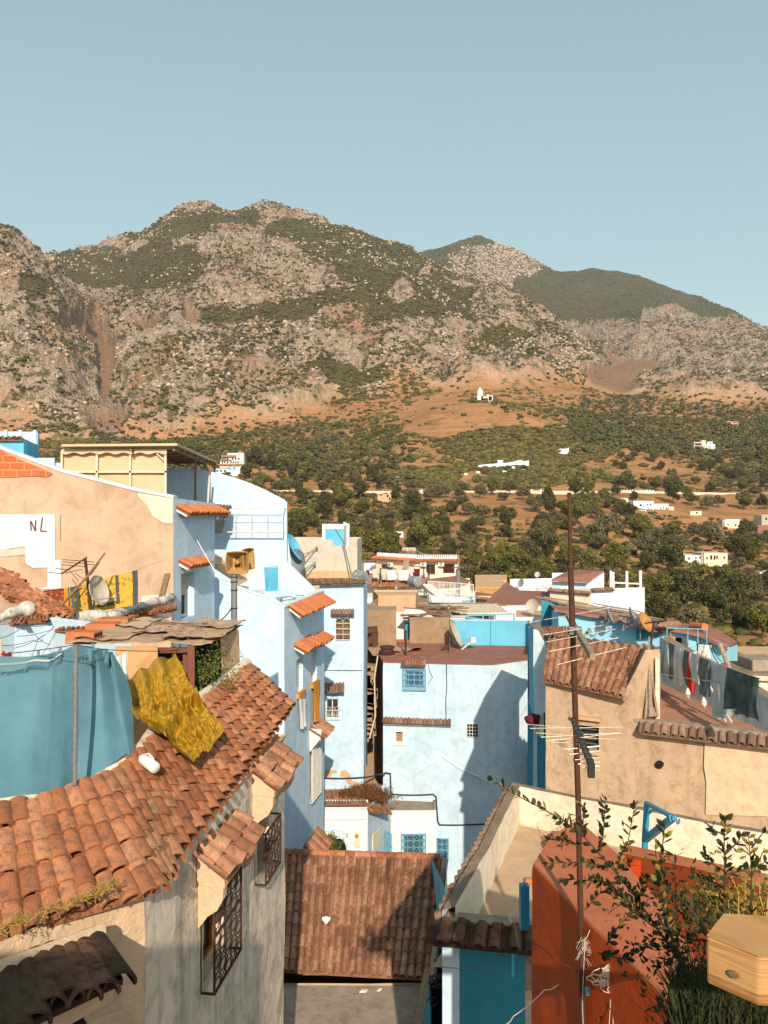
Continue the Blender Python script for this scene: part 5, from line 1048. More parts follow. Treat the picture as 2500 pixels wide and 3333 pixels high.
# ---- portal house, corner roofs, annex
pt_ = House('house', 'white blue portal with scalloped arch and battlement frieze', FP((1040, 31.8), (1197, 31.8), (1270, 34.3), (1040, 34.3)), Z_(2625, 31.8), ZB, ['whiteblue', 'pale', 'pale', 'pale'], amp=.012)
ar = pt_.rect(0, ze(108, 1200), ze(357, 1500)); a, b, c, e = ar; cx = pt_.sz(0, *ze(210, 1200))[0]; rad = c - cx
pt_.hole(0, (cx - rad, b, c, pt_.sz(0, *ze(210, 1215))[1]), .5)
pt_.walls()
pt_.slab(0, (cx - rad, b, c, e), .01, -.5).build('doorway', M['dark'], pt_.root)
q = MB(); zc0 = e - rad * .95
for sgn in (-1, 1):
 pts = [pt_.at(0, cx + sgn * rad * math.cos(t), zc0 + rad * .97 * math.sin(t), -.02) for t in [math.pi / 2 * j / 10 for j in range(11)]]; cor = pt_.at(0, cx + sgn * rad * 1.01, zc0 + rad * 1.05, -.02); q.prism(pts + [pt_.at(0, cx, zc0 + rad * 1.05, -.02), cor], (0, .2, 0))
q.tube([pt_.at(0, cx + rad * 1.16 * math.cos(t), zc0 + rad * 1.14 * math.sin(t), .0) for t in [math.pi * j / 20 for j in range(21)]], .05, 6)
q.build('arch', M['whiteblue'], pt_.root)
q = MB(); n_ = 13
pts = []
for j in range(n_ * 6 + 1):
 t = math.pi * (.06 + .88 * j / (n_ * 6)); rr = rad * 1.52 + .05 * abs(math.sin(j * math.pi / 6)); pts.append(pt_.at(0, cx + rr * math.cos(t), zc0 + rr * math.sin(t) * .98, .01))
q.tube(pts, .022, 5, False); q.build('scalloped_moulding', M['pale'], pt_.root)
q = MB(); 
for (x, yy) in [(190, 865), (265, 865), (340, 865), (417, 865), (495, 865)]: r = pt_.rect(0, ze(x - 25, yy - 25), ze(x + 22, yy + 38)); pt_.slab(0, r, .05, .0, q)
r = pt_.rect(0, ze(90, 835), ze(620, 850)); pt_.slab(0, (r[0], r[1], r[2], r[3] + .3), .07, .0, q)
r = pt_.rect(0, ze(95, 965), ze(600, 980)); pt_.slab(0, r, .05, .0, q); r = pt_.rect(0, ze(528, 980), ze(536, 1200)); pt_.slab(0, r, .03, .0, q); r = pt_.rect(0, ze(110, 985), ze(536, 992)); pt_.slab(0, r, .03, .0, q)
q.build('frieze', M['whiteblue'], pt_.root)
r = pt_.rect(0, ze(452, 1140), ze(517, 1310)); mbx = pt_.slab(0, r, .07, .0).build('meter_box', M['cream'], pt_.root); r2 = pt_.rect(0, ze(466, 1158), ze(502, 1200)); pt_.slab(0, r2, .01, .071).build('meter_glass', M['brown'], mbx)
r = pt_.rect(1, ze(670, 1180), ze(757, 1278)); pt_.slab(1, r, .04, .0).build('plaque', M['cream'], pt_.root)
dn = MB()
for j in range(2):
 t0, z0 = pt_.sz(0, *ze(166 + j * 22, 1150)); k3 = [(0, .12), (.07, .12), (.03, .07), (.07, .04), (.04, 0), (0, .0)]; dn.tube([pt_.at(0, t0 + x, z0 + y, .012) for x, y in k3], .009, 4, False)
dn.build('door_number', M['wire'], pt_.root)
g = MB(); 
for t in range(9): a = pt_.pt(1, *ze(800 + t * 10, 1105 + t * 8), off=.1); b_ = pt_.pt(1, *ze(800 + t * 10, 1420), off=.1); g.bar(a, b_, .025)
for yy in (1140, 1280, 1400): g.bar(pt_.pt(1, *ze(800, yy - 20), off=.1), pt_.pt(1, *ze(880, yy + 30), off=.1), .03)
g.build('side_grille', M['bmetal'], pt_.root)
q = MB(); tile_roof(q, W(*ze(60, 632), 33.0), W(*ze(470, 620), 33.0), W(*ze(60, 805), 31.4), W(*ze(630, 800), 31.4), 16, 3); q.build('roof', M['tile2'], pt_.root)
q = MB(); tile_roof(q, W(*ze(470, 640), 33.3), W(*ze(830, 700), 34), W(*ze(640, 890), 31.5), W(*ze(905, 915), 32.3), 8, 4, slip=.15); q.build('roof', M['tile2'], pt_.root)
def tuft(name, label, c, n, h, spread, mat, cat='weeds', seed=1, leaf=.05, kind=None, sub=None):
 rnd = random.Random(seed); mb = MB(); c = Vector(c)
 for _ in range(n):
  b = c + Vector((rnd.gauss(0, spread), rnd.gauss(0, spread * .5), 0)); d = Vector((rnd.gauss(0, .5), rnd.gauss(0, .4), 1)).normalized(); l = h * rnd.uniform(.5, 1.2); tp = b + d * l; s_ = Vector((rnd.uniform(-1, 1), rnd.uniform(-1, 1), 0)).normalized() * leaf * .2
  mid = b.lerp(tp, .5) + Vector((rnd.gauss(0, .1), 0, 0)) * l; mb.add([b - s_, b + s_, mid + s_, mid - s_, tp], [(0, 1, 2, 3), (3, 2, 4)], tint=rnd.random())
  for q_ in range(3):
   p = b.lerp(tp, rnd.uniform(.3, 1)); a = Vector((rnd.gauss(0, 1), rnd.gauss(0, 1), rnd.gauss(.3, 1))).normalized() * leaf; e_ = a.orthogonal().normalized() * leaf * .35; mb.add([p, p + a * .5 + e_, p + a, p + a * .5 - e_], [(0, 1, 2, 3)], tint=rnd.random())
 o = mb.build(name, M[mat]); return tag(o, label, cat, kind=kind)
M['dryweed'] = leafmat('dry weed', (.09, .045, .015), (.15, .07, .022), (.21, .115, .045), sc=3)
M['greenweed'] = leafmat('green weed', (.05, .07, .015), (.10, .12, .025), (.20, .20, .05), sc=3)
for (x, y, n_, s_) in ((560, 700, 900, .4), (700, 740, 500, .35), (610, 640, 400, .3)): tuft('roof_weeds', {560: 'thick rust brown weeds in the middle of the portal roof', 700: 'rust brown weeds spilling onto the corner tiles', 610: 'rust brown weeds along the top of the portal roof'}[x], W(*ze(x, y), 32.3), n_, .28, s_, 'dryweed', seed=x, leaf=.06)
tuft('bush', 'small green plant growing beside the arched doorway', W(*ze(60, 1390), 30.8), 300, .8, .25, 'greenweed', 'plant', seed=3, leaf=.09)
an = House('house', 'white annex with flat brown roof and blue lattice window', FP((1271, 34.9), (1420, 34.9), (1418, 36.25), (1271, 36.25)), -13.55, ZB, ['whiteblue'] * 4, amp=.012)
r = an.rect(0, ze(1045, 1175), ze(1285, 1440)); an.window(0, r, 'two', fmat='bmetal', gmat='bmetal', gtype='lattice', gext=.1, goff=.12); an.walls().roof('concrete', .0)
cope(an, 1, 'concrete', h=.1, over=.0, th=.12)
for t in (900, 928): an.slab(0, (lambda r_: (r_[0], ZB, r_[0] + .05, r_[3]))(an.rect(0, ze(t, 900), ze(t + 10, 1300))), .03, .0).build('pilaster', M['whiteblue'], an.root)
# ================================================================ TOWN: right side
# ---- big white house with oxide roof room and columns
wh = House('house', 'large white and pale blue house with brown roofed rooftop room', FP((1790, 52), (1925, 50), (2098, 52), (2098, 58), (1790, 60)), Z_(1910, 51), ZB, ['cream', 'whiteblue', 'whiteblue', 'whiteblue', 'whiteblue'], amp=.03)
wh.tops = [Z_(1918, 52), Z_(1918, 50), Z_(1912, 52), Z_(1912, 58), Z_(1912, 60)]
wh.walls().roof('redroof', .0); wh.hood3(0, 0, wh.seg(0)[3], wh.tops[0] + .05, wh.tops[0] - .12, .2, mat='tile3', name='eave'); wh.hood3(1, 0, 1.8, wh.tops[1] + .05, wh.tops[1] - .12, .2, mat='tile3', name='eave')
wr = House('house', 'rooftop room with slanting brown roof on the large white house', FP((1797, 53), (1911, 52), (1966, 52.5), (1966, 57), (1797, 57)), [Z_(1893, 53), Z_(1897, 52), Z_(1864, 52.5), Z_(1864, 57), Z_(1864, 57)], wh.tops[0] - .1, ['pale', 'whiteblue', 'whiteblue', 'pale', 'pale']).walls()
q = MB(); q.prism([W(*z4(196, 812), 52.5), W(*z4(440, 822), 51.5), W(*z4(551, 752), 52.3), W(*z4(325, 742), 57)], (0, 0, .1)); q.build('roof', M['redroof'], wr.root)
cl = thing('column', 'row of three bare white columns with a rail on the white house roof', 'columns', W(2040, 1912, 53)); q = MB()
for x, t in ((596, 740), (612, 750), (705, 745), (797, 740)): q.bar(W(*z4(x, t), 53), W(z4(x, 0)[0], 1914, 53), .16 if x > 600 else .1)
q.bar(W(*z4(612, 822), 53), W(*z4(800, 830), 53), .09); q.build('column', M['white'], cl)
q = MB().box(W(2098, 1945, 52), W(2102, 1960, 55)); 
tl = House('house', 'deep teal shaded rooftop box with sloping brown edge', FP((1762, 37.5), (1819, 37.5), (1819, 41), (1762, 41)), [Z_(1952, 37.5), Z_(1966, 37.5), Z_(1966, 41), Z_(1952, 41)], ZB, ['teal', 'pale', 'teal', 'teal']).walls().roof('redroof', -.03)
fac = [(1818, 33.5), (1975, 32.9), (2060, 32.4), (2180, 31.6), (2290, 31.0), (2377, 30.3)]
tp = [z4(245, 1004), z4(600, 1050), z4(770, 1094), z4(1000, 1130), z4(1200, 1175), z4(1405, 1258)]
fpl = [(X_(a, Y), Y) for (a, Y) in fac]; tops = [Z_(p[1], Y) for p, (a, Y) in zip(tp, fac)]
bk = [(2400, 33), (2330, 36), (2200, 38.5), (2000, 41), (1770, 43)]
bz = [Z_(z4(1432, 1240)[1], 33), Z_(z4(1300, 1150)[1], 36), Z_(z4(1150, 1100)[1], 38.5), Z_(z4(650, 1028)[1], 41), Z_(z4(150, 945)[1], 43)]
lb_ = House('house', 'long azure house with narrow rusty roof, open metal window and clotheslines', fpl + [(X_(a, Y), Y) for a, Y in bk], tops + bz, ZB, ['pale3' if False else 'skyblue' for _ in range(11)] if 'skyblue' in M else ['pale'] * 11, amp=.03)
M['skyblue'] = plaster('sky blue limewash', (0.22, 0.53, 0.72), (0.29, 0.60, 0.76), (0.30, 0.42, 0.48), 0.3, streak=0.3); lb_.mats = ['skyblue'] * 11
rw = lb_.rect(3, zd(958, 345), zd(1078, 500)); lb_.hole(3, rw, .3)
rw2 = lb_.rect(3, zd(1150, 395), zd(1200, 480)); lb_.window(3, rw2, 'none', fmat='bmetal', panemat='dark')
lb_.walls()
lb_.slab(3, (rw[0], rw[1], rw[2], rw[3]), .01, -.3).build('opening', M['dark'], lb_.root)
q = MB(); a, b, c, d = [lb_.pt(3, *zd(x, y), off=o) for x, y, o in ((1025, 350, .05), (1078, 345, .4), (1078, 480, .4), (1025, 500, .05))]; q.prism([a, b, c, d], (0, .03, 0)); wn = q.build('window', M['wmetal'], lb_.root); q = MB()
for i in range(1, 5): q.bar(a.lerp(d, i / 5) - Vector((0, .02, 0)), b.lerp(c, i / 5) - Vector((0, .02, 0)), .025)
for i in range(0, 4): q.bar(a.lerp(b, i / 3) - Vector((0, .02, 0)), d.lerp(c, i / 3) - Vector((0, .02, 0)), .025)
q.build('muntin', M['greym'], wn)
q = MB(); F_ = [Vector((x, y, z)) for (x, y), z in zip(lb_.fp, lb_.tops)]; n = Vector((-.25, -.3, -.06))
front = [p + n for p in F_[:6]]; back = F_[6:][::-1]
m_ = 40
def along(pl, u): 
 u = u * (len(pl) - 1); i = min(int(u), len(pl) - 2); return pl[i].lerp(pl[i + 1], u - i)
q.grid(lambda u, v: wob(along(back, u) * (1 - v) + along(front, u) * v + Vector((0, 0, .12)), .05), m_, 5); q.grid(lambda u, v: wob(along(back, u) * (1 - v) + along(front, u) * v, .05), m_, 5)
for i in range(m_): a, b = along(front, i / m_), along(front, (i + 1) / m_); q.quad(wob(a, .05), wob(b, .05), wob(b + Vector((0, 0, .12)), .05), wob(a + Vector((0, 0, .12)), .05))
q.build('roof', M['redroof'], lb_.root)
q = MB(); rnd = random.Random(12)
for _ in range(46):
 u = rnd.uniform(.02, .42); a = along(back, u) * .5 + along(front, u) * .5 + Vector((rnd.uniform(-.3, .3), rnd.uniform(-1.6, 1.6), .18 + rnd.uniform(0, .18))); d = (along(back, min(u + .1, 1)) - along(back, u)).normalized() + Vector((rnd.uniform(-.08, .08), rnd.uniform(-.1, .1), 0)); l = rnd.uniform(.6, 2.2); q.bar(a - d * l / 2, a + d * l / 2, .10, .04)
tag(q.build('planks', M['woodgrey']), 'long bleached planks piled on the rusty strip roof', 'planks')
q = MB(); q.prism([W(*zd(615, 225), 32.4), W(*zd(865, 290), 32.2), W(*zd(790, 300), 31.2), W(*zd(625, 270), 31.2)], (0, 0, .06)); q.prism([lb_.pt(2, *zd(615, 225), off=.02), lb_.pt(2, *zd(860, 300), off=.02), lb_.pt(2, *zd(800, 340), off=.02), lb_.pt(2, *zd(620, 362), off=.02)], (0, -.01, 0))
tag(q.build('ledge_roof', M['redroof']), 'curved brown ledge roof jutting below the orange dish', 'ledge')
q = MB(); q.prism([lb_.pt(2, *zd(615, 285), off=.05), lb_.pt(2, *zd(840, 305), off=.05), lb_.pt(2, *zd(800, 345), off=.05), lb_.pt(2, *zd(617, 362), off=.05)], (0, -.02, 0)); q.build('teal_panel', M['teal'], lb_.root)
q = MB(); 
for _ in range(14): a = W(*zd(rnd.uniform(850, 960), rnd.uniform(205, 235)), 31); q.obox(a, (rnd.uniform(.1, .25), 0, rnd.uniform(-.05, .05)), (0, .15, 0), (0, .02, .07))
tag(q.build('bricks', M['tile3']), 'small heap of grey rubble and bricks on the rusty strip roof', 'bricks')
q = MB(); a, b = W(*zd(1110, 240), 33), W(*zd(1230, 250), 32); q.tube([a, b], .16, 10); tag(q.build('roof_ridge_pipe', M['tilenew']), 'short red barrel ridge sticking up behind the strip roof', 'ridge')
dish('satellite_dish', 'left grey dish standing on the azure wall beside the planks', W(*zd(378, 150), 31.8), (.86, -.28, .42), .66, 'dishgrey', 'satellite dishes on the roofs', mast=W(*zd(285, 280), 32.5))
dish('satellite_dish', 'larger grey dish standing next to the orange one', W(*zd(597, 160), 31), (.84, -.30, .45), .85, 'dishgrey', 'satellite dishes on the roofs', mast=W(*zd(480, 280), 31.8))
dish('satellite_dish', 'orange rusty dish tilted back on the azure house', W(*zd(700, 205), 30.5), (.62, -.62, .48), .80, 'dishorange', 'satellite dishes on the roofs')
dish('satellite_dish', 'dark orange dish hanging before the open metal window', W(*zd(958, 398), 27.5), (.80, -.42, .42), .74, 'dishorange', 'satellite dishes on the roofs')
dish('satellite_dish', 'tiny grey dish peeping over the tiled roof ridge', W(*zd(195, 300), 29), (.75, -.5, .3), .36, 'dishgrey', 'satellite dishes on the roofs')
for pts, lb in (([(285, 285), (370, 200)], 'left tangled metal dish bracket on the azure wall'), ([(480, 280), (590, 190)], 'right tangled metal dish bracket on the azure wall')):
 q = MB(); a, b = W(*zd(*pts[0]), 31.6), W(*zd(*pts[1]), 31.2); q.bar(a, b, .07); rnd = random.Random(pts[0][0])
 for _ in range(10): c_ = a.lerp(b, rnd.random()); q.bar(c_ + Vector((rnd.uniform(-.3, .3), 0, rnd.uniform(-.2, .2))), c_ + Vector((rnd.uniform(-.3, .3), 0, rnd.uniform(-.2, .2))), .04)
 tag(q.build('dish_bracket', M['greym']), lb, 'bracket')
ma = thing('antenna_mast', 'thin rusty mast with crossbar by the ledge roof', 'antenna mast', W(*zd(745, 420), 29)); q = MB(); q.tube([W(*zd(742, 430), 28), W(*zd(770, 200), 28)], .04, 6); q.build('mast', M['rust'], ma); q = MB(); q.tube([W(*zd(690, 218), 28.3), W(*zd(880, 195), 27.6)], .03, 6)
for t in range(6): p = W(*zd(720 + 28 * t, 214 - 3.3 * t), 28.2 - .08 * t); q.tube([p - Vector((.02, .25, -.06)), p + Vector((.02, .25, .06))], .012, 4)
q.build('crossbar', M['rust'], ma)
q = MB(); 
for x in (888, 1075, 1165, 1247): q.tube([W(*zd(x, 262 + (x - 888) * .03), 26.5), W(*zd(x, 400), 26.5)], .02, 5)
q.tube([W(*zd(888, 262), 26.5), W(*zd(1247, 272), 26.5)], .02, 5); tag(q.build('clothes_rack', M['bmetal']), 'thin blue pipe frame for clotheslines before the azure house', 'frame')
# ---- Beige house with tiled roof
P0, P1 = Vector((4.647, 22.09)), Vector((6.9, 21.0)); P2 = Vector((X_(2560, 19.45), 19.45))
ridge_back = Vector((X_(2148, 25.6), 25.6)); 
be = House('house', 'sandy rendered house with tiled lean-to roof, slatted window and tiled terrace edge', [P0, P1, Vector((X_(2148, 21.1), 21.1)), Vector((X_(2110, 24.5), 24.5)), Vector((X_(1787, 24.6), 24.6))], [Z_(2216, 22.09), Z_(2262, 21), -4.62, -3.95, -3.95], ZB, ['beige2', 'beige2', 'parapet', 'beige2', 'beige2'], amp=.03, res=.5)
be.tops = [Z_(2220, 22.09), Z_(2178, 21), Z_(2105, 21.1), -4.3, -4.3]; be.profile(0, [(1776, 2222), (2022, 2272), (2024, z9(0, 588)[1]), (2071, z9(0, 425)[1])]); be.profile(1, [(2072.5, z9(0, 418)[1]), (2101, z9(0, 305)[1]), (2148, z9(0, 300)[1])])
rw = be.rect(0, z9(520, 752), z9(645, 912)); be.window(0, rw, 'bars', fmat='greym', panemat='dark', depth=.2, hole=True); be.walls()
be.slab(0, be.rect(0, z9(478, 690), z9(662, 730)), .16, 0).build('lintel', M['tan'], be.root)
be.slab(0, be.rect(0, z9(515, 918), z9(655, 940)), .08, 0).build('window_sill', M['tan'], be.root)
q = MB(); q.prism([be.pt(0, *z9(x, y), off=.0) for x, y in ((405, 835), (440, 835), (445, 875), (425, 885), (402, 870))], (0, -.03, 0)); q.build('patch', M['concrete'], be.root)
q = MB(); tile_roof(q, W(*z9(350, 238), 24.6), W(*z9(925, 292), 23.6), W(*z9(318, 488), 21.9), W(*z9(790, 585), 20.75), 12, 8, seg=7, slip=.05, rng=random.Random(2)); q.build('roof', M['tile2'], be.root)
q = MB(); a, b = W(*z9(345, 232), 24.7), W(*z9(1010, 300), 23.7)
tile_roof(q, a + Vector((0, .6, -.05)), b + Vector((.1, .6, -.05)), a, b + Vector((0, -.1, -.1)), 14, 1, seg=6, rng=random.Random(4)); q.build('ridge_tiles', M['tile3'], be.root)
q = MB(); vm_ = [W(*z9(790, 590), 20.75), W(*z9(925, 300), 23.6), W(*z9(895, 300), 23.5), W(*z9(870, 420), 22.2), W(*z9(830, 540), 21.2), W(*z9(770, 590), 20.9)]
va, vb = W(*z9(782, 588), 20.8), W(*z9(925, 292), 23.6); q.tube([va.lerp(vb, t) + Vector((.08, 0, -.02)) for t in (0, .25, .5, .75, 1)], [.1, .13, .12, .14, .12], 8)
q.build('verge', M['mortar'], be.root)
q = MB(); rnd = random.Random(6)
cn = thing('cane_bundle', 'bundle of long wooden canes leaning against the side of the tiled house', 'canes', W(*z9(960, 705), 20.9))
for i, (x0, x1, t) in enumerate(((925, 930, 400), (950, 945, 225), (958, 955, 330), (968, 950, 560), (985, 965, 580), (998, 952, 370))):
 q = MB(); a = W(*z9(x0, 706), 20.85); b = W(*z9(x1, t), 21.2); q.tube([a, a.lerp(b, .33) + Vector((rnd.uniform(-.03, .03), 0, 0)), a.lerp(b, .66) + Vector((rnd.uniform(-.03, .03), 0, 0)), b], [.04, .036, .032, .028], 7); q.build('cane', M['woodgrey'], cn)
sw = House('wall', 'narrow end wall behind the leaning canes', FP((2134, 20.95), (2148, 21.0), (2150, 24.5), (2140, 24.5)), [Z_(2140, 21.02), Z_(2140, 21.3), Z_(2130, 24), Z_(2130, 24)], -6.2, ['parapet'] * 4, cat='wall', res=.4).walls().roof('parapet', 0)
q = MB(); tile_roof(q, W(*z9(915, 285), 23.2), W(*z9(1010, 290), 23.2), W(*z9(925, 340), 21.4), W(*z9(1000, 345), 21.4), 4, 4, rng=random.Random(9)); q.build('small_roof', M['tile3'], sw.root)
TZ = Z_(2352, 21.0)
lw2 = House('house', 'long sandy wall carrying the terracotta terrace with a scalloped tile edge', [P1, P2, Vector((X_(2560, 20.6), 20.6)), Vector((X_(2165, 26.0), 26.0)), Vector((X_(2110, 25.9), 25.9))], TZ, ZB, ['beige2', 'beige2', 'beige2', 'beige2', 'beige2'], amp=.03, res=.5).walls()
q = MB(); q.poly([(p.x, p.y, TZ + .02) for p in lw2.fp]); q.build('roof', M['terrfloor'], lw2.root)
onwall(lw2, 0, [z9(1280, 850), z9(1660, 850), z9(1660, 1300), z9(1285, 1290), z9(1290, 1100), z9(1275, 1000)], 'creamwall', 'newer_patch', off=.04, thick=.01)
d = lw2.seg(0)
lw2.hood3(0, .15, d[3], TZ + .02, TZ - .17, .32, cols=int(d[3] / .235), mat='tile3', name='tile_edge', seg=8)
q = MB(); q.prism([lw2.at(0, -.05, TZ + .02, .03), lw2.at(0, d[3], TZ + .02, .03), lw2.at(0, d[3], TZ + .02, -.28), lw2.at(0, -.05, TZ + .02, -.28)], (0, 0, .09)); q.build('curb', M['concrete'], lw2.root)
q = MB(); h0 = lw2.sz(0, *z9(1007, 992)); q.tube([lw2.at(0, h0[0] + .09 * math.cos(t) * (1 + .3 * math.sin(2 * t)), h0[1] + .09 * math.sin(t), .02) for t in [math.pi * i / 5 for i in range(11)]], .03, 5); q.prism([lw2.at(0, h0[0] + .09 * math.cos(t) * (1 + .3 * math.sin(2 * t)), h0[1] + .09 * math.sin(t), .05) for t in [math.pi * i / 4 for i in range(8)]], (0, .03, 0)); q.build('vent_hole', M['dark'], lw2.root)
pw = House('wall', 'blue grey parapet along the back of the terracotta terrace', [Vector((X_(2148, 25.8), 25.8)), Vector((X_(2560, 19.2), 19.2)), Vector((X_(2600, 19.6), 19.6)), Vector((X_(2170, 26.4), 26.4))], [TZ + 1.5, TZ + .75, TZ + .75, TZ + 1.5], TZ - .1, ['whiteblue', 'whiteblue', 'whiteblue', 'whiteblue'], cat='wall', res=.6, amp=.03)
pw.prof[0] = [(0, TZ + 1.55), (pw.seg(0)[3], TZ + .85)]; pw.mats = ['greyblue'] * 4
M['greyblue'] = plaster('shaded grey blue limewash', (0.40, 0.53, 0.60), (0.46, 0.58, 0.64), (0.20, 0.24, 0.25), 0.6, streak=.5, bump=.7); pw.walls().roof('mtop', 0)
la, lb2 = W(*zd(830, 345), 25.0), W(*zd(1740, 720), 17.6)
def lpt(px): # point on the line at pixel column px
 k_ = (px - CX) / F; a, b = la, lb2; t = (k_ * a.y - a.x) / ((b.x - a.x) - k_ * (b.y - a.y)); p = a.lerp(b, t); p.z -= .25 * 4 * max(0, t * (1 - t)) * .3; return p
line_thing('clothesline', 'upper clothesline running across the terracotta terrace', 'clothesline', [la, lb2], .012, 'wirew', 'clotheslines over the terracotta terrace', sag=.07)
line_thing('clothesline', 'lower clothesline sagging over the terracotta terrace', 'clothesline', [W(*zd(700, 650), 21.3), W(*zd(1700, 775), 19.5)], .01, 'greym', 'clotheslines over the terracotta terrace', sag=.05)
def lau(x0, x1, yb0, yb1, m, label, wave=.10, name='laundry', xb0=None, xb1=None, **k):
 a, b = lpt(zd(x0, 0)[0]), lpt(zd(x1, 0)[0]); c = W(*zd(xb0 or x0, yb0), a.y); d_ = W(*zd(xb1 or x1, yb1), b.y)
 return hang(name, label, 'laundry', a, b, c, d_, m, 'laundry on the terracotta terrace', wave=wave, freq=k.pop('freq', 2), nu=18, nv=14, seed=x0 * .1, hem=.22, **k)
lau(820, 905, 640, 700, 'clothgrey', 'leftmost pale grey garment on the terrace line'); lau(905, 950, 700, 740, 'clothdark', 'narrow dark trousers on the terrace line')
lau(948, 1040, 740, 800, 'clothgrey', 'grey shirt hung by its hem on the terrace line'); lau(1042, 1088, 760, 800, 'clothdark', 'dark garment hung left of the red one', xb0=1055)
lau(1078, 1118, 770, 840, 'clothred', 'red and white cloth hanging in the middle of the terrace line', xb0=1070, xb1=1128); lau(1095, 1190, 700, 790, 'clothgrey', 'light grey long shirt right of the red cloth', wave=.1, xb0=1100)
lau(1190, 1290, 840, 880, 'clothdark', 'dark grey sweater with heavy folds on the terrace line', wave=.12, xb0=1165, xb1=1255); lau(1288, 1422, 1050, 1075, 'clothgrey', 'long translucent grey sheet reaching down to the terrace', wave=.1, xb0=1295, xb1=1445, freq=3)
lau(1424, 1700, 1000, 1090, 'clothblack', 'wide dark green patterned cloth nearest on the terrace line', wave=.14, freq=2.5)
for (x0, x1, y0, y1, m, lb) in ((1120, 1165, 470, 560, 'clothgrey', 'small shirt on the farther line'), (1170, 1225, 405, 540, 'clothgrey', 'grey shirt on the farther line'), (1228, 1292, 410, 530, 'clothwhite', 'ruffled white cloth on the farther line')):
 hang('laundry', lb + ' before the azure house', 'laundry', W(*zd(x0, y0), 24), W(*zd(x1, y0 + 5), 24), W(*zd(x0, y1), 24), W(*zd(x1 - 10, y1), 24), m, 'laundry before the azure house', wave=.08, freq=2, nu=10, nv=8)
for (x, y0, y1, lb) in ((1075, 800, 910, 'white rag dangling low under the red cloth'), (1218, 880, 990, 'white rag dangling low under the dark sweater')):
 a = W(*zd(x, y0), 21.5); q = MB(); q.tube([a, W(*zd(x + 2, (y0 + y1) / 2), 21.5), W(*zd(x + 6, y1), 21.5)], [.02, .09, .01], 6); tag(q.build('rag', M['clothwhite'], smooth=True), lb, 'rag')
pr_ = MB(); pr_.tube([W(*zd(1270, 780), 21.5), W(*zd(1470, 1110), 20.4)], .035, 6); tag(pr_.build('clothes_prop', M['wirew']), 'wooden clothes prop leaning on the terracotta terrace', 'prop')
q = MB(); q.tube([W(*zd(1362, 405), 21), W(*zd(1470, 670), 20.5)], [.07, .05], 8); tag(q.build('pole', M['woodgrey']), 'bleached wooden pole leaning above the long dark cloth', 'pole')
for i, pts in enumerate((((1290, 400), (1380, 560)), ((1250, 350), (1350, 575)))): line_thing('wire', ['thin slack wire by the leaning pole', 'second thin slack wire left of the first'][i], 'wire', [W(*zd(*pts[0]), 24), W(*zd(*pts[1]), 22)], .012, 'wire', sag=.1)
q = MB(); q.obox(W(*zd(1290, 590), 23.6), (.30, -.3, -.16), (.1, .2, 0), (0, 0, .10)); tag(q.build('brick_steps', M['brick']), 'orange brick slope behind the hanging laundry', 'bricks')
dr = thing('chimney', 'round plastered cistern with a broken stone slab on top', 'cistern', W(2470, 2200, 23)); q = MB(); c0 = W(2462, 2178, 23); q.tube([c0, c0 - Vector((0, 0, .14)), c0 - Vector((0, 0, .2)), c0 - Vector((0, 0, 3))], [.98, .98, .8, .8], 20); q.build('drum', M['parapet'], dr); q = MB(); q.obox(c0 + Vector((.35, 0, .15)), (.75, .1, -.03), (0, .5, 0), (0, 0, .2)); q.build('slab', M['concrete'], dr, bevel=.05); q = MB(); q.tube([c0 + Vector((0, 0, .0)), c0 + Vector((0, 0, .06))], 1.0, 20); q.build('rim', M['mtop'], dr)
fr2 = House('house', 'stepped white terrace house below the red eaves on the right edge', FP((2378, 36), (2428, 34.5), (2560, 35), (2560, 38), (2378, 38)), Z_(2142, 35), ZB, ['whiteblue', 'white', 'white', 'white', 'white']).walls().roof('tan', 0)
for i in (0, 1): fr2.hood3(i, -.1, fr2.seg(i)[3], Z_(2136, 35) + .12, Z_(2144, 35) - .12, .3, mat='tile2', name='eave')
# ---- blue tall house left of beige
bl = House('house', 'blue tall narrow house with tiled lean-to next to the sandy house', FP((1722, 27.5), (1737, 25.2), (1778, 24.9), (1800, 27.5), (1800, 31), (1722, 31)), [Z_(2040, 27.5), Z_(2046, 25.2), Z_(2100, 24.9), Z_(2100, 27), Z_(2055, 31), Z_(2038, 31)], ZB, ['azure', 'pale2', 'pale2', 'pale2', 'pale2', 'pale2'], amp=.03)
bl.profile(1, [(1737, 2046), (1752, 2050), (1777.5, 2100)]); bl.walls(); q = MB(); tile_roof(q, W(*z9(285, 165), 30.5), W(*z9(490, 165), 30.5), W(*z9(335, 240), 25.3), W(*z9(500, 230), 25.3), 11, 8, rng=random.Random(14)); q.build('roof', M['tile2'], bl.root)
q = MB(); q.prism([W(*z9(230, 165), 27.3), W(*z9(290, 162), 29), W(*z9(335, 235), 25), W(*z9(300, 235), 25)], (0, 0, .06)); q.build('wall_top', M['mtop'], bl.root)
bk2 = House('wall', 'thin brown brick wall end between two blue houses', FP((1718, 30), (1738, 29.5), (1740, 31), (1718, 31)), Z_(2150, 30), ZB, ['brickdark'] * 4, cat='wall').walls().roof('concrete', 0)
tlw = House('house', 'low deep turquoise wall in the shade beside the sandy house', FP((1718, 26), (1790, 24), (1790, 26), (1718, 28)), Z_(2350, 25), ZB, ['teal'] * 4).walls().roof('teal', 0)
q = MB(); c0 = W(*z9(252, 722), 23.6); 
bm_ = bmesh.new(); bmesh.ops.create_icosphere(bm_, subdivisions=3, radius=1)
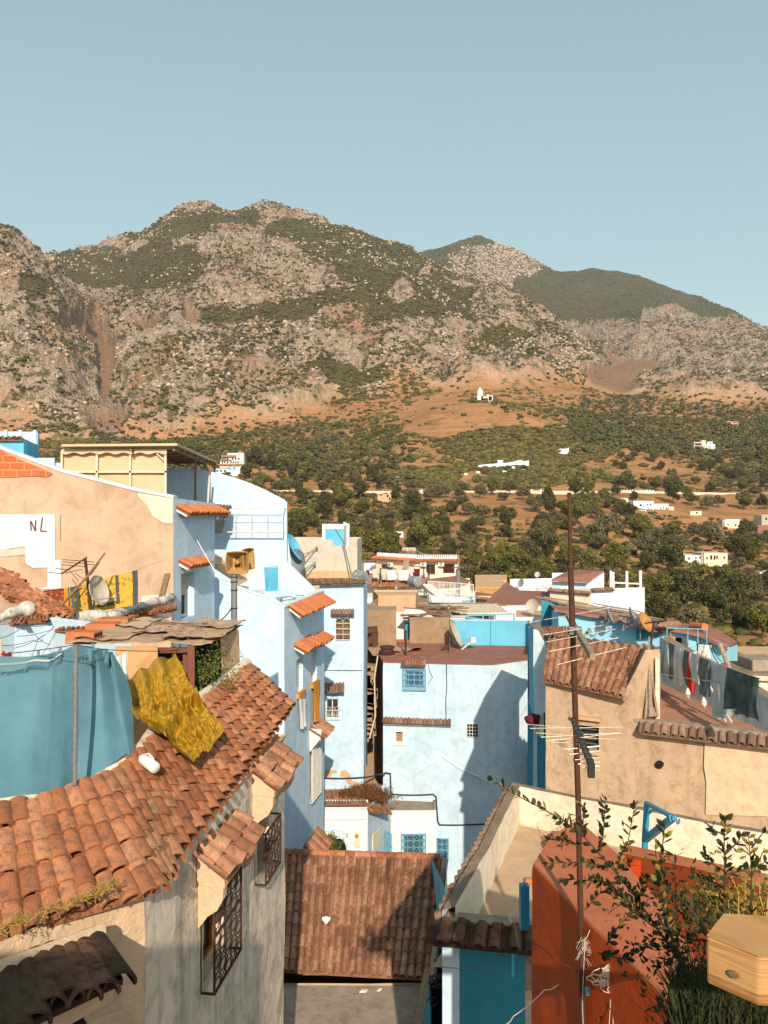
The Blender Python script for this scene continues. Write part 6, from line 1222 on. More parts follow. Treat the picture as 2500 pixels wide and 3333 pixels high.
vs = [c0 + Vector((v.co.x * .27, v.co.y * .2, v.co.z * .17)) * (1 + .25 * nz(v.co, 2.1, 5)) for v in bm_.verts]; q.add(vs, [tuple(v.index for v in f.verts) for f in bm_.faces]); bm_.free(); tag(q.build('cloth_bundle', M['clothmaroon'], smooth=True), 'maroon cloth bundle on the turquoise wall top', 'bundle')
hang('clothing', 'dark coat hanging on the corner of the sandy house', 'clothing', W(*z9(295, 690), 22.3), W(*z9(322, 680), 22.3), W(*z9(275, 820), 22.3), W(*z9(324, 830), 22.3), 'clothblack', wave=.06, freq=1)
# ---- T terrace building
TT = -4.93
Tn = Vector((X_(1443, 9.5), 9.5)); Tf = Vector((X_(1668, 13.97), 13.97)); Tr = Vector((6.6, 11.45)); Te = Vector((X_(1712, 9.32), 9.32))
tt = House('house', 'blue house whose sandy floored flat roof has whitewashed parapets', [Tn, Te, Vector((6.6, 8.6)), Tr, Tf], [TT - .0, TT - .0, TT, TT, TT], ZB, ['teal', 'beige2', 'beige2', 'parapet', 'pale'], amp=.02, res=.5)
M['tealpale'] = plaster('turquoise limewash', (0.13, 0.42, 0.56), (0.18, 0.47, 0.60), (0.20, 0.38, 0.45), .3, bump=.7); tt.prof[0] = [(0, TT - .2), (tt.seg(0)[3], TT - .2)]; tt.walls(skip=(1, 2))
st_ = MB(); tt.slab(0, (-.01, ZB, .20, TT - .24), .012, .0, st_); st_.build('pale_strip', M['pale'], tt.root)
par = MB(); TH = .24; fz = TT - .68
def ring(a, b, na, nb, ztop, z0, mb):  # parapet segment with outer a->b and inner na->nb
 m = 14
 for j in range(m):
  p, q_, r_, s_ = a.lerp(b, j / m), a.lerp(b, (j + 1) / m), na.lerp(nb, (j + 1) / m), na.lerp(nb, j / m)
  w = lambda v, z: wob((v.x, v.y, z), .025)
  mb.quad(w(p, ztop), w(q_, ztop), w(r_, ztop), w(s_, ztop)); mb.quad(w(s_, ztop), w(r_, ztop), (r_.x, r_.y, z0), (s_.x, s_.y, z0)); mb.quad(w(p, ztop), w(q_, ztop), (q_.x, q_.y, z0 - .2), (p.x, p.y, z0 - .2))
iTn = Tn + Vector((.17, .08)); iTf = Tf + Vector((.10, -.20)); iTr = Tr + Vector((0, -.17)); iTe = Te + Vector((0, .1))
p1_ = MB(); ring(Tn, Tf, iTn, iTf, TT + .004, fz, p1_); ring(Tf, Tr, iTf, iTr, TT + .004, fz, p1_); p1_.build('parapet', M['parapet'], tt.root)
tpm = MB()
for a, b, c, d in ((Tn, Tf, Tn + Vector((.165, .08)), iTf), (Tf, Tr, iTf, iTr)):
 m = 24
 for j in range(m):
  v = [wob((x.x, x.y, TT + .008), .025) for x in (a.lerp(b, j / m), a.lerp(b, (j + 1) / m), c.lerp(d, (j + 1) / m), c.lerp(d, j / m))]; tpm.quad(*v)
tpm.build('parapet_top', M['mtop'], tt.root)
fl = MB(); fl.quad((iTn.x - .3, iTn.y - .1, fz), (6.6, 8.6, fz), (iTr.x, iTr.y, fz), (iTf.x, iTf.y, fz)); fl.build('floor', M['sandfloor'], tt.root)
fp_ = MB(); ring(Te + Vector((.6, -.1)), Tn, Te + Vector((.6, .1)), Tn + Vector((.05, .22)), TT - .12, fz, fp_); fp_.build('front_parapet', M['concrete'], tt.root)
dA = tt.seg(0); q = MB(); tile_roof(q, tt.at(0, -.05, TT - .12, 0), tt.at(0, dA[3] + .4, TT - .12, 0), tt.at(0, -.1, TT - .26, .24), tt.at(0, dA[3] + .4, TT - .26, .24), 7, 1, seg=9, tmul=1.2, rng=random.Random(3)); q.build('tile_edge', M['tileblack'], tt.root)
q = MB(); A_, B_ = Tn, Tf; dd_ = (B_ - A_).normalized(); nn_ = Vector((-dd_.y, dd_.x)); tile_roof(q, Vector((B_.x, B_.y, TT - .1)), Vector((A_.x, A_.y, TT - .1)), Vector((B_.x + nn_.x * .08, B_.y + nn_.y * .08, TT - .16)), Vector((A_.x + nn_.x * .08, A_.y + nn_.y * .08, TT - .16)), 24, 1, seg=6, rng=random.Random(31)); q.build('side_tile_edge', M['tile3'], tt.root)
q = MB(); rnd = random.Random(21)
for i in range(7): c0 = Vector((iTf.x + .42 + .02 * i, iTf.y - .95 - .03 * i, fz + .03 + .045 * i)); q.obox(c0, (.2, rnd.uniform(-.05, .05), 0), (0, .12, 0), (0, 0, .02))
tag(q.build('tile_stack', M['tile3']), 'small stack of floor tiles in the corner of the sandy roof', 'tiles')
q = MB(); q.tube([Vector((iTf.x + .5, iTf.y - .75, fz + .06)), Vector((iTf.x + 1.55, iTf.y - 1.3, fz + .05))], .045, 7); tag(q.build('beam', M['woodgrey']), 'grey pole lying along the parapet of the sandy roof', 'beam')
q = MB(); q.obox(Vector((X_(1722, 11.6), 11.6, fz + .04)), (.06, 0, 0), (0, .05, 0), (0, 0, .04)); tag(q.build('brick_piece', M['tilenew'], bevel=.02), 'small red brick chip lying on the sandy roof', 'brick')
tuft('dry_twigs', 'dry twigs piled at the corner of the sandy roof', (iTf.x + .75, iTf.y - .75, fz), 60, .3, .22, 'dryweed', 'twigs', 5, .03)
# ---- low tiled roof in the bottom centre
lr = House('house', 'low house with a broad brown tiled roof in the bottom centre', FP((800, 17.2), (1395, 17.2), (1448, 21.2), (800, 21.2)), [Z_(3185, 17.2), Z_(3185, 17.2), -9.55, -9.55], ZB, ['beige', 'teal', 'beige', 'beige'], amp=.02)
eL, eR = W(*z8(20, 925), 17.6), W(*z8(1010, 985), 17.2); rL, rR = W(*z8(30, 240), 21.3), W(*z8(1090, 275), 21.0)
eL.z = eR.z = (eL.z + eR.z) / 2
lr.tops = [eL.z - .1, eR.z - .1, rR.z - .12, rL.z - .12]; lr.walls()
q = MB(); tile_roof(q, rL + Vector((-.6, 0, 0)), rR, eL + Vector((-.6, 0, 0)), eR, 26, 11, seg=7, slip=.12, rng=random.Random(77)); q.build('roof', M['tile4'] if 'tile4' in M else M['tile2'], lr.root)
q = MB(); n_ = 17
for i in range(n_):
 a, b = rL.lerp(rR, i / n_) + Vector((-.1, .05, .05)), rL.lerp(rR, (i + 1.1) / n_) + Vector((-.1, .05, .05)); q.tube([a, b], [.115, .095], 8, tint=random.random())
q.build('ridge_tiles', M['tile'], lr.root)
q = MB(); q.tube([rR + Vector((.05, 0, 0)), eR + Vector((.05, 0, 0))], .1, 6); q.build('verge', M['mortar'], lr.root)
yd = House('house', 'bare cement flat roof below the brown tiled roof at the bottom', FP((800, 12.5), (1235, 12.5), (1400, 17.15), (800, 17.15)), Z_(3195, 17.15) - .1, ZB, ['brown', 'brown', 'brown', 'brown'], amp=.03).walls(); yd.roof('concrete2' if 'concrete2' in M else 'concrete', .0)
for x, y, lb in ((615, 1070, 'pale stone chip lying on the cement roof at the bottom'), (710, 1062, 'smaller pale stone chip on the cement roof at the bottom')):
 zfl = Z_(3195, 17.15) - .1; px, py = z8(x, y); Y = zfl * F / (CY - py); q = MB(); q.obox(Vector((X_(px, Y), Y, zfl + .03)), (.08 if x < 700 else .04, 0, 0), (.03, .05, 0), (0, 0, .02)); tag(q.build('stone', M['parapet'], bevel=.03), lb, 'stone')
q = MB(); p0 = W(*z8(395, 660), 18.8); q.prism([p0 + Vector((math.cos(t) * .09 * (1 + .5 * math.sin(3 * t)), math.sin(t) * .05, math.sin(t) * .05)) + Vector((0, -.25, .22)) for t in [math.pi * i / 5 for i in range(10)]], (0, 0, .03)); tag(q.build('paper_scrap', M['clothwhite']), 'white paper scrap caught on the brown roof tiles', 'scrap')
cpw = House('wall', 'mossy wall top running down beside the cement roof', FP((1285, 13.0), (1340, 13.0), (1402, 17.0), (1378, 17.0)), [-9.95, -9.95, -10.2, -10.2], ZB, ['brown', 'teal', 'brown', 'brown'], cat='wall', amp=.04).walls().roof('mtop', 0)
ab = House('house', 'blue back wall with a wrought iron bracket in the narrow alley', FP((1398, 21.5), (1449, 17), (1455, 22)), [Z_(2795, 21.5), Z_(2880, 17) , Z_(2795, 22)], ZB, ['tealpale', 'pale', 'pale'], res=.6)
ab.tops = [Z_(2775, 21.5), Z_(2890, 17), Z_(2775, 22)]; ab.walls()
wi = MB(); cc_ = W(*z8(1045, 1000), 12.5)
def scroll(c, r, turns, sgn=1, n=22): return [Vector(c) + Vector((r * (1 - i / n * .8) * math.cos(turns * 6.28 * i / n) * sgn, 0, r * (1 - i / n * .8) * math.sin(turns * 6.28 * i / n))) for i in range(n)]
for (x, y, r, s_) in ((1050, 985, .09, 1), (1030, 1020, .08, -1), (1060, 1035, .06, 1), (1030, 1130, .1, -1)): wi.tube(scroll(W(*z8(x, y), 12.5), r, 1.4, s_), .01, 5, False)
wi.tube([W(*z8(1010, 970), 12.5), W(*z8(1080, 975), 12.5)], .01, 5); wi.tube([W(*z8(1012, 970), 12.5), W(*z8(1015, 1120), 12.5)], .012, 5); wi.tube([W(*z8(1080, 975), 12.5), W(*z8(1085, 1050), 12.5)], .01, 5); wi.tube([W(*z8(1040, 870), 12.5), W(*z8(1075, 930), 12.5)], .012, 5)
tag(wi.build('lamp_bracket', M['blackm']), 'scrolled wrought iron bracket on the alley wall', 'bracket')
# ================================================================ FOREGROUND
# ---- left near house with L shaped tiled roof
ZE = -3.48
cN = Vector((X_(472, 7.25), 7.25)); cF = Vector((X_(925, 12.0), 12.0)); cL = Vector((X_(-60, 6.1), 6.1))
nh = House('house', 'stained white near house with orange tiled roof and iron window cages', [cL, cN, cF, cF + Vector((-4.5, .2)), Vector((-8, 9))], [ZE, ZE, ZE, ZE, ZE], ZB, ['creamwall', 'stainwall', 'creamwall', 'creamwall', 'creamwall'], amp=.03, res=.35)
wA = nh.rect(1, zf(255, 1290), zf(400, 1900)); wA = (wA[0], nh.sz(1, *zf(265, 1920))[1], nh.sz(1, *zf(405, 1300))[0], nh.sz(1, *zf(275, 1270))[1])
tA0 = nh.sz(1, 662, 3000)[0]; tA1 = nh.sz(1, 735, 3000)[0]; zA0 = nh.sz(1, 662, 3215)[1]; zA1 = nh.sz(1, 662, 2890)[1] + .15
tB0 = nh.sz(1, 834, 2700)[0]; tB1 = nh.sz(1, 872, 2700)[0]; zB0 = nh.sz(1, 834, 2868)[1]; zB1 = nh.sz(1, 834, 2640)[1]
wA = (tA0, zA0 + .05, tA1, zA1); wB = (tB0, zB0 + .05, tB1, zB1)
M['bwood'] = flat('orange brown window wood', (.34, .13, .03), .5, var=.3, scale=8)
for w_ in (wA, wB): nh.window(1, w_, 'two', fmat='bwood', depth=.22, panemat='glass')
nh.walls()
def cage(H, i, r, out=.16):
 a, b, c, e = r; a -= .08; c += .1; b -= .06; e -= .28; g = MB(); P_ = lambda t, z, o=out: H.at(i, t, z, o); W2, H2 = c - a, e - b
 for (t, z) in ((a, b), (c, b), (a, e), (c, e)): g.bar(P_(t, z, 0), P_(t, z), .022)
 for p, q_ in ((P_(a, b), P_(c, b)), (P_(a, e), P_(c, e)), (P_(a, b), P_(a, e)), (P_(c, b), P_(c, e)), (P_(a, b + H2 * .62), P_(c, b + H2 * .62))): g.bar(p, q_, .024)
 for s_ in (0, out): g.bar(P_(a, b, s_), P_(a, e, s_), .02)
 nx, nz2 = 5, 8
 for q_ in range(1, nx): g.bar(P_(a + W2 * q_ / nx, b), P_(a + W2 * q_ / nx, e), .012)
 for ix in range(nx):
  for iz in range(nz2):
   cx, cz = a + W2 * (ix + .5) / nx, b + H2 * (iz + .5) / nz2; rx, rz = W2 / nx * .5, H2 / nz2 * .5
   if (ix + iz) % 2 == 0: g.tube([P_(cx + rx * math.cos(t), cz + rz * math.sin(t)) for t in [2 * math.pi * k_ / 12 for k_ in range(13)]], .008, 5, False)
   else: g.tube([P_(cx - rx, cz - rz), P_(cx - rx * .2, cz), P_(cx - rx, cz + rz)], .008, 5, False); g.tube([P_(cx + rx, cz - rz), P_(cx + rx * .2, cz), P_(cx + rx, cz + rz)], .008, 5, False)
 return g.build('window_cage', M['rust'], H.root)
cage(nh, 1, wA); cage(nh, 1, wB)
EPS = [zf(0, 0)]
RW0 = W(440, 2462, 8.75); RW1 = W(808, 2168, 12.8); E0 = W(548, 2822, 7.55); E1 = W(947, 2298, 12.5); RL0 = W(-60, 2655, 7.2); EL0 = W(-60, 3068, 6.2); EL1 = W(500, 2893, 7.05)
for p in (E0, E1): pass
q = MB(); tile_roof(q, RW0 + Vector((0, 0, 0)), RW1, E0, E1, 23, 6, seg=8, slip=.12, skew=.012, rad=.118, pans=False, rng=random.Random(101)); q.build('roof', M['tile'], nh.root)
RV = W(330, 2540, 8.0)
q = MB(); tile_roof(q, RL0, RV, EL0, EL1, 9, 5, seg=10, slip=.2, skew=.02, rng=random.Random(202), rad=.10, pans=False); q.build('roof', M['tile'], nh.root)
q = MB(); tile_roof(q, RV, RW0, EL1, E0 + Vector((0, 0, 0)), 4, 5, seg=9, slip=.2, skew=.02, rng=random.Random(303), rad=.105, pans=False); q.build('roof', M['tile'], nh.root)
q = MB(); n_ = 22
ridge = [RL0, W(160, 2640, 7.6), W(300, 2580, 8.05), W(440, 2480, 8.7), W(500, 2400, 9.4), RW1]
def pl(u, P_=None):
 P_ = P_ or ridge; u = u * (len(P_) - 1); i = min(int(u), len(P_) - 2); return P_[i].lerp(P_[i + 1], u - i)
q = MB()
for i in range(20):
 a = pl(i / 34); b = pl((i + 1.15) / 34); q.tube([a + Vector((0, -.02, .0)), b + Vector((0, -.02, 0))], [.1, .085], 8, tint=random.random())
q.build('ridge_tiles', M['tile'], nh.root)
q = MB(); pts = [pl(i / 60) + Vector((-.03, .1, .045)) for i in range(61)]; q.tube(pts, [.075 + .03 * nz(p, 4, 1) for p in pts], 8); q.build('ridge_mortar', M['parapet'], nh.root)
q = MB(); q.prism([nh.at(1, -.05, ZE + .02, .0), nh.at(1, -.05, ZE - .1, .0), nh.at(1, .0, ZE + .02, .05)], nh.at(1, nh.seg(1)[3], 0) - nh.at(1, 0, 0)); q.build('eave', M['creamwall'], nh.root)
def bighood(i, t0, t1, zt, out, drop, lbl=None):
 L_ = t1 - t0; o = MB(); tile_roof(o, nh.at(i, t0, zt, 0), nh.at(i, t1, zt, 0), nh.at(i, t0, zt - drop, out), nh.at(i, t1, zt - drop, out), 5, 2, seg=8, slip=.15, rng=random.Random(int(t0 * 100))); h = o.build('window_hood', M['tile2'], nh.root)
 b = MB()
 for t in (t0 + .02, t1 - .14):
  prof = [(0, zt - .06), (out * .86, zt - drop - .03), (out * .82, zt - drop - .14), (out * .80, zt - drop - .26), (out * .62, zt - drop - .38), (out * .30, zt - drop - .46), (.02, zt - drop - .58), (0, zt - drop - .6)]
  b.prism([nh.at(i, t, z, o_) for o_, z in prof], nh.at(i, t + .12, 0) - nh.at(i, t, 0))
 b.prism([nh.at(i, t0, zt - .05, 0), nh.at(i, t0, zt - drop - .02, out * .88), nh.at(i, t0, zt - drop - .12, out * .88), nh.at(i, t0, zt - drop - .1, 0)], nh.at(i, t1, 0) - nh.at(i, t0, 0))
 b.build('hood_brackets', M['creamwall'], h)
bighood(1, tA0 - .18, tA1 + .35, nh.sz(1, 650, 2800)[1] + .12, .36, .26); bighood(1, tB0 - .2, tB1 + .45, nh.sz(1, 823, 2520)[1] + .10, .36, .26)
tuft('window_plant', 'leafy green plant growing behind the nearer window cage', nh.at(1, (tA0 + tA1) / 2, zA0 + 1.0, .08), 46, .3, .07, 'greenweed', 'plant', 7, .07)
HZ = Z_(3130, 6.4)
hl = [W(-60, 3200, 5.6), W(325, 3055, 6.55)]; he = [W(-60, 3395, 5.15), W(402, 3180, 6.0)]
hp = thing('porch_roof', 'blackened mossy tiled porch roof over the arched doorway', 'porch roof', W(200, 3300, 6)); q = MB(); tile_roof(q, hl[0], hl[1], he[0], he[1], 8, 1, seg=10, rng=random.Random(55), rad=.12, slip=.1, tmul=1.3, pans=False); q.build('tiles', M['tileblack'], hp)
q = MB(); q.tube([hl[0] + Vector((0, .02, .04)), hl[1] + Vector((0, .02, .04))], .07, 8); q.prism([hl[0] + Vector((0, 0, -.1)), hl[1] + Vector((0, 0, -.1)), he[1] + Vector((-.12, .12, -.12)), he[0] + Vector((0, .12, -.12))], (0, 0, -.14)); q.build('base', M['creamwall'], hp)
q = MB(); q.obox(W(345, 3235, 6.25), (.11, .07, 0), (.04, -.06, 0), (0, 0, .14)); q.build('corbel', M['creamwall'], hp, bevel=.03)
q = MB(); ca_, ra_ = W(140, 3420, 6.35), .33; A_, B_, d_, L_, n__ = nh.seg(0); u3 = Vector((d_.x, d_.y, 0)); n3 = Vector((n__.x, n__.y, 0)); tc, zc_ = nh.sz(0, 160, 3415)
q.prism([nh.at(0, tc + ra_ * math.cos(math.pi * k_ / 12), zc_ + ra_ * .85 * math.sin(math.pi * k_ / 12), .035) for k_ in range(13)], n3 * .01); q.build('doorway_arch', M['dark'], nh.root)
vn = thing('vine', 'dry yellow trailing vine along the near tiled eave', 'vine', W(10, 3020, 5.9)); q = MB(); P_ = [W(-20, 3040, 5.85), W(110, 2985, 6.0), W(230, 2940, 6.2), W(300, 2915, 6.4), W(370, 2885, 6.6)]; pts = [pl(i / 24, P_) + Vector((0, 0, .02 * math.sin(i))) for i in range(25)]
q.tube(pts, .008, 5); rnd = random.Random(17); lf = MB()
for _ in range(130):
 p = pl(rnd.random() ** 1.2, P_); dv = Vector((rnd.gauss(0, 1), rnd.gauss(0, .6), rnd.gauss(.4, 1))).normalized(); l = rnd.uniform(.03, .13); e = p + dv * l; q.tube([p, p.lerp(e, .5) + Vector((0, 0, .01)), e], .0025, 4)
 for k_ in range(2): c_ = p.lerp(e, rnd.uniform(.5, 1)); a_ = Vector((rnd.gauss(0, 1), rnd.gauss(0, 1), rnd.gauss(0, 1))).normalized() * .02; b_ = a_.orthogonal().normalized() * .006; lf.add([c_, c_ + a_ * .5 + b_, c_ + a_, c_ + a_ * .5 - b_], [(0, 1, 2, 3)], tint=rnd.random())
M['vine'] = leafmat('yellow vine', (.22, .15, .03), (.32, .22, .05), (.36, .28, .08), sc=5); q.build('stem', M['vine'], vn); lf.build('leaves', M['vine'], vn)
line_thing('wire', 'pale wire hanging down the stained wall near its far corner', 'wire', [W(*zf(855, 1180), 12.9), W(*zf(800, 1560), 12.0), W(*zf(720, 2000), 11.6), W(*zf(690, 2180), 11.4)], .006, 'wirew')
# ---- sheets
pk = [(-30, 2135), (100, 2138), (170, 2128), (205, 2118), (245, 2098), (300, 2106), (330, 2114), (372, 2118)]
pb = [(-30, 2625), (60, 2612), (140, 2590), (200, 2570), (245, 2556), (330, 2510), (400, 2462), (440, 2446)]
def pil(P_, u):
 u = u * (len(P_) - 1); i = min(int(u), len(P_) - 2); t = u - i; return (P_[i][0] * (1 - t) + P_[i + 1][0] * t, P_[i][1] * (1 - t) + P_[i + 1][1] * t)
def sheet(u, v, o=0):
 a = pil(pk, u); b = pil(pb, u); Ya = 8.3 + .9 * u; Yb = 7.35 + 1.35 * u; A = W(*a, Ya); B = W(*b, Yb); p = A.lerp(B, v)
 s_ = math.sin(math.pi * v); bow = .10 * s_ * math.sin(math.pi * min(1, u / .6)); f_ = max(0, (u - .5) * 2)
 fold = (.05 + .05 * f_) * math.sin(u * 34 + 1.5 * math.sin(v * 3)) * (.15 + f_ * (.3 + .7 * (1 - abs(v - .4)))) + .035 * nz((u * 7, v * 1.6, 1.2), 1) * (1 + f_)
 p += Vector((0, .25 * s_ * .6 - bow - fold - o, 0)); return p
ts = MB(); ts.grid(lambda u, v: sheet(u, v), 110, 46); ts.grid(lambda u, v: sheet(u, v, .004), 110, 46)
tsh = ts.build('sheet', M['clothteal'], smooth=True); tag(tsh, 'large dusty blue sheet stretched from the washing line down to the roof ridge', 'sheet')
q = MB(); rnd = random.Random(33)
def flap(u, v, side=0):
 if u < .52: a = pil(pk, u); 
 p = sheet(u, 0.0) + Vector((0, -.085 - .03 * v, .015)); p.z -= v * (.13 + .03 * math.sin(u * 25)) ; p.y += .0; return p
q.grid(lambda u, v: flap(u * .46, v), 60, 3); q.grid(lambda u, v: flap(.62 + u * .38, v), 40, 3)
q.build('folded_hem', M['clothteal'], tsh, smooth=True)
for lo_, hi_ in ((0, .46), (.62, 1)):
 q = MB()
 for _ in range(260): p = flap(rnd.uniform(lo_, hi_), 1); q.bar(p, p + Vector((rnd.gauss(0, .006), 0, -rnd.uniform(.015, .045))), .003)
 q.build('fringe', M['clothteal'], tsh)
q = MB()
for i in range(60): u = .46 * i / 60; p = flap(u, .55) + Vector((0, -.012, 0)); q.bar(p, p + Vector((.016, 0, .02)), .008)
q.build('lace_trim', M['clothwhite'], tsh)
M['polegrey'] = flat('dull grey pole', (.20, .19, .18), .7, var=.5, scale=30)
sp = MB().tube([W(248, 2100, 8.28), W(243, 2556, 7.72)], .021, 10); tag(sp.build('washing_pole', M['polegrey']), 'grey metal pole standing in front of the dusty blue sheet', 'pole')
wl_ = [sheet(0, 0), sheet(.3, 0), sheet(.57, 0), sheet(1, 0)]
line_thing('clothesline', 'dark washing line from the blue sheet across to the cardboard shed', 'clothesline', [W(-30, 2132, 8.2), W(248, 2098, 8.3), W(372, 2116, 9.15), W(560, 2118, 11.0), W(720, 2075, 12.6)], .005, 'wire', sag=.01)
for i, (u, c_) in enumerate(((.40, 'dishgrey'), (.05, 'clothred'), (.75, 'dishgrey'), (.77, 'clothblue'), (.2, 'dishgrey'))):
 p = sheet(u, 0) + Vector((0, -.03, 0)); q = MB(); q.bar(p + Vector((-.007, 0, -.03)), p + Vector((-.004, 0, .06)), .012, .012); q.bar(p + Vector((.007, 0, -.03)), p + Vector((.012, 0, .06)), .012, .012); tag(q.build('clothes_peg', M[c_]), ['grey peg left of the washing pole on the blue sheet', 'red peg at the far left of the blue sheet', 'dark peg on the right part of the blue sheet', 'blue peg beside the dark one on the blue sheet', 'grey peg near the left end of the blue sheet'][i], 'clothes peg', 'pegs holding the blue sheet')
jg = thing('jug', 'white plastic jug with handle lying on the roof tiles', 'jug', W(485, 2490, 8.6)); a, b = W(455, 2462, 8.55), W(508, 2502, 8.35); d3 = (b - a).normalized(); q = MB(); q.tube([a, a + d3 * .015, a + d3 * .05, a + d3 * .09, b - d3 * .015, b], [.018, .02, .05, .062, .062, .05], 14); q.build('body', M['clothwhite'], jg, smooth=True)
q = MB(); m3 = a.lerp(b, .45) + Vector((.02, 0, .06)); q.tube([a + d3 * .05 + Vector((.01, 0, .04)), m3 + Vector((0, 0, .03)), a.lerp(b, .7) + Vector((.03, 0, .06))], .011, 7); q.build('handle', M['clothwhite'], jg, smooth=True); q = MB(); q.tube([a - d3 * .015, a + d3 * .005], .02, 10); q.build('cap', M['clothred'], jg)
M['yellow'] = None
k = NT('mustard crushed velvet'); vv = k.mapped((1.0, 1.0, 3.5)); c_ = k.mix(k.ramp(k.noise(9, 6, .75, vv, dist=.8), [(.42, 0.), (.62, 1.)]), (.40, .235, .010), (.29, .165, .008)); c_ = k.mix(k.ramp(k.noise(38, 4, .7, vv), [(.52, 0.), (.75, .4)]), c_, (.17, .095, .006))
h_ = k.math('ADD', k.noise(16, 6, .7, vv, dist=1.0), k.math('MULTIPLY', k.noise(60, 3, .6, vv), .35)); M['yellow'] = k.done(c_, .42, k.bump(h_, .8, .016), spec=.4)
yt = [(384, 2218), (440, 2192), (500, 2152), (572, 2125)]; yb_ = [(625, 2482), (650, 2468), (690, 2440), (730, 2382)]
yl = [(384, 2218), (398, 2300), (430, 2340), (500, 2390), (560, 2440), (625, 2482)]; yr = [(572, 2125), (595, 2180), (620, 2230), (645, 2285), (690, 2340), (730, 2382)]
def yel(u, v, o=0):
 l = pil(yl, v); r = pil(yr, v); t_ = pil(yt, u); b = pil(yb_, u)
 px = l[0] * (1 - u) + r[0] * u; py = l[1] * (1 - u) + r[1] * u
 bil = (lambda k_: (yt[0][k_] * (1 - u) + yt[-1][k_] * u) * (1 - v) + (yb_[0][k_] * (1 - u) + yb_[-1][k_] * u) * v)
 px += (t_[0] * (1 - v) + b[0] * v) - bil(0); py += (t_[1] * (1 - v) + b[1] * v) - bil(1)
 Yt = 9.9 + 1.1 * u; Yb = 8.75 + 1.1 * u; Y = Yt * (1 - v) + Yb * v; m = min(1, v * 3)
 w = .075 * math.sin(u * 19 + 2.5 * v + 1.2 * nz((u * 3, v * 3, 5), 1)) * max(0, 1 - 1.3 * v) + .10 * nz((u * 3, v * 4, 2), 1) + m * (.16 * (1 - abs(nz((u * 7, v * 8, 4), 1)) * 2.4) * math.exp(-((v - .62) / .25) ** 2) + .05 * (1 - 2 * abs(nz((u * 12 + 3 * v, v * 15, 4), 1))) + .02 * nz((u * 26, v * 30, 4), 1))
 px += 16 * nz((u * 3 + 7, v * 5, 1), 1) * (1 if .02 < v else .3); py += 14 * nz((u * 6, v * 4, 8), 1) * v; p = W(px, py, Y - .14 - w * 1.15 - o - .12 * math.sin(math.pi * v)); p.z += w * .5; return p
q = MB(); q.grid(lambda u, v: yel(u, v), 110, 90); q.grid(lambda u, v: yel(u, v, .006), 110, 90); tag(q.build('cloth', M['yellow'], smooth=True), 'crumpled mustard yellow velvet cloth draped over the orange tiles', 'cloth')
q = MB(); 
hang('cloth', 'white cloth with dark seam hanging between the blue sheet and the cardboard shed', 'cloth', W(374, 2142, 10), W(414, 2118, 10.2), W(384, 2390, 9.7), W(440, 2378, 9.8), 'clothwhite', wave=.03, freq=2)
# ---- cardboard shed
sh_ = thing('cardboard_shed', 'makeshift shed roofed with flattened cardboard boxes on timber posts', 'shed', W(590, 2350, 12))
def csh(u, v, o=0):
 A, B, C_, D = W(*z5(400, 165), 10.9), W(*z5(1270, 170), 11.2), W(*z5(1460, 62), 13.6), W(*z5(745, 30), 14.2)
 p = (A * (1 - u) + B * u) * (1 - v) + (D * (1 - u) + C_ * u) * v; p.z += .05 * nz((u * 5, v * 4, 3), 1) + .025 * nz((u * 14, v * 9, 7), 1) - o; return p
q = MB(); q.grid(lambda u, v: csh(u, v), 60, 30); q.grid(lambda u, v: csh(u, v, .012), 60, 30)
for e_ in (0, 1):
 for i in range(60): a, b = csh(i / 60, e_), csh((i + 1) / 60, e_); q.quad(a, b, b - Vector((0, 0, .012)), a - Vector((0, 0, .012)))
q.build('roof_sheet', M['card'], sh_, smooth=True)
rnd = random.Random(41)
M['card2'] = plaster('lighter cardboard', (0.48, 0.34, 0.22), (0.53, 0.38, 0.25), (0.36, 0.23, 0.13), 0.3, bump=0.3, scale=3)
for i, (u0, v0, u1, v1) in enumerate(((.02, .05, .4, .55), (.3, .35, .72, .95), (.6, .1, 1.03, .6), (.05, .5, .35, .98), (.68, .55, 1.02, 1.02))):
 q = MB(); li = .03 + .012 * i; q.grid(lambda u, v: csh(u0 + (u1 - u0) * u, v0 + (v1 - v0) * v) + Vector((0, 0, li + .02 * nz((u * 3, v * 3, i), 1))), 16, 10); q.grid(lambda u, v: csh(u0 + (u1 - u0) * u, v0 + (v1 - v0) * v) + Vector((0, 0, li - .01 + .02 * nz((u * 3, v * 3, i), 1))), 16, 10); q.build('cardboard_panel', M['card2' if i % 2 else 'card'], sh_)
q = MB()
for i in range(150):
 gx = rnd.choice((.42, .55, .66, .78)); u = gx + rnd.uniform(-.05, .05); v = rnd.choice((.25, .42, .6, .72)) + rnd.uniform(-.06, .06); a = csh(u, v) + Vector((0, 0, .10)); s_ = rnd.uniform(.015, .05); q.prism([a, a + Vector((s_, 0, 0)), a + Vector((s_, .03, 0)), a + Vector((0, .03, 0))], (0, 0, .002))
q.build('print_marks', M['ink'], sh_)
def panel(pts, mat, name, n=(0, .03, 0)): q = MB(); q.prism([W(*z5(x, y), Y) for x, y, Y in pts], n); return q.build(name, M[mat], sh_)
M['cardo'] = plaster('orange brown cardboard', (0.46, 0.26, 0.12), (0.50, 0.29, 0.14), (0.30, 0.17, 0.08), 0.3, bump=0.3)
panel(((690, 195, 11), (945, 195, 11), (945, 330, 11), (930, 720, 10.4), (790, 790, 10.3), (700, 400, 10.8)), 'cardo', 'wall_panel')
panel(((1320, 130, 12.2), (1425, 90, 12.9), (1432, 320, 12.7), (1335, 390, 12.0)), 'card', 'wall_panel', (.02, .02, 0))
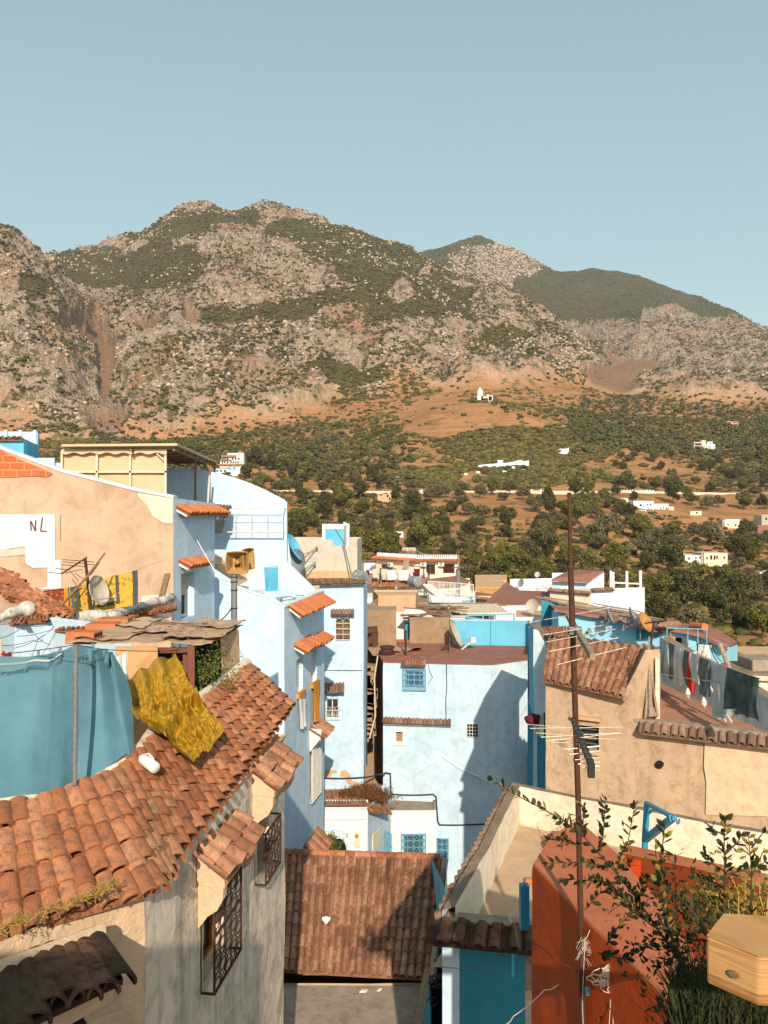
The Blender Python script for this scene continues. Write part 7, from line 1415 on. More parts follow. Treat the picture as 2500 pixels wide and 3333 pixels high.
panel(((1150, 200, 13.6), (1330, 110, 14), (1330, 460, 13.6), (1150, 520, 13.2)), 'dark', 'back_panel'); panel(((940, 200, 13.2), (1160, 200, 13.4), (1160, 520, 13.2), (940, 520, 13.2)), 'dark', 'back_panel')
q = MB(); q.bar(W(*z5(1146, 195), 11.2), W(*z5(1146, 470), 10.8), .10); q.bar(W(*z5(940, 215), 11.15), W(*z5(1165, 212), 11.25), .07); q.bar(W(*z5(1110, 230), 11.3), W(*z5(1110, 440), 11), .06); q.build('post', M['redwood'], sh_)
q = MB(); q.bar(W(*z5(745, 38), 13.2), W(*z5(1010, 55), 13.0), .09, .04); q.bar(W(*z5(1010, 55), 13), W(*z5(1190, 65), 12.9), .07, .04); q.build('batten', M['wood'], sh_)
q = MB(); q.bar(W(*z5(1168, 430), 10.9), W(*z5(1166, 480), 10.9), .03); 
for c_, n_, sp_ in ((W(*z5(1235, 395), 11.3), 900, .32), (W(*z5(1110, 300), 11.4), 260, .16)): pass
def leafcloud(name, label, centers, mat, cat, leaf, seed=1):
 rnd = random.Random(seed); mb = MB()
 for c, n_, sx, sz_ in centers:
  for _ in range(n_):
   p = Vector(c) + Vector((rnd.gauss(0, sx), rnd.gauss(0, sx * .4), rnd.gauss(0, sz_))); a = Vector((rnd.gauss(0, 1), rnd.gauss(0, 1), rnd.gauss(.2, 1))).normalized() * leaf; e = a.orthogonal().normalized() * leaf * .2; mb.add([p, p + a * .5 + e, p + a, p + a * .5 - e], [(0, 1, 2, 3)], tint=rnd.random())
 o = mb.build(name, M[mat]); return tag(o, label, cat)
leafcloud('shrub', 'yellow green leafy shrub growing inside the cardboard shed', [(W(*z5(1230, 380), 11.3), 700, .22, .20), (W(*z5(1290, 270), 11.5), 250, .13, .14), (W(*z5(1110, 330), 11.5), 260, .10, .22)], 'greenweed', 'shrub', .055, 3)
for i, (x, y) in enumerate(((500, 140), (555, 150))):
 pass
def hbrick(c, ax, label, s=1.0):
 r = thing('hollow_brick', label, 'brick', c, 'bricks weighing down the cardboard'); ax = Vector(ax).normalized(); ay = Vector((-ax.y, ax.x, 0)); q = MB(); q.obox(Vector(c), ax * .15 * s, ay * .10 * s, Vector((0, 0, .06 * s))); q.build('block', M['tilenew'], r, bevel=.008); q = MB()
 for i in range(2):
  for j in range(3): q.obox(Vector(c) + ax * (.151 * s) + ay * (j - 1) * .055 * s + Vector((0, 0, (i - .5) * .05 * s)), ax * .002, ay * .02 * s, Vector((0, 0, .017 * s)))
 q.build('cavity', M['dark'], r)
hbrick(W(*z5(505, 135), 11.3), (1, -.1, 0), 'hollow orange brick lying on the near left corner of the cardboard', 1.45); hbrick(W(*z5(620, 85), 12.6), (1, .05, 0), 'orange brick on the left edge of the cardboard roof', 1.6); hbrick(W(*z5(690, 55), 13.2), (1, .1, 0), 'farther orange brick next to the tile row behind the cardboard', 1.7)
# ---- items behind: rug, antenna, low tile roofs
rg = MB()
k = NT('paisley rug'); tc = k.n('ShaderNodeTexVoronoi'); tc.inputs['Scale'].default_value = 11; k.l(k.mapped((1, 1, 1)), tc.inputs['Vector']); rr = k.ramp(tc.outputs['Distance'], [(.0, 1.), (.17, 1.), (.20, 0.), (.27, 0.), (.29, 1.), (.33, 1.), (.36, 0.)]); M['rug'] = k.done(k.mix(rr, (.60, .33, .05), (.12, .12, .04)), .9)
k = NT('rug border'); tc = k.n('ShaderNodeTexVoronoi'); tc.inputs['Scale'].default_value = 16; k.l(k.mapped((1, 1, 1)), tc.inputs['Vector']); M['rugb'] = k.done(k.mix(k.ramp(tc.outputs['Distance'], [(.0, 0.), (.22, 0.), (.26, 1.)]), (.45, .36, .12), (.07, .08, .035)), .9)
k = NT('red patterned rug'); tc = k.n('ShaderNodeTexVoronoi'); tc.inputs['Scale'].default_value = 9; k.l(k.mapped((1, 1, 1)), tc.inputs['Vector']); M['rugr'] = k.done(k.mix(k.ramp(tc.outputs['Distance'], [(.0, 1.), (.12, 1.), (.2, 0.)]), (.20, .045, .02), (.50, .20, .10)), .9)
def rug(name, label, c, mat, parts=()):
 q, f_ = clothmesh(*c, nu=20, nv=10, wave=.03, freq=1.5); o = q.build(name, M[mat], smooth=True); tag(o, label, 'rug')
 for (u0, v0, u1, v1, m_) in parts:
  q = MB(); q.grid(lambda u, v: f_(u0 + (u1 - u0) * u, v0 + (v1 - v0) * v) + Vector((0, -.012, 0)), 14, 8); q.build('border', M[m_], o, smooth=True)
rug('rug', 'yellow paisley rug with green borders hung below the gable wall', (W(*zb(865, 408), 15.5), W(*zb(1650, 200), 15.5), W(*zb(905, 740), 15.5), W(*zb(1660, 620), 15.5)), 'rug', ((0, 0, .10, 1, 'rugb'), (.22, .0, .26, .9, 'rugb'), (.66, .0, .71, .8, 'rugb'), (.24, .78, .71, .87, 'rugb'), (.92, 0, 1, 1, 'clothblack')))
rug('rug', 'orange and black striped rug next to the yellow paisley one', (W(*zb(765, 425), 15.6), W(*zb(868, 405), 15.6), W(*zb(765, 740), 15.6), W(*zb(905, 738), 15.6)), 'clothorange', ((.5, 0, .62, 1, 'clothblack'), (.75, 0, 1, 1, 'clothblack')))
rug('rug', 'dark red patterned rug at the left end of the rug line', (W(*zb(520, 452), 15.7), W(*zb(765, 425), 15.7), W(*zb(540, 620), 15.7), W(*zb(765, 640), 15.7)), 'rugr')
dish('satellite_dish', 'white dish hanging before the yellow paisley rug', W(*zb(1190, 445), 14.9), (.93, -.25, .30), .56, 'dishwhite', 'satellite dishes on the roofs', mast=W(*zb(1130, 680), 14.9))
an_ = thing('tv_antenna', 'rusty television antenna mast with thin rods before the gable wall', 'antenna', W(*zb(1100, 700), 14.7)); q = MB(); q.tube([W(*zb(1100, 710), 14.7), W(*zb(1020, 60), 14.7)], .03, 8); q.build('mast', M['rust'], an_)
q = MB(); q.tube([W(*zb(740, 250), 14.5), W(*zb(1045, 50), 14.8)], .016, 6)
for x0, y0, x1, y1 in ((745, 78, 1135, 108), (755, 105, 1150, 142), (735, 140, 1020, 162), (665, 185, 815, 202), (580, 232, 740, 248), (785, 242, 985, 195)): q.tube([W(*zb(x0, y0), 14.5), W(*zb(x1, y1), 14.7)], .007, 5)
for x0, y0, x1, y1 in ((830, 205, 940, 330), (895, 240, 1060, 350), (865, 310, 930, 400)): q.tube([W(*zb(x0, y0), 14.6), W(*zb(x1, y1), 14.6)], .006, 5)
q.build('boom', M['rust'], an_)
q = MB(); q.tube([W(*zb(510, 885), 14.0), W(*zb(1040, 290), 14.5), W(*zb(1260, 0), 14.8)], [.026, .022, .018], 6); q.tube([W(*zb(1200, 110), 14.7), W(*zb(1080, 270), 14.6)], .008, 4); tag(q.build('leaning_pole', M['wood']), 'long thin pole leaning across the rugs and the antenna', 'pole')
line_thing('clothesline', 'thin line on which the rugs hang across the gable wall', 'clothesline', [W(*zb(440, 460), 15.7), W(*zb(865, 402), 15.6), W(*zb(1650, 195), 15.5), W(*z1(995, 868), 17)], .006, 'wirew')
q = MB(); q.bar(W(*z1(968, 1100), 18.5), W(*z1(1005, 955), 18.9), .14, .05); tag(q.build('plank', M['wood']), 'short plank leaning against the cement gable wall', 'plank')
st = House('house', 'low pale blue house with whitewashed ledge and broken tile eaves', [Vector((X_(-80, 13.0), 13.0)), Vector((X_(47, 13.6), 13.6)), Vector((X_(172, 13.9), 13.9)), Vector((X_(430, 14.9), 14.9)), Vector((X_(430, 16), 16)), Vector((X_(-80, 16), 16))], [Z_(2035, 13), Z_(2030, 13.6), Z_(2010, 13.9), Z_(2040, 14.9), Z_(2040, 16), Z_(2035, 16)], ZB, ['pale', 'pale', 'pale', 'pale', 'pale', 'pale'], amp=.03).walls().roof('concrete', 0)
def ledge(pts, r, mat, label):
 q = MB(); P_ = [W(x, y, Y) for x, y, Y in pts]; pp_ = [pl(i / 30, P_) for i in range(31)]; q.tube(pp_, [r * (.8 + .6 * nz(p, 4, 2)) for p in pp_], 9); q.v = [tuple(wob(v, .07)) for v in q.v]
 for a, b in zip(pp_[:-1], pp_[1:]): q.quad(a + Vector((0, -r * .75, -.02)), b + Vector((0, -r * .75, -.02)), b + Vector((0, -r * .6, -.45)), a + Vector((0, -r * .6, -.45))); q.quad(a + Vector((0, r, 0)), b + Vector((0, r, 0)), b + Vector((0, r, -.45)), a + Vector((0, r, -.45)))
 return tag(q.build('ledge', M[mat], smooth=True), label, 'ledge')
M['lime'] = plaster('thick old whitewash', (0.62, 0.58, 0.52), (0.52, 0.50, 0.46), (0.17, 0.14, 0.11), .9, scale=5, bump=1.0)
ledge([zb(-60, 790) + (13.4,), zb(80, 730) + (13.6,), zb(250, 690) + (13.9,), zb(370, 680) + (14.1,)], .13, 'lime', 'mottled white ledge at the far left under the broken tiles')
ledge([zb(770, 800) + (14.3,), zb(1000, 785) + (14.6,), zb(1240, 765) + (14.9,)], .14, 'lime', 'mottled white ledge below the yellow rug')
ledge([zb(1300, 745) + (15.2,), zb(1500, 690) + (15.8,), zb(1800, 610) + (17.3,), zb(2060, 540) + (18.5,)], .12, 'lime', 'mottled white ledge rising towards the cream window')
for (a, b, c, d, n_, lb, mt) in ((zb(200, 740) + (14.3,), zb(620, 690) + (14.5,), zb(110, 830) + (13.5,), zb(600, 790) + (13.8,), 9, 'short row of orange eave tiles over the low blue wall', 'tile'),
  (zb(760, 835) + (14.4,), zb(1180, 830) + (14.8,), zb(660, 910) + (13.9,), zb(1110, 925) + (14.2,), 8, 'wavy row of orange eave tiles over pale blue scallops', 'tile'),
  (z1(760, 1200) + (16.2,), z1(1060, 1140) + (18.0,), z1(760, 1222) + (15.7,), z1(1065, 1160) + (17.5,), 14, 'thin row of tiles running to the gable wall corner', 'tile'),
  (zb(1180, 850) + (14.9,), zb(1500, 790) + (15.5,), zb(1180, 890) + (14.3,), zb(1480, 850) + (15.0,), 7, 'row of orange tiles behind the cardboard roof', 'tile')):
 q = MB(); tile_roof(q, W(*a), W(*b), W(*c), W(*d), n_, 1, seg=7, slip=.3, rng=random.Random(n_)); tag(q.build('tile_row', M[mt]), lb, 'roof tiles')
rnd = random.Random(61); q = MB()
def onetile(mb, c, d, up, ln, r, tint):
 d = Vector(d).normalized(); up = Vector(up); ax = d.cross(up).normalized(); nn = ax.cross(d); seg = 6; vs = []
 for e_, rr_ in ((-.5, r * .85), (.5, r * 1.05)):
  for k2 in (0, 1):
   for s_ in range(seg + 1): t = math.pi * s_ / seg; vs.append(Vector(c) + d * ln * e_ + ax * math.cos(t) * (rr_ - .012 * k2) + nn * (math.sin(t) * rr_ * .8 - .012 * k2))
 n = seg + 1; fs = []
 for s_ in range(seg): fs += [(s_, s_ + 1, 2 * n + s_ + 1, 2 * n + s_), (n + s_, 3 * n + s_, 3 * n + s_ + 1, n + s_ + 1), (s_, n + s_, n + s_ + 1, s_ + 1), (2 * n + s_, 2 * n + s_ + 1, 3 * n + s_ + 1, 3 * n + s_)]
 mb.add(vs, fs, tint=tint)
for _ in range(230):
 t = rnd.random(); x = -60 + 860 * t; ytop = 190 + 480 * max(0, t * 1.1 - .05) ** 1.0; y = rnd.uniform(ytop, min(ytop + 260, 720)); 
 if x > 420 and y < 480: continue
 c = W(*zb(x, y), 14.2 + (700 - y) / 500 * 1.3); onetile(q, c, (rnd.gauss(.8, .3), rnd.gauss(-.2, .5), rnd.gauss(-.35, .12)), (rnd.gauss(0, .25), rnd.gauss(0, .25), 1), rnd.uniform(.3, .42), rnd.uniform(.07, .09), rnd.random())
tag(q.build('tile_heap', M['tile']), 'jumbled heap of broken orange roof tiles at far left', 'tile heap', kind='stuff')
q = MB(); q.grid(lambda u, v: W(*zb(-80 + 860 * u, 330 + 360 * u * .9 + (720 - 330 - 324 * u) * v), 14.95 - v * .6), 10, 6); q.grid(lambda u, v: W(*zb(-80 + 860 * u, 330 + 360 * u * .9 + (720 - 330 - 324 * u) * v), 15.6), 10, 6); tag(q.build('rubble_mound', M['mortar']), 'mortar mound under the heap of broken tiles', 'mound')
for i, pts in enumerate((((-20, 1030, 12.5), (300, 870, 13.2), (620, 850, 13.8)), ((-20, 1110, 12), (400, 1045, 13), (520, 1040, 13.4)), ((200, 1000, 12.8), (640, 910, 13.8)), ((420, 980, 13.2), (600, 1100, 12.6)), ((1180, 950, 12.2), (1659, 770, 13)), ((180, 1140, 12.4), (540, 980, 13.3)))): line_thing('wire', ['upper', 'middle', 'lower right', 'short crossing', 'right hand', 'lowest'][i] + ' thin wire strung before the low blue wall', 'wire', [W(*zb(x, y), Y) for x, y, Y in pts], .005, 'wire', 'wires strung before the low blue wall', sag=.03)
hang('clothing', 'dark red cloth drying behind the blue sheet at far left', 'clothing', W(*zb(30, 1230), 9.5), W(*zb(130, 1180), 9.5), W(*zb(30, 1330), 9.4), W(*zb(130, 1330), 9.4), 'clothmaroon', wave=.02); hang('clothing', 'cream shirt drying at the left picture edge', 'clothing', W(*zb(-40, 1010), 9.6), W(*zb(15, 1040), 9.6), W(*zb(-40, 1300), 9.6), W(*zb(20, 1300), 9.6), 'clothcream', wave=.02)
hang('clothing', 'grey striped cloth standing up behind the blue sheet', 'clothing', W(*zb(160, 1190), 9.5), W(*zb(235, 1150), 9.5), W(*zb(150, 1330), 9.4), W(*zb(250, 1330), 9.4), 'clothgrey', wave=.02)
# ---- red parapet
ZR = -2.61
rwp = thing('red_parapet', 'glossy oxide red parapet wall with faded flat top', 'wall', (1.4, 5, -5)); tp_ = [(1.10, 5.71), (1.35, 6.21), (1.61, 6.49), (1.675, 6.39), (1.775, 5.91), (1.857, 5.08), (1.82, 4.5), (1.77, 4.03), (1.56, 3.96), (1.52, 4.11), (1.308, 4.84)]
def dense(P_, m): 
 o = []
 for i in range(len(P_)):
  a, b = Vector(P_[i]), Vector(P_[(i + 1) % len(P_)]); k_ = max(1, int((b - a).length / m)); o += [a.lerp(b, j / k_) for j in range(k_)]
 return o
dp = dense(tp_, .05); q = MB(); cc_ = Vector((1.5, 5.3))
rnd_ = lambda p, z, s_=1.0: wob((cc_.x + (p.x - cc_.x) * s_, cc_.y + (p.y - cc_.y) * s_, z), .012)
n = len(dp)
lv = [(ZR - .018, 1.0), (ZR - .06, 1.012)] + [(ZR - .06 - .12 * j, 1.012) for j in range(1, 40)]
for (za_, sa), (zb_, sb) in zip(lv[:-1], lv[1:]):
 for i in range(n): q.quad(rnd_(dp[i], za_, sa), rnd_(dp[(i + 1) % n], za_, sa), rnd_(dp[(i + 1) % n], zb_, sb), rnd_(dp[i], zb_, sb))
q.build('wall', M['redwall'], rwp, smooth=True)
q = MB(); 
for i in range(n): q.quad(rnd_(dp[i], ZR - .018, 1.0), rnd_(dp[(i + 1) % n], ZR - .018, 1.0), rnd_(dp[(i + 1) % n], ZR, .985), rnd_(dp[i], ZR, .985))
q.poly([rnd_(p, ZR, .985) for p in dp]); q.build('wall_top', M['redtop'], rwp, smooth=False)
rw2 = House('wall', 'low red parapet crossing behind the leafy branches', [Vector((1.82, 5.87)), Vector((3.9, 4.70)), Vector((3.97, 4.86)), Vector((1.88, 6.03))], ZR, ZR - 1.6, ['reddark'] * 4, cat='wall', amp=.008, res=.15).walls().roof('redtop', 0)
q = MB(); q.bar(Vector((1.90, 5.84, ZR - .02)), Vector((1.90, 5.84, ZR - 1.4)), .08); q.build('pilaster', M['redwall'], rw2.root)
q = MB(); q.poly([(1.6, 6.3, ZR - 1.3), (4.2, 4.9, ZR - 1.3), (4.2, 1.6, ZR - 1.3), (1.7, 2.6, ZR - 1.3)]); q.build('floor', M['redwall'], rw2.root)
bp2 = MB().bar(W(*z10(196, 700), 6.1), W(*z10(196, 960), 6.1), .07); bp2.prism([W(*z10(180, 722), 6.07), W(*z10(196, 698), 6.07), W(*z10(214, 710), 6.07), W(*z10(212, 740), 6.07), W(*z10(180, 740), 6.07)], (0, .05, 0)); tag(bp2.build('post', M['bluepost']), 'stubby blue post beside the tall red wall', 'post')
# ---- rusty pole and two antennas
pl_ = thing('antenna_pole', 'tall brown rusty pole rising through the picture in front of the red wall', 'antenna pole', W(1903, 3330, 4.9)); q = MB(); PY = 4.9
q.tube([W(1853, 1603, PY), W(1858, 1850, PY)], .0137, 12); q.tube([W(1857, 1840, PY), W(1882, 2600, PY), W(1903, 3600, PY)], .019, 12); q.build('pole', M['rustpole'], pl_)
q = MB()
for y, x in ((1842, 1857), (2025, 1863), (2215, 1869), (2470, 1878)): q.tube([W(x, y, PY), W(x, y + 9, PY)], .023, 12)
q.build('collar', M['rustpole'], pl_)
def boomant(name, label, a, b, els, mat_b, mat_e, w, re=.0026):
 r = thing(name, label, 'antenna', a); q = MB(); q.bar(a, b, w, w * 1.3); q.build('boom', M[mat_b], r)
 for i, (p, s_) in enumerate(els): q = MB(); q.tube([p, s_], re, 6); q.build('rod', M[mat_e], r)
 return r, q
ba, bb2 = W(*z9(455, 95), 5.66), W(*z9(607, 345), 4.03)
def el(x0, y0, x1, y1, xb):
 t = (z9(xb, 0)[0] - 1847) / (1929 - 1847.); t = min(max(t, 0), 1); Yb = 1 / ((1 - t) / 5.66 + t / 4.03); return W(*z9(x0, y0), Yb), W(*z9(x1, y1), Yb)
r_, _ = boomant('antenna', 'upper antenna with long pale rods on a wooden boom', ba, bb2, [el(165, 152, 715, 52, 462), el(305, 216, 660, 158, 520), el(325, 258, 742, 181, 535), el(347, 315, 760, 232, 560), el(398, 393, 806, 290, 585)], 'woodgrey', 'alu', .028, .0024)
q = MB(); c_ = W(*z9(500, 188), 4.88); q.obox(c_, (.04, 0, 0), (0, .026, 0), (0, 0, .024)); q.tube([c_ + Vector((-.04, 0, -.01)), c_ + Vector((.04, 0, -.01))], .016, 8); q.build('clamp', M['greym'], r_)
ba, bb2 = W(*z9(487, 728), 4.9), W(*z9(598, 1010), 3.9)
els = []
for x0, y0, x1, y1, xb in ((197, 750, 500, 775, 497), (232, 776, 790, 768, 500), (268, 803, 525, 822, 508), (297, 829, 762, 803, 515), (325, 852, 775, 804, 520), (352, 858, 530, 866, 528), (535, 830, 748, 843, 535), (438, 899, 653, 880, 540), (452, 902, 648, 884, 547), (468, 933, 652, 910, 556), (500, 965, 652, 950, 570), (520, 990, 650, 978, 580), (528, 992, 648, 1000, 588), (545, 1012, 650, 1005, 596), (560, 1028, 648, 1026, 600)):
 t = (z9(xb, 0)[0] - 1864) / (1924 - 1864.); t = min(max(t, 0), 1); Yb = 1 / ((1 - t) / 4.9 + t / 3.9); els.append((W(*z9(x0, y0), Yb), W(*z9(x1, y1), Yb)))
r_, _ = boomant('antenna', 'lower log periodic antenna with grey boom pointing towards the viewer', ba, bb2, els, 'greym', 'alu', .021, .0021)
q = MB(); q.obox(W(*z9(598, 1025), 3.86), (.016, 0, 0), (0, .013, 0), (0, 0, .037)); q.build('end_box', M['blackm'], r_); q = MB()
for i in range(10): c_ = ba.lerp(bb2, (i + .5) / 10); MB().obox(c_ + Vector((0, 0, .016)), (.016, 0, 0), (0, .016, 0), (0, 0, .012)).build('insulator', M['blackm'], r_)
ty = thing('twine', 'tangle of pale twine knotted around the rusty pole', 'twine', W(1960, 3200, 4.7)); q = MB(); rnd = random.Random(71)
def curl(c, r, n_=26, tilt=1): ph = rnd.uniform(0, 6); k_ = rnd.uniform(.6, 1.2); return [Vector(c) + Vector((r * math.cos(6.28 * i / n_ * 1.3 + ph), rnd.uniform(-.006, .006), r * k_ * .6 * math.sin(6.28 * i / n_ * 1.3 + ph))) for i in range(n_)]
for _ in range(16): q.tube(curl(W(*z10(rnd.uniform(600, 830), rnd.uniform(1210, 1340)), 4.65), rnd.uniform(.026, .08)), .003, 5, False)
for x in (705, 730, 755): q.tube([W(*z10(725 + (x - 730) * .3, 1330), 4.65), W(*z10(x, 1560), 4.6)], .0022, 5, False)
q.tube([W(*z10(740, 1330), 4.65), W(*z10(860, 1260), 4.7), W(*z10(935, 1210), 4.75)], .002, 5, False); q.tube([W(*z10(935, 1210), 4.75), W(*z10(975, 1060), 4.6)], .0015, 4, False)
q.build('knot', M['wirew'], ty); q = MB(); q.tube([W(*z10(572, 1318), 4.82), W(*z10(575, 1360), 4.82)], [.016, .011], 8); q.build('blue_tape', M['clothblue'], ty)
q = MB()
for i in range(6): y = 1030 + i * 9; q.tube([W(*z10(552, y), PY) + Vector((.023 * math.cos(t), .023 * math.sin(t), .003 * math.sin(t * 2))) for t in [6.28 * j / 12 for j in range(13)]], .002, 4, False)
for _ in range(22): a = W(*z10(553 + rnd.uniform(-10, 30), rnd.uniform(1030, 1150)), 4.86); b = a + Vector((rnd.uniform(-.08, .08), rnd.uniform(-.03, .0), rnd.uniform(-.08, .02))); q.tube([a, a.lerp(b, .5) + Vector((0, 0, .02)), b], .0012, 4)
q.build('binding', M['wirew'], ty)
for i, (pts, m_) in enumerate(((((200, 1010), (300, 1075), (440, 1180), (630, 1255)), 'rust'), (((400, 1300), (320, 1330), (130, 1490), (90, 1535)), 'wirew'), (((590, 970), (560, 1030), (545, 1400), (550, 1535)), 'wirew'), (((1040, 495), (1080, 560), (1180, 680), (1290, 760)), 'rust'))):
 line_thing('wire', ['dark cable slung across the face of the red wall', 'grey cord slanting down the red wall to the corner', 'pale cord hanging down along the rusty pole', 'thin twig like wire arching over the far red parapet'][i], 'wire', [W(*z10(*p), 4.78 if i != 3 else 5.5) for p in pts], .0025, m_, sag=.01)
# ---- blue hoist hook
hk = thing('hoist_bracket', 'turquoise steel hoist arm with a hook above the red parapet', 'hoist', W(*z10(915, 640), 6.1)); Yh = 6.2; q = MB(); q.tube([W(*z10(917, 660), Yh), W(*z10(920, 430), Yh), W(*z10(933, 212), Yh)], .025, 12); q.build('post', M['bluepost'], hk)
q = MB(); q.tube([W(*z10(930, 210), Yh), W(*z10(1100, 302), Yh - .6)], .018, 10); q.build('arm', M['bluepost'], hk); q = MB(); q.bar(W(*z10(922, 430), Yh), W(*z10(1085, 300), Yh - .57), .04, .045); q.bar(W(*z10(935, 280), Yh), W(*z10(980, 245), Yh - .1), .012); q.build('brace', M['bluepost'], hk)
q = MB(); q.tube([W(*z10(x, y), Yh - .6) for x, y in ((1098, 300), (1110, 305), (1112, 322), (1117, 335), (1124, 330), (1128, 305))], .0075, 8); q.build('hook', M['bluepost'], hk)
# ---- timber beam end
tbm = thing('timber_beam', 'sawn pine beam end with a knot entering from the right', 'beam', (.6, 1.2, -.8))
k = NT('sawn pine'); wv = k.n('ShaderNodeTexWave'); wv.wave_type = 'BANDS'; wv.bands_direction = 'Z'; wv.inputs['Scale'].default_value = 14; wv.inputs['Distortion'].default_value = 9; wv.inputs['Detail'].default_value = 3; wv.inputs['Detail Scale'].default_value = .6; k.l(k.mapped((.35, .6, 1.4)), wv.inputs['Vector'])
c_ = k.ramp(k.noise(1.0, 5, .6, k.mapped((2.2, 2.2, 42)), dist=1.5), [(.30, (.25, .11, .035)), (.45, (.45, .24, .09)), (.7, (.58, .35, .15))]); c_ = k.mix(k.ramp(k.noise(7, 6, .7, k.mapped((.4, .4, 3))), [(.5, 0.), (.75, .5)]), c_, (.20, .09, .03)); M['pine'] = k.done(c_, .55, k.bump(k.noise(40, 4, .6, k.mapped((.3, .3, 3))), .4, .004))
M['pinetop'] = flat('weathered pine top', (.36, .25, .15), .75, var=.4, scale=12)
V = {}
for n_, (x, y, Y) in dict(a=(1290, 1010, 1.32), b=(1600, 1135, 1.258), c=(1622, 1410, 1.258), d=(1312, 1290, 1.32), e=(1395, 885, 1.392)).items(): V[n_] = W(*z10(x, y), Y)
ez = V['a'].z; 
ax_ = (V['e'] - V['a']); ax_.z = 0; far = Vector((1.1, .0, 0)); dirb = Vector((V['b'].x - V['a'].x, V['b'].y - V['a'].y, 0))
hgt = (V['a'].z - V['d'].z); V['a'].z = V['b'].z = V['e'].z = ez; Ydn = Vector((0, 0, -hgt))
g_ = Vector((V['b'].x + ax_.x * 1.0, V['b'].y + ax_.y, ez))
run = Vector((1.0, -.12, 0)) * .9
q = MB(); foot = [V['a'], V['b'], V['b'] + run * .6, V['e'] + run * .9, V['e']]
q.prism(foot, Ydn); tb_ = q.build('body', M['pine'], tbm, bevel=.004)
q = MB(); q.prism([p + Vector((0, 0, .0012)) for p in foot], (0, 0, .0008)); q.build('top_face', M['pine'], tbm)
q = MB(); kp = V['a'].lerp(V['b'], .55) + Vector((-.002, -.004, -hgt * .52)); u_ = dirb.normalized(); q.prism([kp + u_ * .009 * math.cos(t) + Vector((0, 0, .006 * math.sin(t))) for t in [6.28 * i / 10 for i in range(10)]], u_.cross(Vector((0, 0, 1))) * .003); q.build('knot', M['wood'], tbm)
# ---- leafy branches
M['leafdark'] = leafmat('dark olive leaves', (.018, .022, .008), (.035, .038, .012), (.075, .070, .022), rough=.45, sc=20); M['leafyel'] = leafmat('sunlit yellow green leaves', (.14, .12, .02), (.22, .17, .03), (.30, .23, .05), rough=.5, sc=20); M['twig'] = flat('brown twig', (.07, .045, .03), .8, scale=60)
def leaf3(mb, p, d, up, L_, w, tint):
 d = Vector(d).normalized(); s_ = d.cross(Vector(up)); 
 if s_.length < .1: s_ = d.orthogonal()
 s_.normalize(); nn = s_.cross(d); c = [p, p + d * L_ * .3 + s_ * w * .8 + nn * L_ * .03, p + d * L_ * .65 + s_ * w + nn * L_ * .03, p + d * L_, p + d * L_ * .65 - s_ * w + nn * L_ * .03, p + d * L_ * .3 - s_ * w * .8 + nn * L_ * .03, p + d * L_ * .5 - nn * L_ * .02]
 mb.add(c, [(0, 1, 6), (1, 2, 6), (2, 3, 6), (3, 4, 6), (4, 5, 6), (5, 0, 6)], tint=tint)
def branch(name, label, stems, seed, yel=0.0, Ls=.033, dens=1.0, group=None):
 rnd = random.Random(seed); r = thing(name, label, 'branch', W(*z10(*stems[0][0][:2]), stems[0][0][2]), group); tw = MB(); lv = MB(); ly = MB()
 for st_ in stems:
  P_ = [W(*z10(x, y), Y) for x, y, Y in st_]; ln = sum((a - b).length for a, b in zip(P_[:-1], P_[1:])); m = max(6, int(ln / .02)); pts = [pl(i / m, P_) for i in range(m + 1)]; r0 = .0045 if ln > .5 else .0025
  tw.tube(pts, [r0 * (1 - .65 * i / m) for i in range(m + 1)], 6)
  nn_ = int(ln / .021 * dens)
  for i in range(nn_):
   t = (i + .5) / nn_; p = pl(t, P_); d = (pl(min(1, t + .05), P_) - pl(max(0, t - .05), P_)).normalized(); k_ = 3 if rnd.random() < .55 else 2
   if rnd.random() < .16 and ln > .3: # short side shoot
    sd = (d * .5 + Vector((rnd.gauss(0, 1), rnd.gauss(0, .5), rnd.gauss(.3, 1))).normalized()).normalized(); e = p + sd * rnd.uniform(.04, .10); tw.tube([p, e], .0015, 4)
    for j in range(5):
     q_ = p.lerp(e, .3 + .7 * j / 4); dd = (sd + Vector((rnd.gauss(0, .8), rnd.gauss(0, .8), rnd.gauss(0, .8)))).normalized(); leaf3(ly if rnd.random() < yel else lv, q_, dd, (rnd.gauss(0, 1), rnd.gauss(0, 1), 1), Ls * rnd.uniform(.6, 1.1), Ls * .17, rnd.random())
   for j in range(k_):
    a = rnd.uniform(0, 6.28); o = d.orthogonal().normalized(); o2 = d.cross(o); dd = (d * .75 + (o * math.cos(a) + o2 * math.sin(a)) * rnd.uniform(.5, 1.1)).normalized(); leaf3(ly if rnd.random() < yel else lv, p, dd, (rnd.gauss(0, 1), rnd.gauss(0, 1), 1), Ls * rnd.uniform(.6, 1.15), Ls * .22, rnd.random())
 tw.build('stem', M['twig'], r)
 if lv.v: lv.build('leaves', M['leafdark'], r)
 if ly.v: ly.build('leaves', M['leafyel'], r)
 return r
branch('leafy_branch', 'long leafy branch sweeping up left across the red wall', [[(1170, 1200, 2.3), (1040, 1030, 2.35), (870, 780, 2.4), (740, 620, 2.45), (540, 395, 2.5), (420, 310, 2.5)]], 1, .04)
branch('leafy_branch', 'yellow green outer tip of the long branch against the blue house', [[(420, 310, 2.5), (300, 240, 2.52), (200, 190, 2.55), (100, 135, 2.6), (-10, 60, 2.6)]], 2, .5)
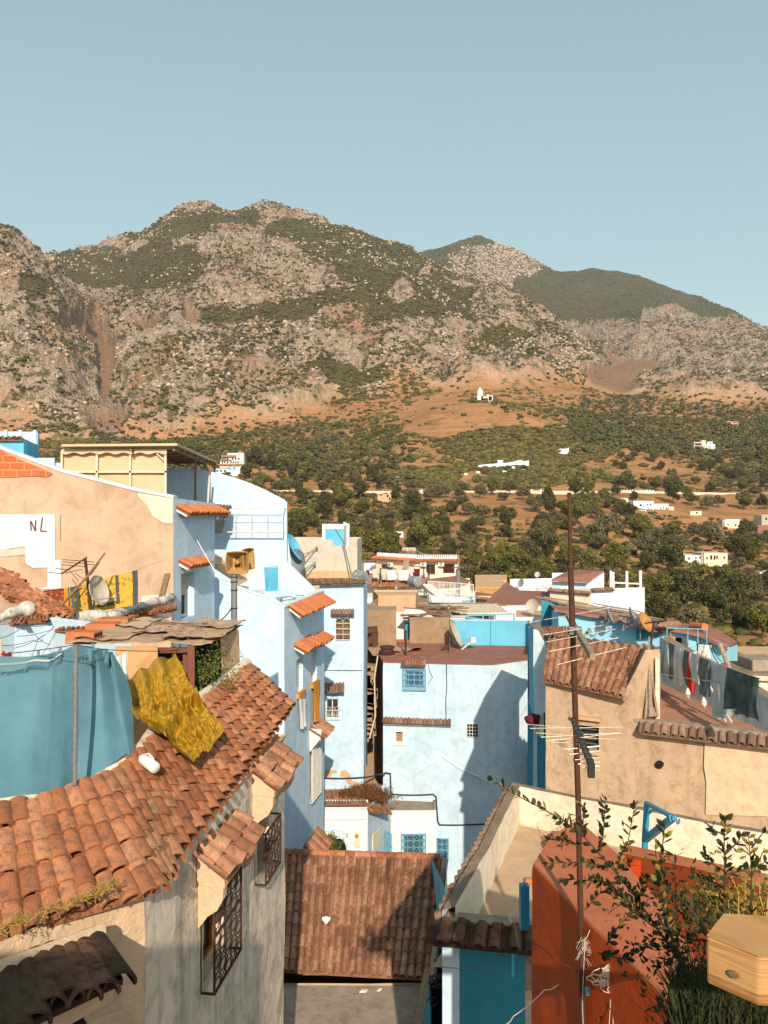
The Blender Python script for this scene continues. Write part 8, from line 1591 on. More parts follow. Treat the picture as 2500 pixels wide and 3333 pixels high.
subs = [([(880, 800, 2.4), (910, 690, 2.38), (1020, 600, 2.36)], 'side twig just left of the yellow weeds'), ([(750, 620, 2.45), (780, 520, 2.44), (820, 440, 2.42), (845, 300, 2.4), (862, 215, 2.4)], 'upright twig right of the rusty pole'), ([(640, 510, 2.47), (670, 400, 2.46), (678, 290, 2.45), (682, 175, 2.45)], 'upright twig with spear tip beside the pole'), ([(545, 400, 2.5), (550, 320, 2.5), (553, 220, 2.5)], 'short upright twig hugging the pole'),
  ([(540, 470, 2.49), (440, 445, 2.48), (340, 425, 2.48)], 'left pointing twig highest on the red wall'), ([(700, 590, 2.45), (560, 565, 2.45), (320, 572, 2.45)], 'long left pointing twig across the red wall'), ([(820, 690, 2.42), (640, 680, 2.42), (410, 660, 2.42)], 'second long left pointing twig on the red wall'), ([(900, 850, 2.4), (780, 760, 2.38), (600, 640, 2.36)], 'dense middle twig left of the long branch'), ([(980, 960, 2.36), (860, 860, 2.35), (720, 750, 2.34)], 'dense lower twig left of the long branch'),
  ([(560, 850, 2.4), (640, 760, 2.4), (700, 720, 2.4)], 'small twig crossing the pole at mid height'), ([(690, 1060, 2.38), (760, 950, 2.38), (850, 860, 2.38)], 'thin drooping twig below the middle'), ([(640, 1110, 2.3), (810, 1150, 2.28), (960, 1050, 2.3)], 'twig reaching left above the knotted twine'), ([(1130, 1130, 2.3), (1040, 1150, 2.25), (990, 1200, 2.25)], 'short twig low beside the dark shrub'), ([(920, 1460, 2.2), (1000, 1420, 2.2), (1080, 1370, 2.2)], 'lowest twig near the bottom edge'),
  ([(1180, 1230, 2.3), (1080, 1010, 2.2), (1000, 700, 2.2), (1040, 340, 2.25)], 'tall twig ending at the hoist hook'), ([(1300, 1000, 2.2), (1200, 850, 2.25), (1080, 720, 2.3), (980, 660, 2.3)], 'arching twig over the red parapet')]
for i, (s_, lb) in enumerate(subs): branch('leafy_twig', lb, [s_], 10 + i, .3 if i in (1, 14) else .03, .032, 1.35, 'leafy twigs in front of the red wall')
branch('leafy_branch', 'dark upright branch standing over the beam', [[(1390, 900, 2.0), (1400, 640, 2.0), (1395, 430, 2.0), (1408, 300, 2.0)], [(1400, 620, 2.0), (1300, 560, 2.0), (1290, 520, 2.0)], [(1400, 520, 2.0), (1480, 440, 2.0), (1500, 400, 2.0)], [(1400, 640, 2.0), (1560, 600, 2.0), (1650, 560, 2.0)], [(1390, 400, 2.0), (1330, 370, 2.0), (1320, 340, 2.0)], [(1400, 720, 2.0), (1280, 680, 2.0), (1200, 640, 2.0)]], 40, .08, .030, 1.3)
branch('leafy_branch', 'pale green branch at the right edge above the beam', [[(1560, 900, 2.1), (1560, 600, 2.1), (1540, 400, 2.1)], [(1560, 650, 2.1), (1640, 480, 2.1)], [(1550, 520, 2.1), (1480, 470, 2.1)], [(1520, 800, 2.1), (1659, 740, 2.1)], [(1560, 480, 2.1), (1650, 360, 2.1)]], 41, .55, .028, .9)
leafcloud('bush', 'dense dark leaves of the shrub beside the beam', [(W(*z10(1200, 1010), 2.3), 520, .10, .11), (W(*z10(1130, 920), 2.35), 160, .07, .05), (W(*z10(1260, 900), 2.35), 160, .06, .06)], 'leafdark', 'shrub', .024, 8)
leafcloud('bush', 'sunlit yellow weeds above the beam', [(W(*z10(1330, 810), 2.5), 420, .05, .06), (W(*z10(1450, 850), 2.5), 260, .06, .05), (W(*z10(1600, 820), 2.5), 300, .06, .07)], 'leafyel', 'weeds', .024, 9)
M['grassdark'] = leafmat('shaded grass', (.012, .016, .006), (.025, .030, .010), (.05, .055, .018), sc=20)
def grass(name, label, px0, px1, py0, Y, n_, h, mat, seed, lean=.3):
 rnd = random.Random(seed); q = MB()
 for _ in range(n_):
  b = W(*z10(rnd.uniform(px0, px1), py0 + rnd.uniform(-60, 60)), Y + rnd.uniform(-.25, .25)); d = Vector((rnd.gauss(0, lean), rnd.gauss(0, lean), 1)).normalized(); l = h * rnd.uniform(.5, 1.2); s_ = Vector((.0022, 0, 0)); bend = Vector((rnd.gauss(0, .3), rnd.gauss(0, .2), -.25)) * l
  P_ = [b, b + d * l * .4, b + d * l * .75 + bend * .35, b + d * l + bend]; vs = []
  for i, p in enumerate(P_): w = s_ * (1 - i / 3.2); vs += [p - w, p + w]
  q.add(vs, [(0, 1, 3, 2), (2, 3, 5, 4), (4, 5, 7, 6)], tint=rnd.random())
 o = q.build(name, M[mat]); return tag(o, label, 'grass', kind='stuff')
grass('grass', 'long grass growing in the shade under the beam', 1100, 1750, 1680, 1.9, 800, .22, 'grassdark', 3); grass('grass', 'dark grass tips creeping up the bank beside the beam', 1090, 1330, 1400, 2.25, 320, .16, 'grassdark', 6); grass('grass', 'yellow grass stalks behind the beam', 1450, 1700, 980, 2.4, 24, .30, 'vine', 5, .25)
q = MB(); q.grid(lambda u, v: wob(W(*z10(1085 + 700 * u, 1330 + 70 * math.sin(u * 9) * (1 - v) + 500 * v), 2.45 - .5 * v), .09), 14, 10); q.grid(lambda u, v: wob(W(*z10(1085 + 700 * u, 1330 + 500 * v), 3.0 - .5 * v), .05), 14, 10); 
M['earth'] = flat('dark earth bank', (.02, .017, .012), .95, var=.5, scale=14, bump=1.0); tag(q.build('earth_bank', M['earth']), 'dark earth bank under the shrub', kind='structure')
# ---- unseen blocks added behind the viewer, shaped to cast the foreground shade
for i, (x0, x1, y0, y1, zt) in enumerate([(-9, -1.5, -8, -3, 1.55), (-1.5, -.75, -8, -3, 1.6), (-.9, 1.2, -8, -3, -.75)]):
 House('house', ['unseen shade casting block added behind the viewpoint', 'second unseen shade casting block behind the viewpoint', 'third unseen shade casting block behind the viewpoint', 'fourth unseen shade casting block behind the viewpoint'][i], [(x0, y0), (x1, y0), (x1, y1), (x0, y1)], zt, ZB, ['pale'] * 4, res=5).walls().roof('tile2', 0)
# ================================================================ HILLSIDE: distant buildings, road, trees
zm = mkz(1500, 1240, .2411); zn = mkz(2000, 1540, .3014); zo = mkz(2150, 1340, .21097); zp = mkz(680, 1430, .19289); zq = mkz(1150, 1550, .36166)
M['farwhite'] = plaster('distant whitewash', (0.66, 0.66, 0.63), (0.72, 0.71, 0.68), (0.45, 0.38, 0.30), .3, scale=.3, bump=.1)
M['farblue'] = plaster('distant pale blue wash', (0.50, 0.66, 0.76), (0.58, 0.71, 0.78), (0.40, 0.44, 0.46), .3, scale=.3, bump=.1)
M['fargrey'] = plaster('distant grey render', (0.38, 0.34, 0.29), (0.44, 0.40, 0.34), (0.25, 0.2, .15), .3, scale=.3, bump=.1)
def far(name, label, x0, x1, yt, yb, mat, dep=7, wins=(), skew=0.0, Y=None, roofm='fargrey', cat='house', slope=0.0):
 """distant block: pixel box of the facade, windows as pixel boxes"""
 g = pick((x0 + x1) / 2, yb, 150); Y = Y or g.y; zb = Z_(yb, Y) - 4
 h = House(name, label, [(X_(x0, Y), Y), (X_(x1, Y), Y + skew), (X_(x1, Y) , Y + dep + skew), (X_(x0, Y), Y + dep)], [Z_(yt, Y), Z_(yt + slope, Y), Z_(yt + slope, Y), Z_(yt, Y)], zb, [mat] * 4, cat=cat, amp=0.05, res=4)
 rs = []
 for w in wins:
  r = h.rect(0, (w[0], w[1]), (w[2], w[3])); h.hole(0, r, .5); rs.append(r)
 h.walls().roof(roofm, .15)
 for r in rs: h.slab(0, r, .05, -.5).build('window', M['dark'], h.root)
 return h
def zw(z, L): return [(z(a, b)[0], z(a, b)[1], z(c, d)[0], z(c, d)[1]) for a, b, c, d in L]
g = pick(1562, 1306, 600); mq = thing('mosque', 'white hilltop mosque with square minaret and small domed hall', 'mosque', g); Ym = g.y
def B(mb, x0, x1, yt, yb, dep, z=zm, Y=None): Y = Y or Ym; a, b = z(x0, yt), z(x1, yb); mb.box((X_(a[0], Y), Y, Z_(b[1], Y)), (X_(b[0], Y), Y + dep, Z_(a[1], Y)))
q = MB(); Y = Ym
q.prism([W(*zm(x, y), Y) for x, y in ((218, 275), (232, 122), (298, 122), (300, 275))], (0, 4.5, 0)); B(q, 247, 273, 92, 122, 2.2); B(q, 255, 266, 82, 92, 1.2)
for x in (232, 252, 272, 290): B(q, x, x + 8, 114, 122, .5)
q.build('minaret', M['farwhite'], mq); q = MB(); B(q, 275, 420, 208, 285, 8); B(q, 378, 432, 195, 285, 8); q.build('wall', M['farwhite'], mq); q = MB(); c = W(*zm(366, 200), Y + 4); q.tube([c - Vector((0, 0, .6)), c, c + Vector((0, 0, 1.0)), c + Vector((0, 0, 1.6))], [1.7, 1.7, 1.1, .1], 12); q.build('dome', M['farwhite'], mq)
q = MB(); B(q, 275, 385, 200, 210, 8.3); q.build('roof', M['tile3'], mq); q = MB(); 
for x in (300, 330, 362): B(q, x, x + 14, 240, 268, -.1)
q.build('doorway', M['tan'], mq)
q = MB(); pts = [W(*zm(x, y), Ym - 6) for x, y in ((80, 300), (130, 278), (220, 268), (340, 262), (475, 258))]
for a, b in zip(pts[:-1], pts[1:]): q.prism([a, b, b + Vector((0, .6, 0)), a + Vector((0, .6, 0))], (0, 0, -4))
tag(q.build('retaining_wall', M['fargrey']), 'low stone retaining wall below the hilltop mosque', 'wall')
def band(name, label, pts, h, mat, Y, cat='wall', th=.5):
 q = MB(); P_ = [W(x, y, Y if not callable(Y) else Y(x)) for x, y in pts]
 for a, b in zip(P_[:-1], P_[1:]): q.prism([a, b, b + Vector((0, th, 0)), a + Vector((0, th, 0))], (0, 0, -h))
 return tag(q.build(name, M[mat]), label, cat)
Yc = pick(1640, 1522, 480).y - 2
band('wall', 'long stepped pale blue cemetery wall on the green hillside', [zm(235, 1135), zm(430, 1118), zm(500, 1110), zm(600, 1108), zm(700, 1092), zm(760, 1072), zm(832, 1066), zm(834, 1085), zm(920, 1072)], 4.2, 'farblue', Yc)
far('shrine', 'small blue white domed shrine standing on the long cemetery wall', *[zm(498, 0)[0], zm(572, 0)[0], zm(0, 1068)[1], zm(0, 1120)[1]], 'farblue', 5, Y=Yc + 1, roofm='farwhite', cat='shrine')
Yd = pick(1830, 1478, 480).y - 2
band('wall', 'upper pale blue wall piece on the green hillside', [zm(1290, 925), zm(1340, 915), zm(1430, 912), zm(1458, 900)], 3.0, 'farblue', Yd); band('wall', 'lower white wall piece just under the upper blue one', [zm(1280, 972), zm(1330, 965), zm(1400, 958), zm(1450, 930)], 2.6, 'farwhite', Yd - 4)
for i, (x, y, w_) in enumerate(((50, 1240, 40), (210, 1215, 50), (270, 1295, 60), (500, 1240, 50), (560, 1210, 60), (690, 1150, 40))): band('wall', ['tiny pale wall far left under the cemetery', 'low pale wall left under the cemetery wall', 'lowest pale wall under the cemetery', 'short pale terrace wall under the cemetery shrine', 'long thin terrace wall right of the short one', 'pale terrace wall near the cemetery wall end'][i], [zm(x, y), zm(x + w_, y + 4)], 1.6, 'farwhite', Yc - 16)
Yh_ = pick(730, 1552, 150).y; ht = thing('hotel', 'stepped white and blue hotel with red tiled terraces', 'hotel', W(730, 1550, Yh_)); Yh0 = Yh_
def Bh(mb, x0, x1, yt, yb, y0, dep): a, b = zp(x0, yt), zp(x1, yb); Y = Yh0 + y0; mb.box((X_(a[0], Y), Y, Z_(b[1], Y)), (X_(b[0], Y), Y + dep, Z_(a[1], Y)))
q = MB(); Bh(q, 105, 345, 485, 760, 0, 9); Bh(q, 345, 520, 500, 760, 1, 9); q.build('ground_floor', M['farblue'], ht); q = MB(); Bh(q, 180, 540, 430, 500, 3, 9); Bh(q, 190, 545, 350, 440, 5, 9); Bh(q, 215, 560, 270, 355, 7, 9); Bh(q, 310, 480, 230, 275, 9, 7); Bh(q, 475, 585, 218, 480, 8, 7); q.build('upper_floor', M['farwhite'], ht)
q = MB(); 
for x0, x1, yt, yb, y0 in ((150, 530, 412, 436, 1.5), (205, 455, 265, 298, 5.5), (185, 375, 338, 350, 3.5), (110, 340, 478, 488, -.4)): Bh(q, x0, x1, yt, yb, y0, 5)
c = W(*zp(530, 184), Yh0 + 12); a, b = W(*zp(468, 220), Yh0 + 7.5), W(*zp(592, 220), Yh0 + 7.5); q.add([a, b, b + Vector((0, 8, 0)), a + Vector((0, 8, 0)), c], [(0, 1, 4), (1, 2, 4), (2, 3, 4), (3, 0, 4)]); q.build('roof', M['tile2'], ht)
for i, (x0, x1, yt, yb, y0) in enumerate([(x, x + 32, 515, 545, -.06) for x in (125, 190, 252)] + [(x, x + 34, 585, 640, -.06) for x in (130, 192, 254)] + [(x, x + 26, 310, 345, 6.9) for x in (225, 260, 300, 390, 440, 490)] + [(x, x + 24, 372, 405, 4.9) for x in (215, 255, 300, 360, 400, 440, 480)] + [(490, 515, 250, 285, 7.9), (330, 360, 470, 500, .9), (420, 445, 455, 500, .9)]):
 q = MB(); Bh(q, x0, x1, yt, yb, y0, .2); q.build('window', M['dark'], ht)
q = MB(); Bh(q, 400, 440, 440, 515, .8, .2); Bh(q, 345, 385, 490, 520, .8, .2); q.build('blue_panel', M['azure'], ht)
Yv = pick(2290, 1472, 480).y
v1 = far('house', 'cream and grey balconied half of the distant villa among trees', zo(515, 0)[0], zo(690, 0)[0], zo(0, 465)[1], zo(0, 630)[1], 'fargrey', 9, zw(zo, [(530, 490, 630, 515), (530, 540, 620, 570), (575, 595, 605, 622), (655, 470, 672, 490), (650, 585, 665, 612)]), Y=Yv, roofm='tan')
far('house', 'small cream tower on top of the distant villa', zo(636, 0)[0], zo(697, 0)[0], zo(0, 437)[1], zo(0, 475)[1], 'cream', 4, zw(zo, [(652, 445, 662, 460), (674, 445, 684, 460)]), Y=Yv - .3)
far('house', 'sky blue half of the distant villa among trees', zo(678, 0)[0], zo(845, 0)[0], zo(0, 500)[1], zo(0, 620)[1], 'farblue', 8, zw(zo, [(740, 535, 775, 550), (738, 580, 765, 612), (808, 535, 828, 550), (790, 580, 830, 590)]), Y=Yv + .8)
far('house', 'upper blue white room of the distant villa', zo(722, 0)[0], zo(806, 0)[0], zo(0, 462)[1], zo(0, 510)[1], 'farblue', 6, zw(zo, [(760, 485, 785, 500)]), Y=Yv + 2)
Yb_ = pick(2385, 1390, 480).y
far('house', 'unfinished pink brick shell with many openings on the upper right hill', zo(1030, 0)[0], zo(1202, 0)[0], zo(0, 150)[1], zo(0, 215)[1], 'tan', 7, zw(zo, [(x, 158, x + 13, 178) for x in (1040, 1060, 1082, 1122, 1142, 1160, 1182)] + [(1048, 192, 1062, 212), (1080, 192, 1108, 212), (1120, 192, 1145, 212), (1162, 192, 1188, 208)]), Y=Yb_)
for i, (x0, x1, yt, yb) in enumerate(((1560, 1640, 565, 640), (1230, 1300, 590, 600), (1380, 1480, 585, 600), (1190, 1200, 500, 505))): 
 if i < 3: far('house', ['ruined pinkish hut at the right edge of the hill', 'tiny flat roofed hut left of the ruined one', 'long low hut roof near the right edge of the hill'][i], zo(x0, 0)[0], zo(x1, 0)[0], zo(0, yt)[1], zo(0, yb)[1], 'tan', 4, zw(zo, [(1600, 590, 1625, 615)]) if i == 0 else ())
Y1_ = pick(2140, 1662, 250).y
far('house', 'white blue two storey house just under the road wall', zn(205, 0)[0], zn(427, 0)[0], zn(0, 300)[1], zn(0, 405)[1], 'farblue', 8, zw(zn, [(272, 337, 298, 358), (312, 355, 322, 372), (353, 332, 368, 350), (385, 332, 400, 350), (360, 380, 372, 394), (395, 380, 405, 392)]), Y=Y1_)
far('house', 'grey white shed behind the dark pine left of the road house', zn(75, 0)[0], zn(150, 0)[0], zn(0, 272)[1], zn(0, 330)[1], 'farwhite', 5, Y=Y1_ + 6)
far('house', 'dark blue lean-to at the foot of the white blue road house', zn(262, 0)[0], zn(345, 0)[0], zn(0, 398)[1], zn(0, 450)[1], 'farblue', 5, zw(zn, [(275, 405, 330, 440)]), Y=Y1_ - 5)
far('house', 'ruined white cottage right of the white blue road house', zn(428, 0)[0], zn(590, 0)[0], zn(0, 355)[1], zn(0, 408)[1], 'farwhite', 7, zw(zn, [(492, 375, 506, 400), (558, 372, 574, 398), (525, 370, 540, 385)]), Y=Y1_ + 2, roofm='fargrey')
far('house', 'long back wall of the ruined white cottage', zn(428, 0)[0], zn(585, 0)[0], zn(0, 330)[1], zn(0, 362)[1], 'cream', 3, Y=Y1_ + 9)
far('house', 'cream end block of the ruined cottage', zn(590, 0)[0], zn(640, 0)[0], zn(0, 362)[1], zn(0, 412)[1], 'cream', 5, zw(zn, [(606, 378, 616, 392)]), Y=Y1_ + 1)
far('house', 'small cream hut with flat grey roof between olive trees', zn(820, 0)[0], zn(942, 0)[0], zn(0, 410)[1], zn(0, 465)[1], 'cream', 5, zw(zn, [(880, 420, 900, 440)]))
Y2_ = pick(2400, 1722, 200).y
far('house', 'cream block with little roof structures half hidden by a tree', zn(1190, 0)[0], zn(1460, 0)[0], zn(0, 522)[1], zn(0, 600)[1], 'cream', 9, zw(zn, [(1180 + 40, 545, 1235, 565), (1300, 550, 1320, 570)]), Y=Y2_)
far('house', 'white parapet and water boxes on the cream block', zn(1200, 0)[0], zn(1400, 0)[0], zn(0, 498)[1], zn(0, 524)[1], 'farwhite', 4, Y=Y2_ + 2); far('house', 'narrow shaded wing left of the cream block', zn(1168, 0)[0], zn(1200, 0)[0], zn(0, 505)[1], zn(0, 590)[1], 'fargrey', 6, zw(zn, [(1178, 545, 1194, 565)]), Y=Y2_ + .5)
far('house', 'ochre side room right of the cream block', zn(1405, 0)[0], zn(1462, 0)[0], zn(0, 524)[1], zn(0, 560)[1], 'ochrey', 4, Y=Y2_ - .4)
far('house', 'grey white stepped house cut by the right picture edge', zn(1590, 0)[0], zn(1800, 0)[0], zn(0, 452)[1], zn(0, 610)[1], 'fargrey', 8, zw(zn, [(1630, 480, 1650, 505)]), Y=Y2_ - 2, slope=-3); far('wall', 'dark red painted wall below the grey white stepped house', zn(1545, 0)[0], zn(1800, 0)[0], zn(0, 562)[1], zn(0, 668)[1], 'redroof', 3, Y=Y2_ - 8, cat='wall')
far('house', 'pale terrace steps left of the dark red wall', zn(1460, 0)[0], zn(1550, 0)[0], zn(0, 580)[1], zn(0, 625)[1], 'farwhite', 4, Y=Y2_ - 5)
Y3_ = pick(2300, 1842, 150).y
far('house', 'white house with laundry balcony left of the cream cube house', zn(762, 0)[0], zn(942, 0)[0], zn(0, 885)[1], zn(0, 1002)[1], 'farwhite', 9, zw(zn, [(798, 908, 815, 938), (872, 905, 890, 925), (918, 895, 932, 930), (790, 965, 806, 980), (815, 965, 832, 985), (930, 962, 940, 980)]), Y=Y3_ + .5)
far('house', 'cream cube house with wide loggia and white ground floor', zn(968, 0)[0], zn(1222, 0)[0], zn(0, 862)[1], zn(0, 960)[1], 'cream', 9, zw(zn, [(992, 905, 1010, 930), (1035, 888, 1058, 935), (1072, 888, 1092, 938), (1100, 890, 1118, 930), (1178, 900, 1196, 928)]), Y=Y3_ - .5)
far('house', 'white ground floor under the cream cube house', zn(975, 0)[0], zn(1202, 0)[0], zn(0, 958)[1], zn(0, 1005)[1], 'farwhite', 8, zw(zn, [(980, 970, 1010, 1000), (1032, 965, 1048, 990), (1092, 962, 1106, 990), (1158, 962, 1172, 990)]), Y=Y3_ + 1.2)
far('house', 'grey narrow stair block between the white and cream houses', zn(938, 0)[0], zn(970, 0)[0], zn(0, 868)[1], zn(0, 1000)[1], 'fargrey', 7, Y=Y3_ + .2)
far('house', 'big pale flat roof cut by the right edge above the river trees', zn(1540, 0)[0], zn(1800, 0)[0], zn(0, 1050)[1], zn(0, 1100)[1], 'farwhite', 12)
far('house', 'small ruined pink house in the trees left of the lamp post', zq(217, 0)[0], zq(340, 0)[0], zq(0, 160)[1], zq(0, 236)[1], 'tan', 7, zw(zq, [(232, 162, 262, 172), (300, 168, 318, 190), (320, 195, 335, 215)])); far('house', 'tiny white hut with one window above the cream crenellated house', zq(385, 0)[0], zq(450, 0)[0], zq(0, 500)[1], zq(0, 552)[1], 'farwhite', 5, zw(zq, [(408, 512, 432, 534)]))
Yr = 468
q = MB(); q2 = MB()
rx = list(range(860, 2700, 14))
for i, x in enumerate(rx[:-1]):
 a, b = W(x, 1603 + (x - 1250) * .006, Yr), W(x + 14, 1603 + (x + 14 - 1250) * .006, Yr)
 a.z = ground_z(a.x, 470) + .9; b.z = ground_z(b.x, 470) + .9
 q.prism([a, b, b + Vector((0, .5, 0)), a + Vector((0, .5, 0))], (0, 0, -2.6))
road_wall = tag(q.build('road_wall', M['parapet']), 'pale parapet wall running along the valley road', 'wall')
for x in [2012 + 9.5 * i for i in range(13)] + [1560, 1700, 1730, 1760]:
 a = W(x, 1600, Yr); a.z = ground_z(a.x, 470) + .88; q2.obox(a + Vector((0, .25, .35)), (.55, 0, 0), (0, .3, 0), (0, 0, .45))
q2.build('merlon', M['farwhite'], road_wall)
def lamp(px, yt, yb, Y, lb):
 g = W(px, yb, Y); r = thing('lamp_post', lb, 'lamp post', g, 'lamp posts along the valley road'); q = MB(); q.tube([g - Vector((0, 0, 2)), W(px, yt, Y)], [.14, .08], 6); q.build('post', M['greym'], r); t = W(px, yt, Y); q = MB(); q.tube([t, t + Vector((1.2, 0, .2))], .07, 5); q.obox(t + Vector((1.5, 0, .2)), (.45, 0, 0), (0, .15, 0), (0, 0, .08)); q.build('lamp_head', M['farwhite'], r)
lamp(zq(383, 0)[0], zq(0, 8)[1], zq(0, 98)[1], 472, 'lamp post above the small ruined pink house'); lamp(zq(1333, 0)[0], zq(0, 18)[1], zq(0, 100)[1], 474, 'lamp post above the bare orange slope'); lamp(1828, 1537, 1598, 474, 'lamp post just left of the rusty antenna pole top'); lamp(zn(1288, 0)[0], zn(0, 105)[1], zn(0, 235)[1], 472, 'left one of two lamp posts on the right part of the road'); lamp(zn(1620, 0)[0], zn(0, 122)[1], zn(0, 245)[1], 472, 'lamp post nearest the right picture edge'); lamp(zn(548, 0)[0], zn(0, 205)[1], zn(0, 325)[1], 440, 'leaning pole behind the ruined white cottage')
carproto = None
for i, (x, lb) in enumerate(((zq(608, 0)[0], 'parked white car at the left end of the road'), (zq(720, 0)[0], 'second white car from the left on the road'), (zq(828, 0)[0], 'white car between roadside trees'), (zq(1230, 0)[0], 'white van on the road above the bare slope'), (zq(1268, 0)[0], 'white car right behind the van on the road'))):
 p = W(x, 1600, 474); p.z = ground_z(p.x, 474) + .45; r = thing('parked_car', lb, 'car', p, 'cars on the valley road'); tall = .5 if i == 3 else 0
 q = MB(); q.prism([p + Vector((a, -.85, b)) for a, b in ((-2.1, .3), (2.1, .3), (2.1, .85), (1.2, .95), (.6, 1.5 + tall), (-1.2, 1.5 + tall), (-1.9, 1.0 + tall), (-2.1, .9))], (0, 1.7, 0)); q.build('body', M['farwhite'], r, bevel=.08); q = MB(); q.prism([p + Vector((a, -.87, b)) for a, b in ((-1.4, 1.0), (.95, 1.0), (.5, 1.42 + tall), (-1.15, 1.42 + tall))], (0, 1.74, 0)); q.build('window', M['glass'], r)
 for wx in (-1.3, 1.3):
  q = MB(); q.tube([p + Vector((wx, -.9, .32)), p + Vector((wx, .9, .32))], .33, 12); q.build('wheel', M['wire'], r)
# ---------------------------------------------------------------- trees
TONE = {'dark': leafmat('dark tree leaves', (.035, .038, .013), (.070, .070, .022), (.14, .125, .038), sc=.5), 'green': leafmat('green tree leaves', (.055, .060, .014), (.11, .11, .024), (.21, .19, .045), sc=.5), 'olive': leafmat('olive tree leaves', (.058, .055, .026), (.115, .105, .048), (.22, .19, .085), sc=.5), 'yellow': leafmat('yellow green leaves', (.08, .08, .016), (.15, .14, .028), (.25, .21, .05), sc=.5)}
M['bark'] = flat('bark', (.12, .085, .055), .9, var=.5, scale=3, bump=.4)
def tree_proto(seed, tall, nl, airy):
 rnd = random.Random(seed); cr = MB(); tr = MB()
 lobes = []
 for i in range(nl):
  for _ in range(20):
   p = Vector((rnd.uniform(-1, 1), rnd.uniform(-1, 1), rnd.uniform(-1, 1)))
   if p.length < 1: break
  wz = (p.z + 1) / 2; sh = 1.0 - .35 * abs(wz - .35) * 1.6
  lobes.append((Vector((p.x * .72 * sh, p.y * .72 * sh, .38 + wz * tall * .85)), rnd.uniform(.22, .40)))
 for c, r in lobes:
  lt = rnd.uniform(-.22, .22) + .12 * (c.z / tall - .5)
  n = int(170 * (r / .3) ** 2 * (.7 if airy else 1))
  for _ in range(n):
   d = Vector((rnd.gauss(0, 1), rnd.gauss(0, 1), rnd.gauss(.15, 1))).normalized(); rr = r * rnd.uniform(.55, 1.12) ** (1 if airy else .7); p = c + Vector((d.x, d.y, d.z * .85)) * rr
   a = (d * .4 + Vector((rnd.gauss(0, 1), rnd.gauss(0, 1), rnd.gauss(0, 1))).normalized()).normalized() * rnd.uniform(.045, .085); e = a.cross(d + Vector((rnd.gauss(0, .5), rnd.gauss(0, .5), 0))).normalized() * a.length * rnd.uniform(.5, .8)
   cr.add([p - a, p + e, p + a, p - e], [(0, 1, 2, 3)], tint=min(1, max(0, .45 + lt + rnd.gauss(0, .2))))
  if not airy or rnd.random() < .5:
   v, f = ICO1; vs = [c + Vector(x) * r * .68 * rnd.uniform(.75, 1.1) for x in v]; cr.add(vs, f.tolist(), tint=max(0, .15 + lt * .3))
 tr.tube([(0, 0, -.25), (0.02, 0, .15), (-.03, .02, .55), (0, 0, .9)], [.075, .06, .045, .02], 7)
 for c, r in lobes[:5]: b = Vector((0, 0, rnd.uniform(.2, .45))); tr.tube([b, b.lerp(c, .5) + Vector((0, 0, .05)), c], [.035, .022, .01], 5)
 return cr, tr
ICO1 = ico()
protos = {}
for j, (tone, tall, nl, airy) in enumerate((('dark', 1.5, 17, False), ('dark', 1.15, 14, False), ('green', 1.2, 16, False), ('green', 1.6, 16, False), ('olive', 1.0, 12, True), ('olive', 1.15, 14, True), ('yellow', .9, 12, False), ('dark', 1.9, 15, False), ('olive', .85, 10, True))):
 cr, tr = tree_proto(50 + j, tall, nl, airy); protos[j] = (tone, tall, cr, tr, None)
LM = [(1560, 1290, 'the hilltop mosque'), (1640, 1515, 'the long blue cemetery wall'), (1830, 1465, 'the upper blue wall piece'), (730, 1510, 'the stepped hotel'), (2290, 1450, 'the distant blue villa'), (2140, 1645, 'the white blue road house'), (2200, 1655, 'the ruined white cottage'), (2265, 1672, 'the small cream hut'), (2400, 1705, 'the half hidden cream block'), (2300, 1820, 'the cream cube house'), (1250, 1620, 'the small ruined pink house'), (1300, 1740, 'the tiny white hut'), (1360, 1790, 'the cream crenellated house'), (1855, 1640, 'the rusty antenna pole'), (1650, 1700, 'the bare orange slope'), (1960, 1880, 'the three white roof columns'), (935, 1640, 'the curved blue gable'), (1085, 1720, 'the white rooftop cube'), (2300, 2030, 'the long azure roof'), (2480, 1900, 'the right picture edge')]
soilp = [(1610, 1690, 60, 38), (1660, 1640, 45, 16), (1710, 1715, 32, 55), (1640, 1745, 80, 22), (1500, 1695, 26, 13), (1302, 1715, 10, 45), (1830, 1775, 28, 28), (1905, 1790, 36, 16), (2030, 1745, 28, 24), (2150, 1705, 26, 40), (2200, 1680, 26, 24), (2285, 1790, 34, 16), (1470, 1635, 22, 10), (2440, 1660, 60, 12), (2350, 1625, 60, 12), (905, 1535, 18, 26), (2070, 1610, 60, 8), (1470, 1700, 10, 30), (1820, 1640, 30, 10)]
keep = [(2100, 1610, 2165, 1665, 2), (2125, 1630, 2195, 1668, 2), (2240, 1655, 2290, 1684, 0), (2350, 1680, 2500, 1725, 1), (2225, 1795, 2372, 1848, 2), (1212, 1604, 1276, 1640, 0), (1286, 1728, 1316, 1752, 0), (700, 1460, 800, 1560, 0), (2250, 1425, 2335, 1475, 0)]
placed = []; trees = []
rt = random.Random(99)
def ordn(n): return ['nearest', 'second nearest', 'third nearest', 'fourth nearest', 'fifth nearest', 'sixth nearest', 'seventh nearest', 'eighth nearest', 'ninth nearest', 'tenth nearest', 'eleventh nearest', 'twelfth nearest', 'thirteenth nearest', 'fourteenth nearest', 'fifteenth nearest', 'sixteenth nearest', 'seventeenth nearest', 'eighteenth nearest', 'nineteenth nearest', 'twentieth nearest'][n] if n < 20 else '%d from nearest' % (n + 1)
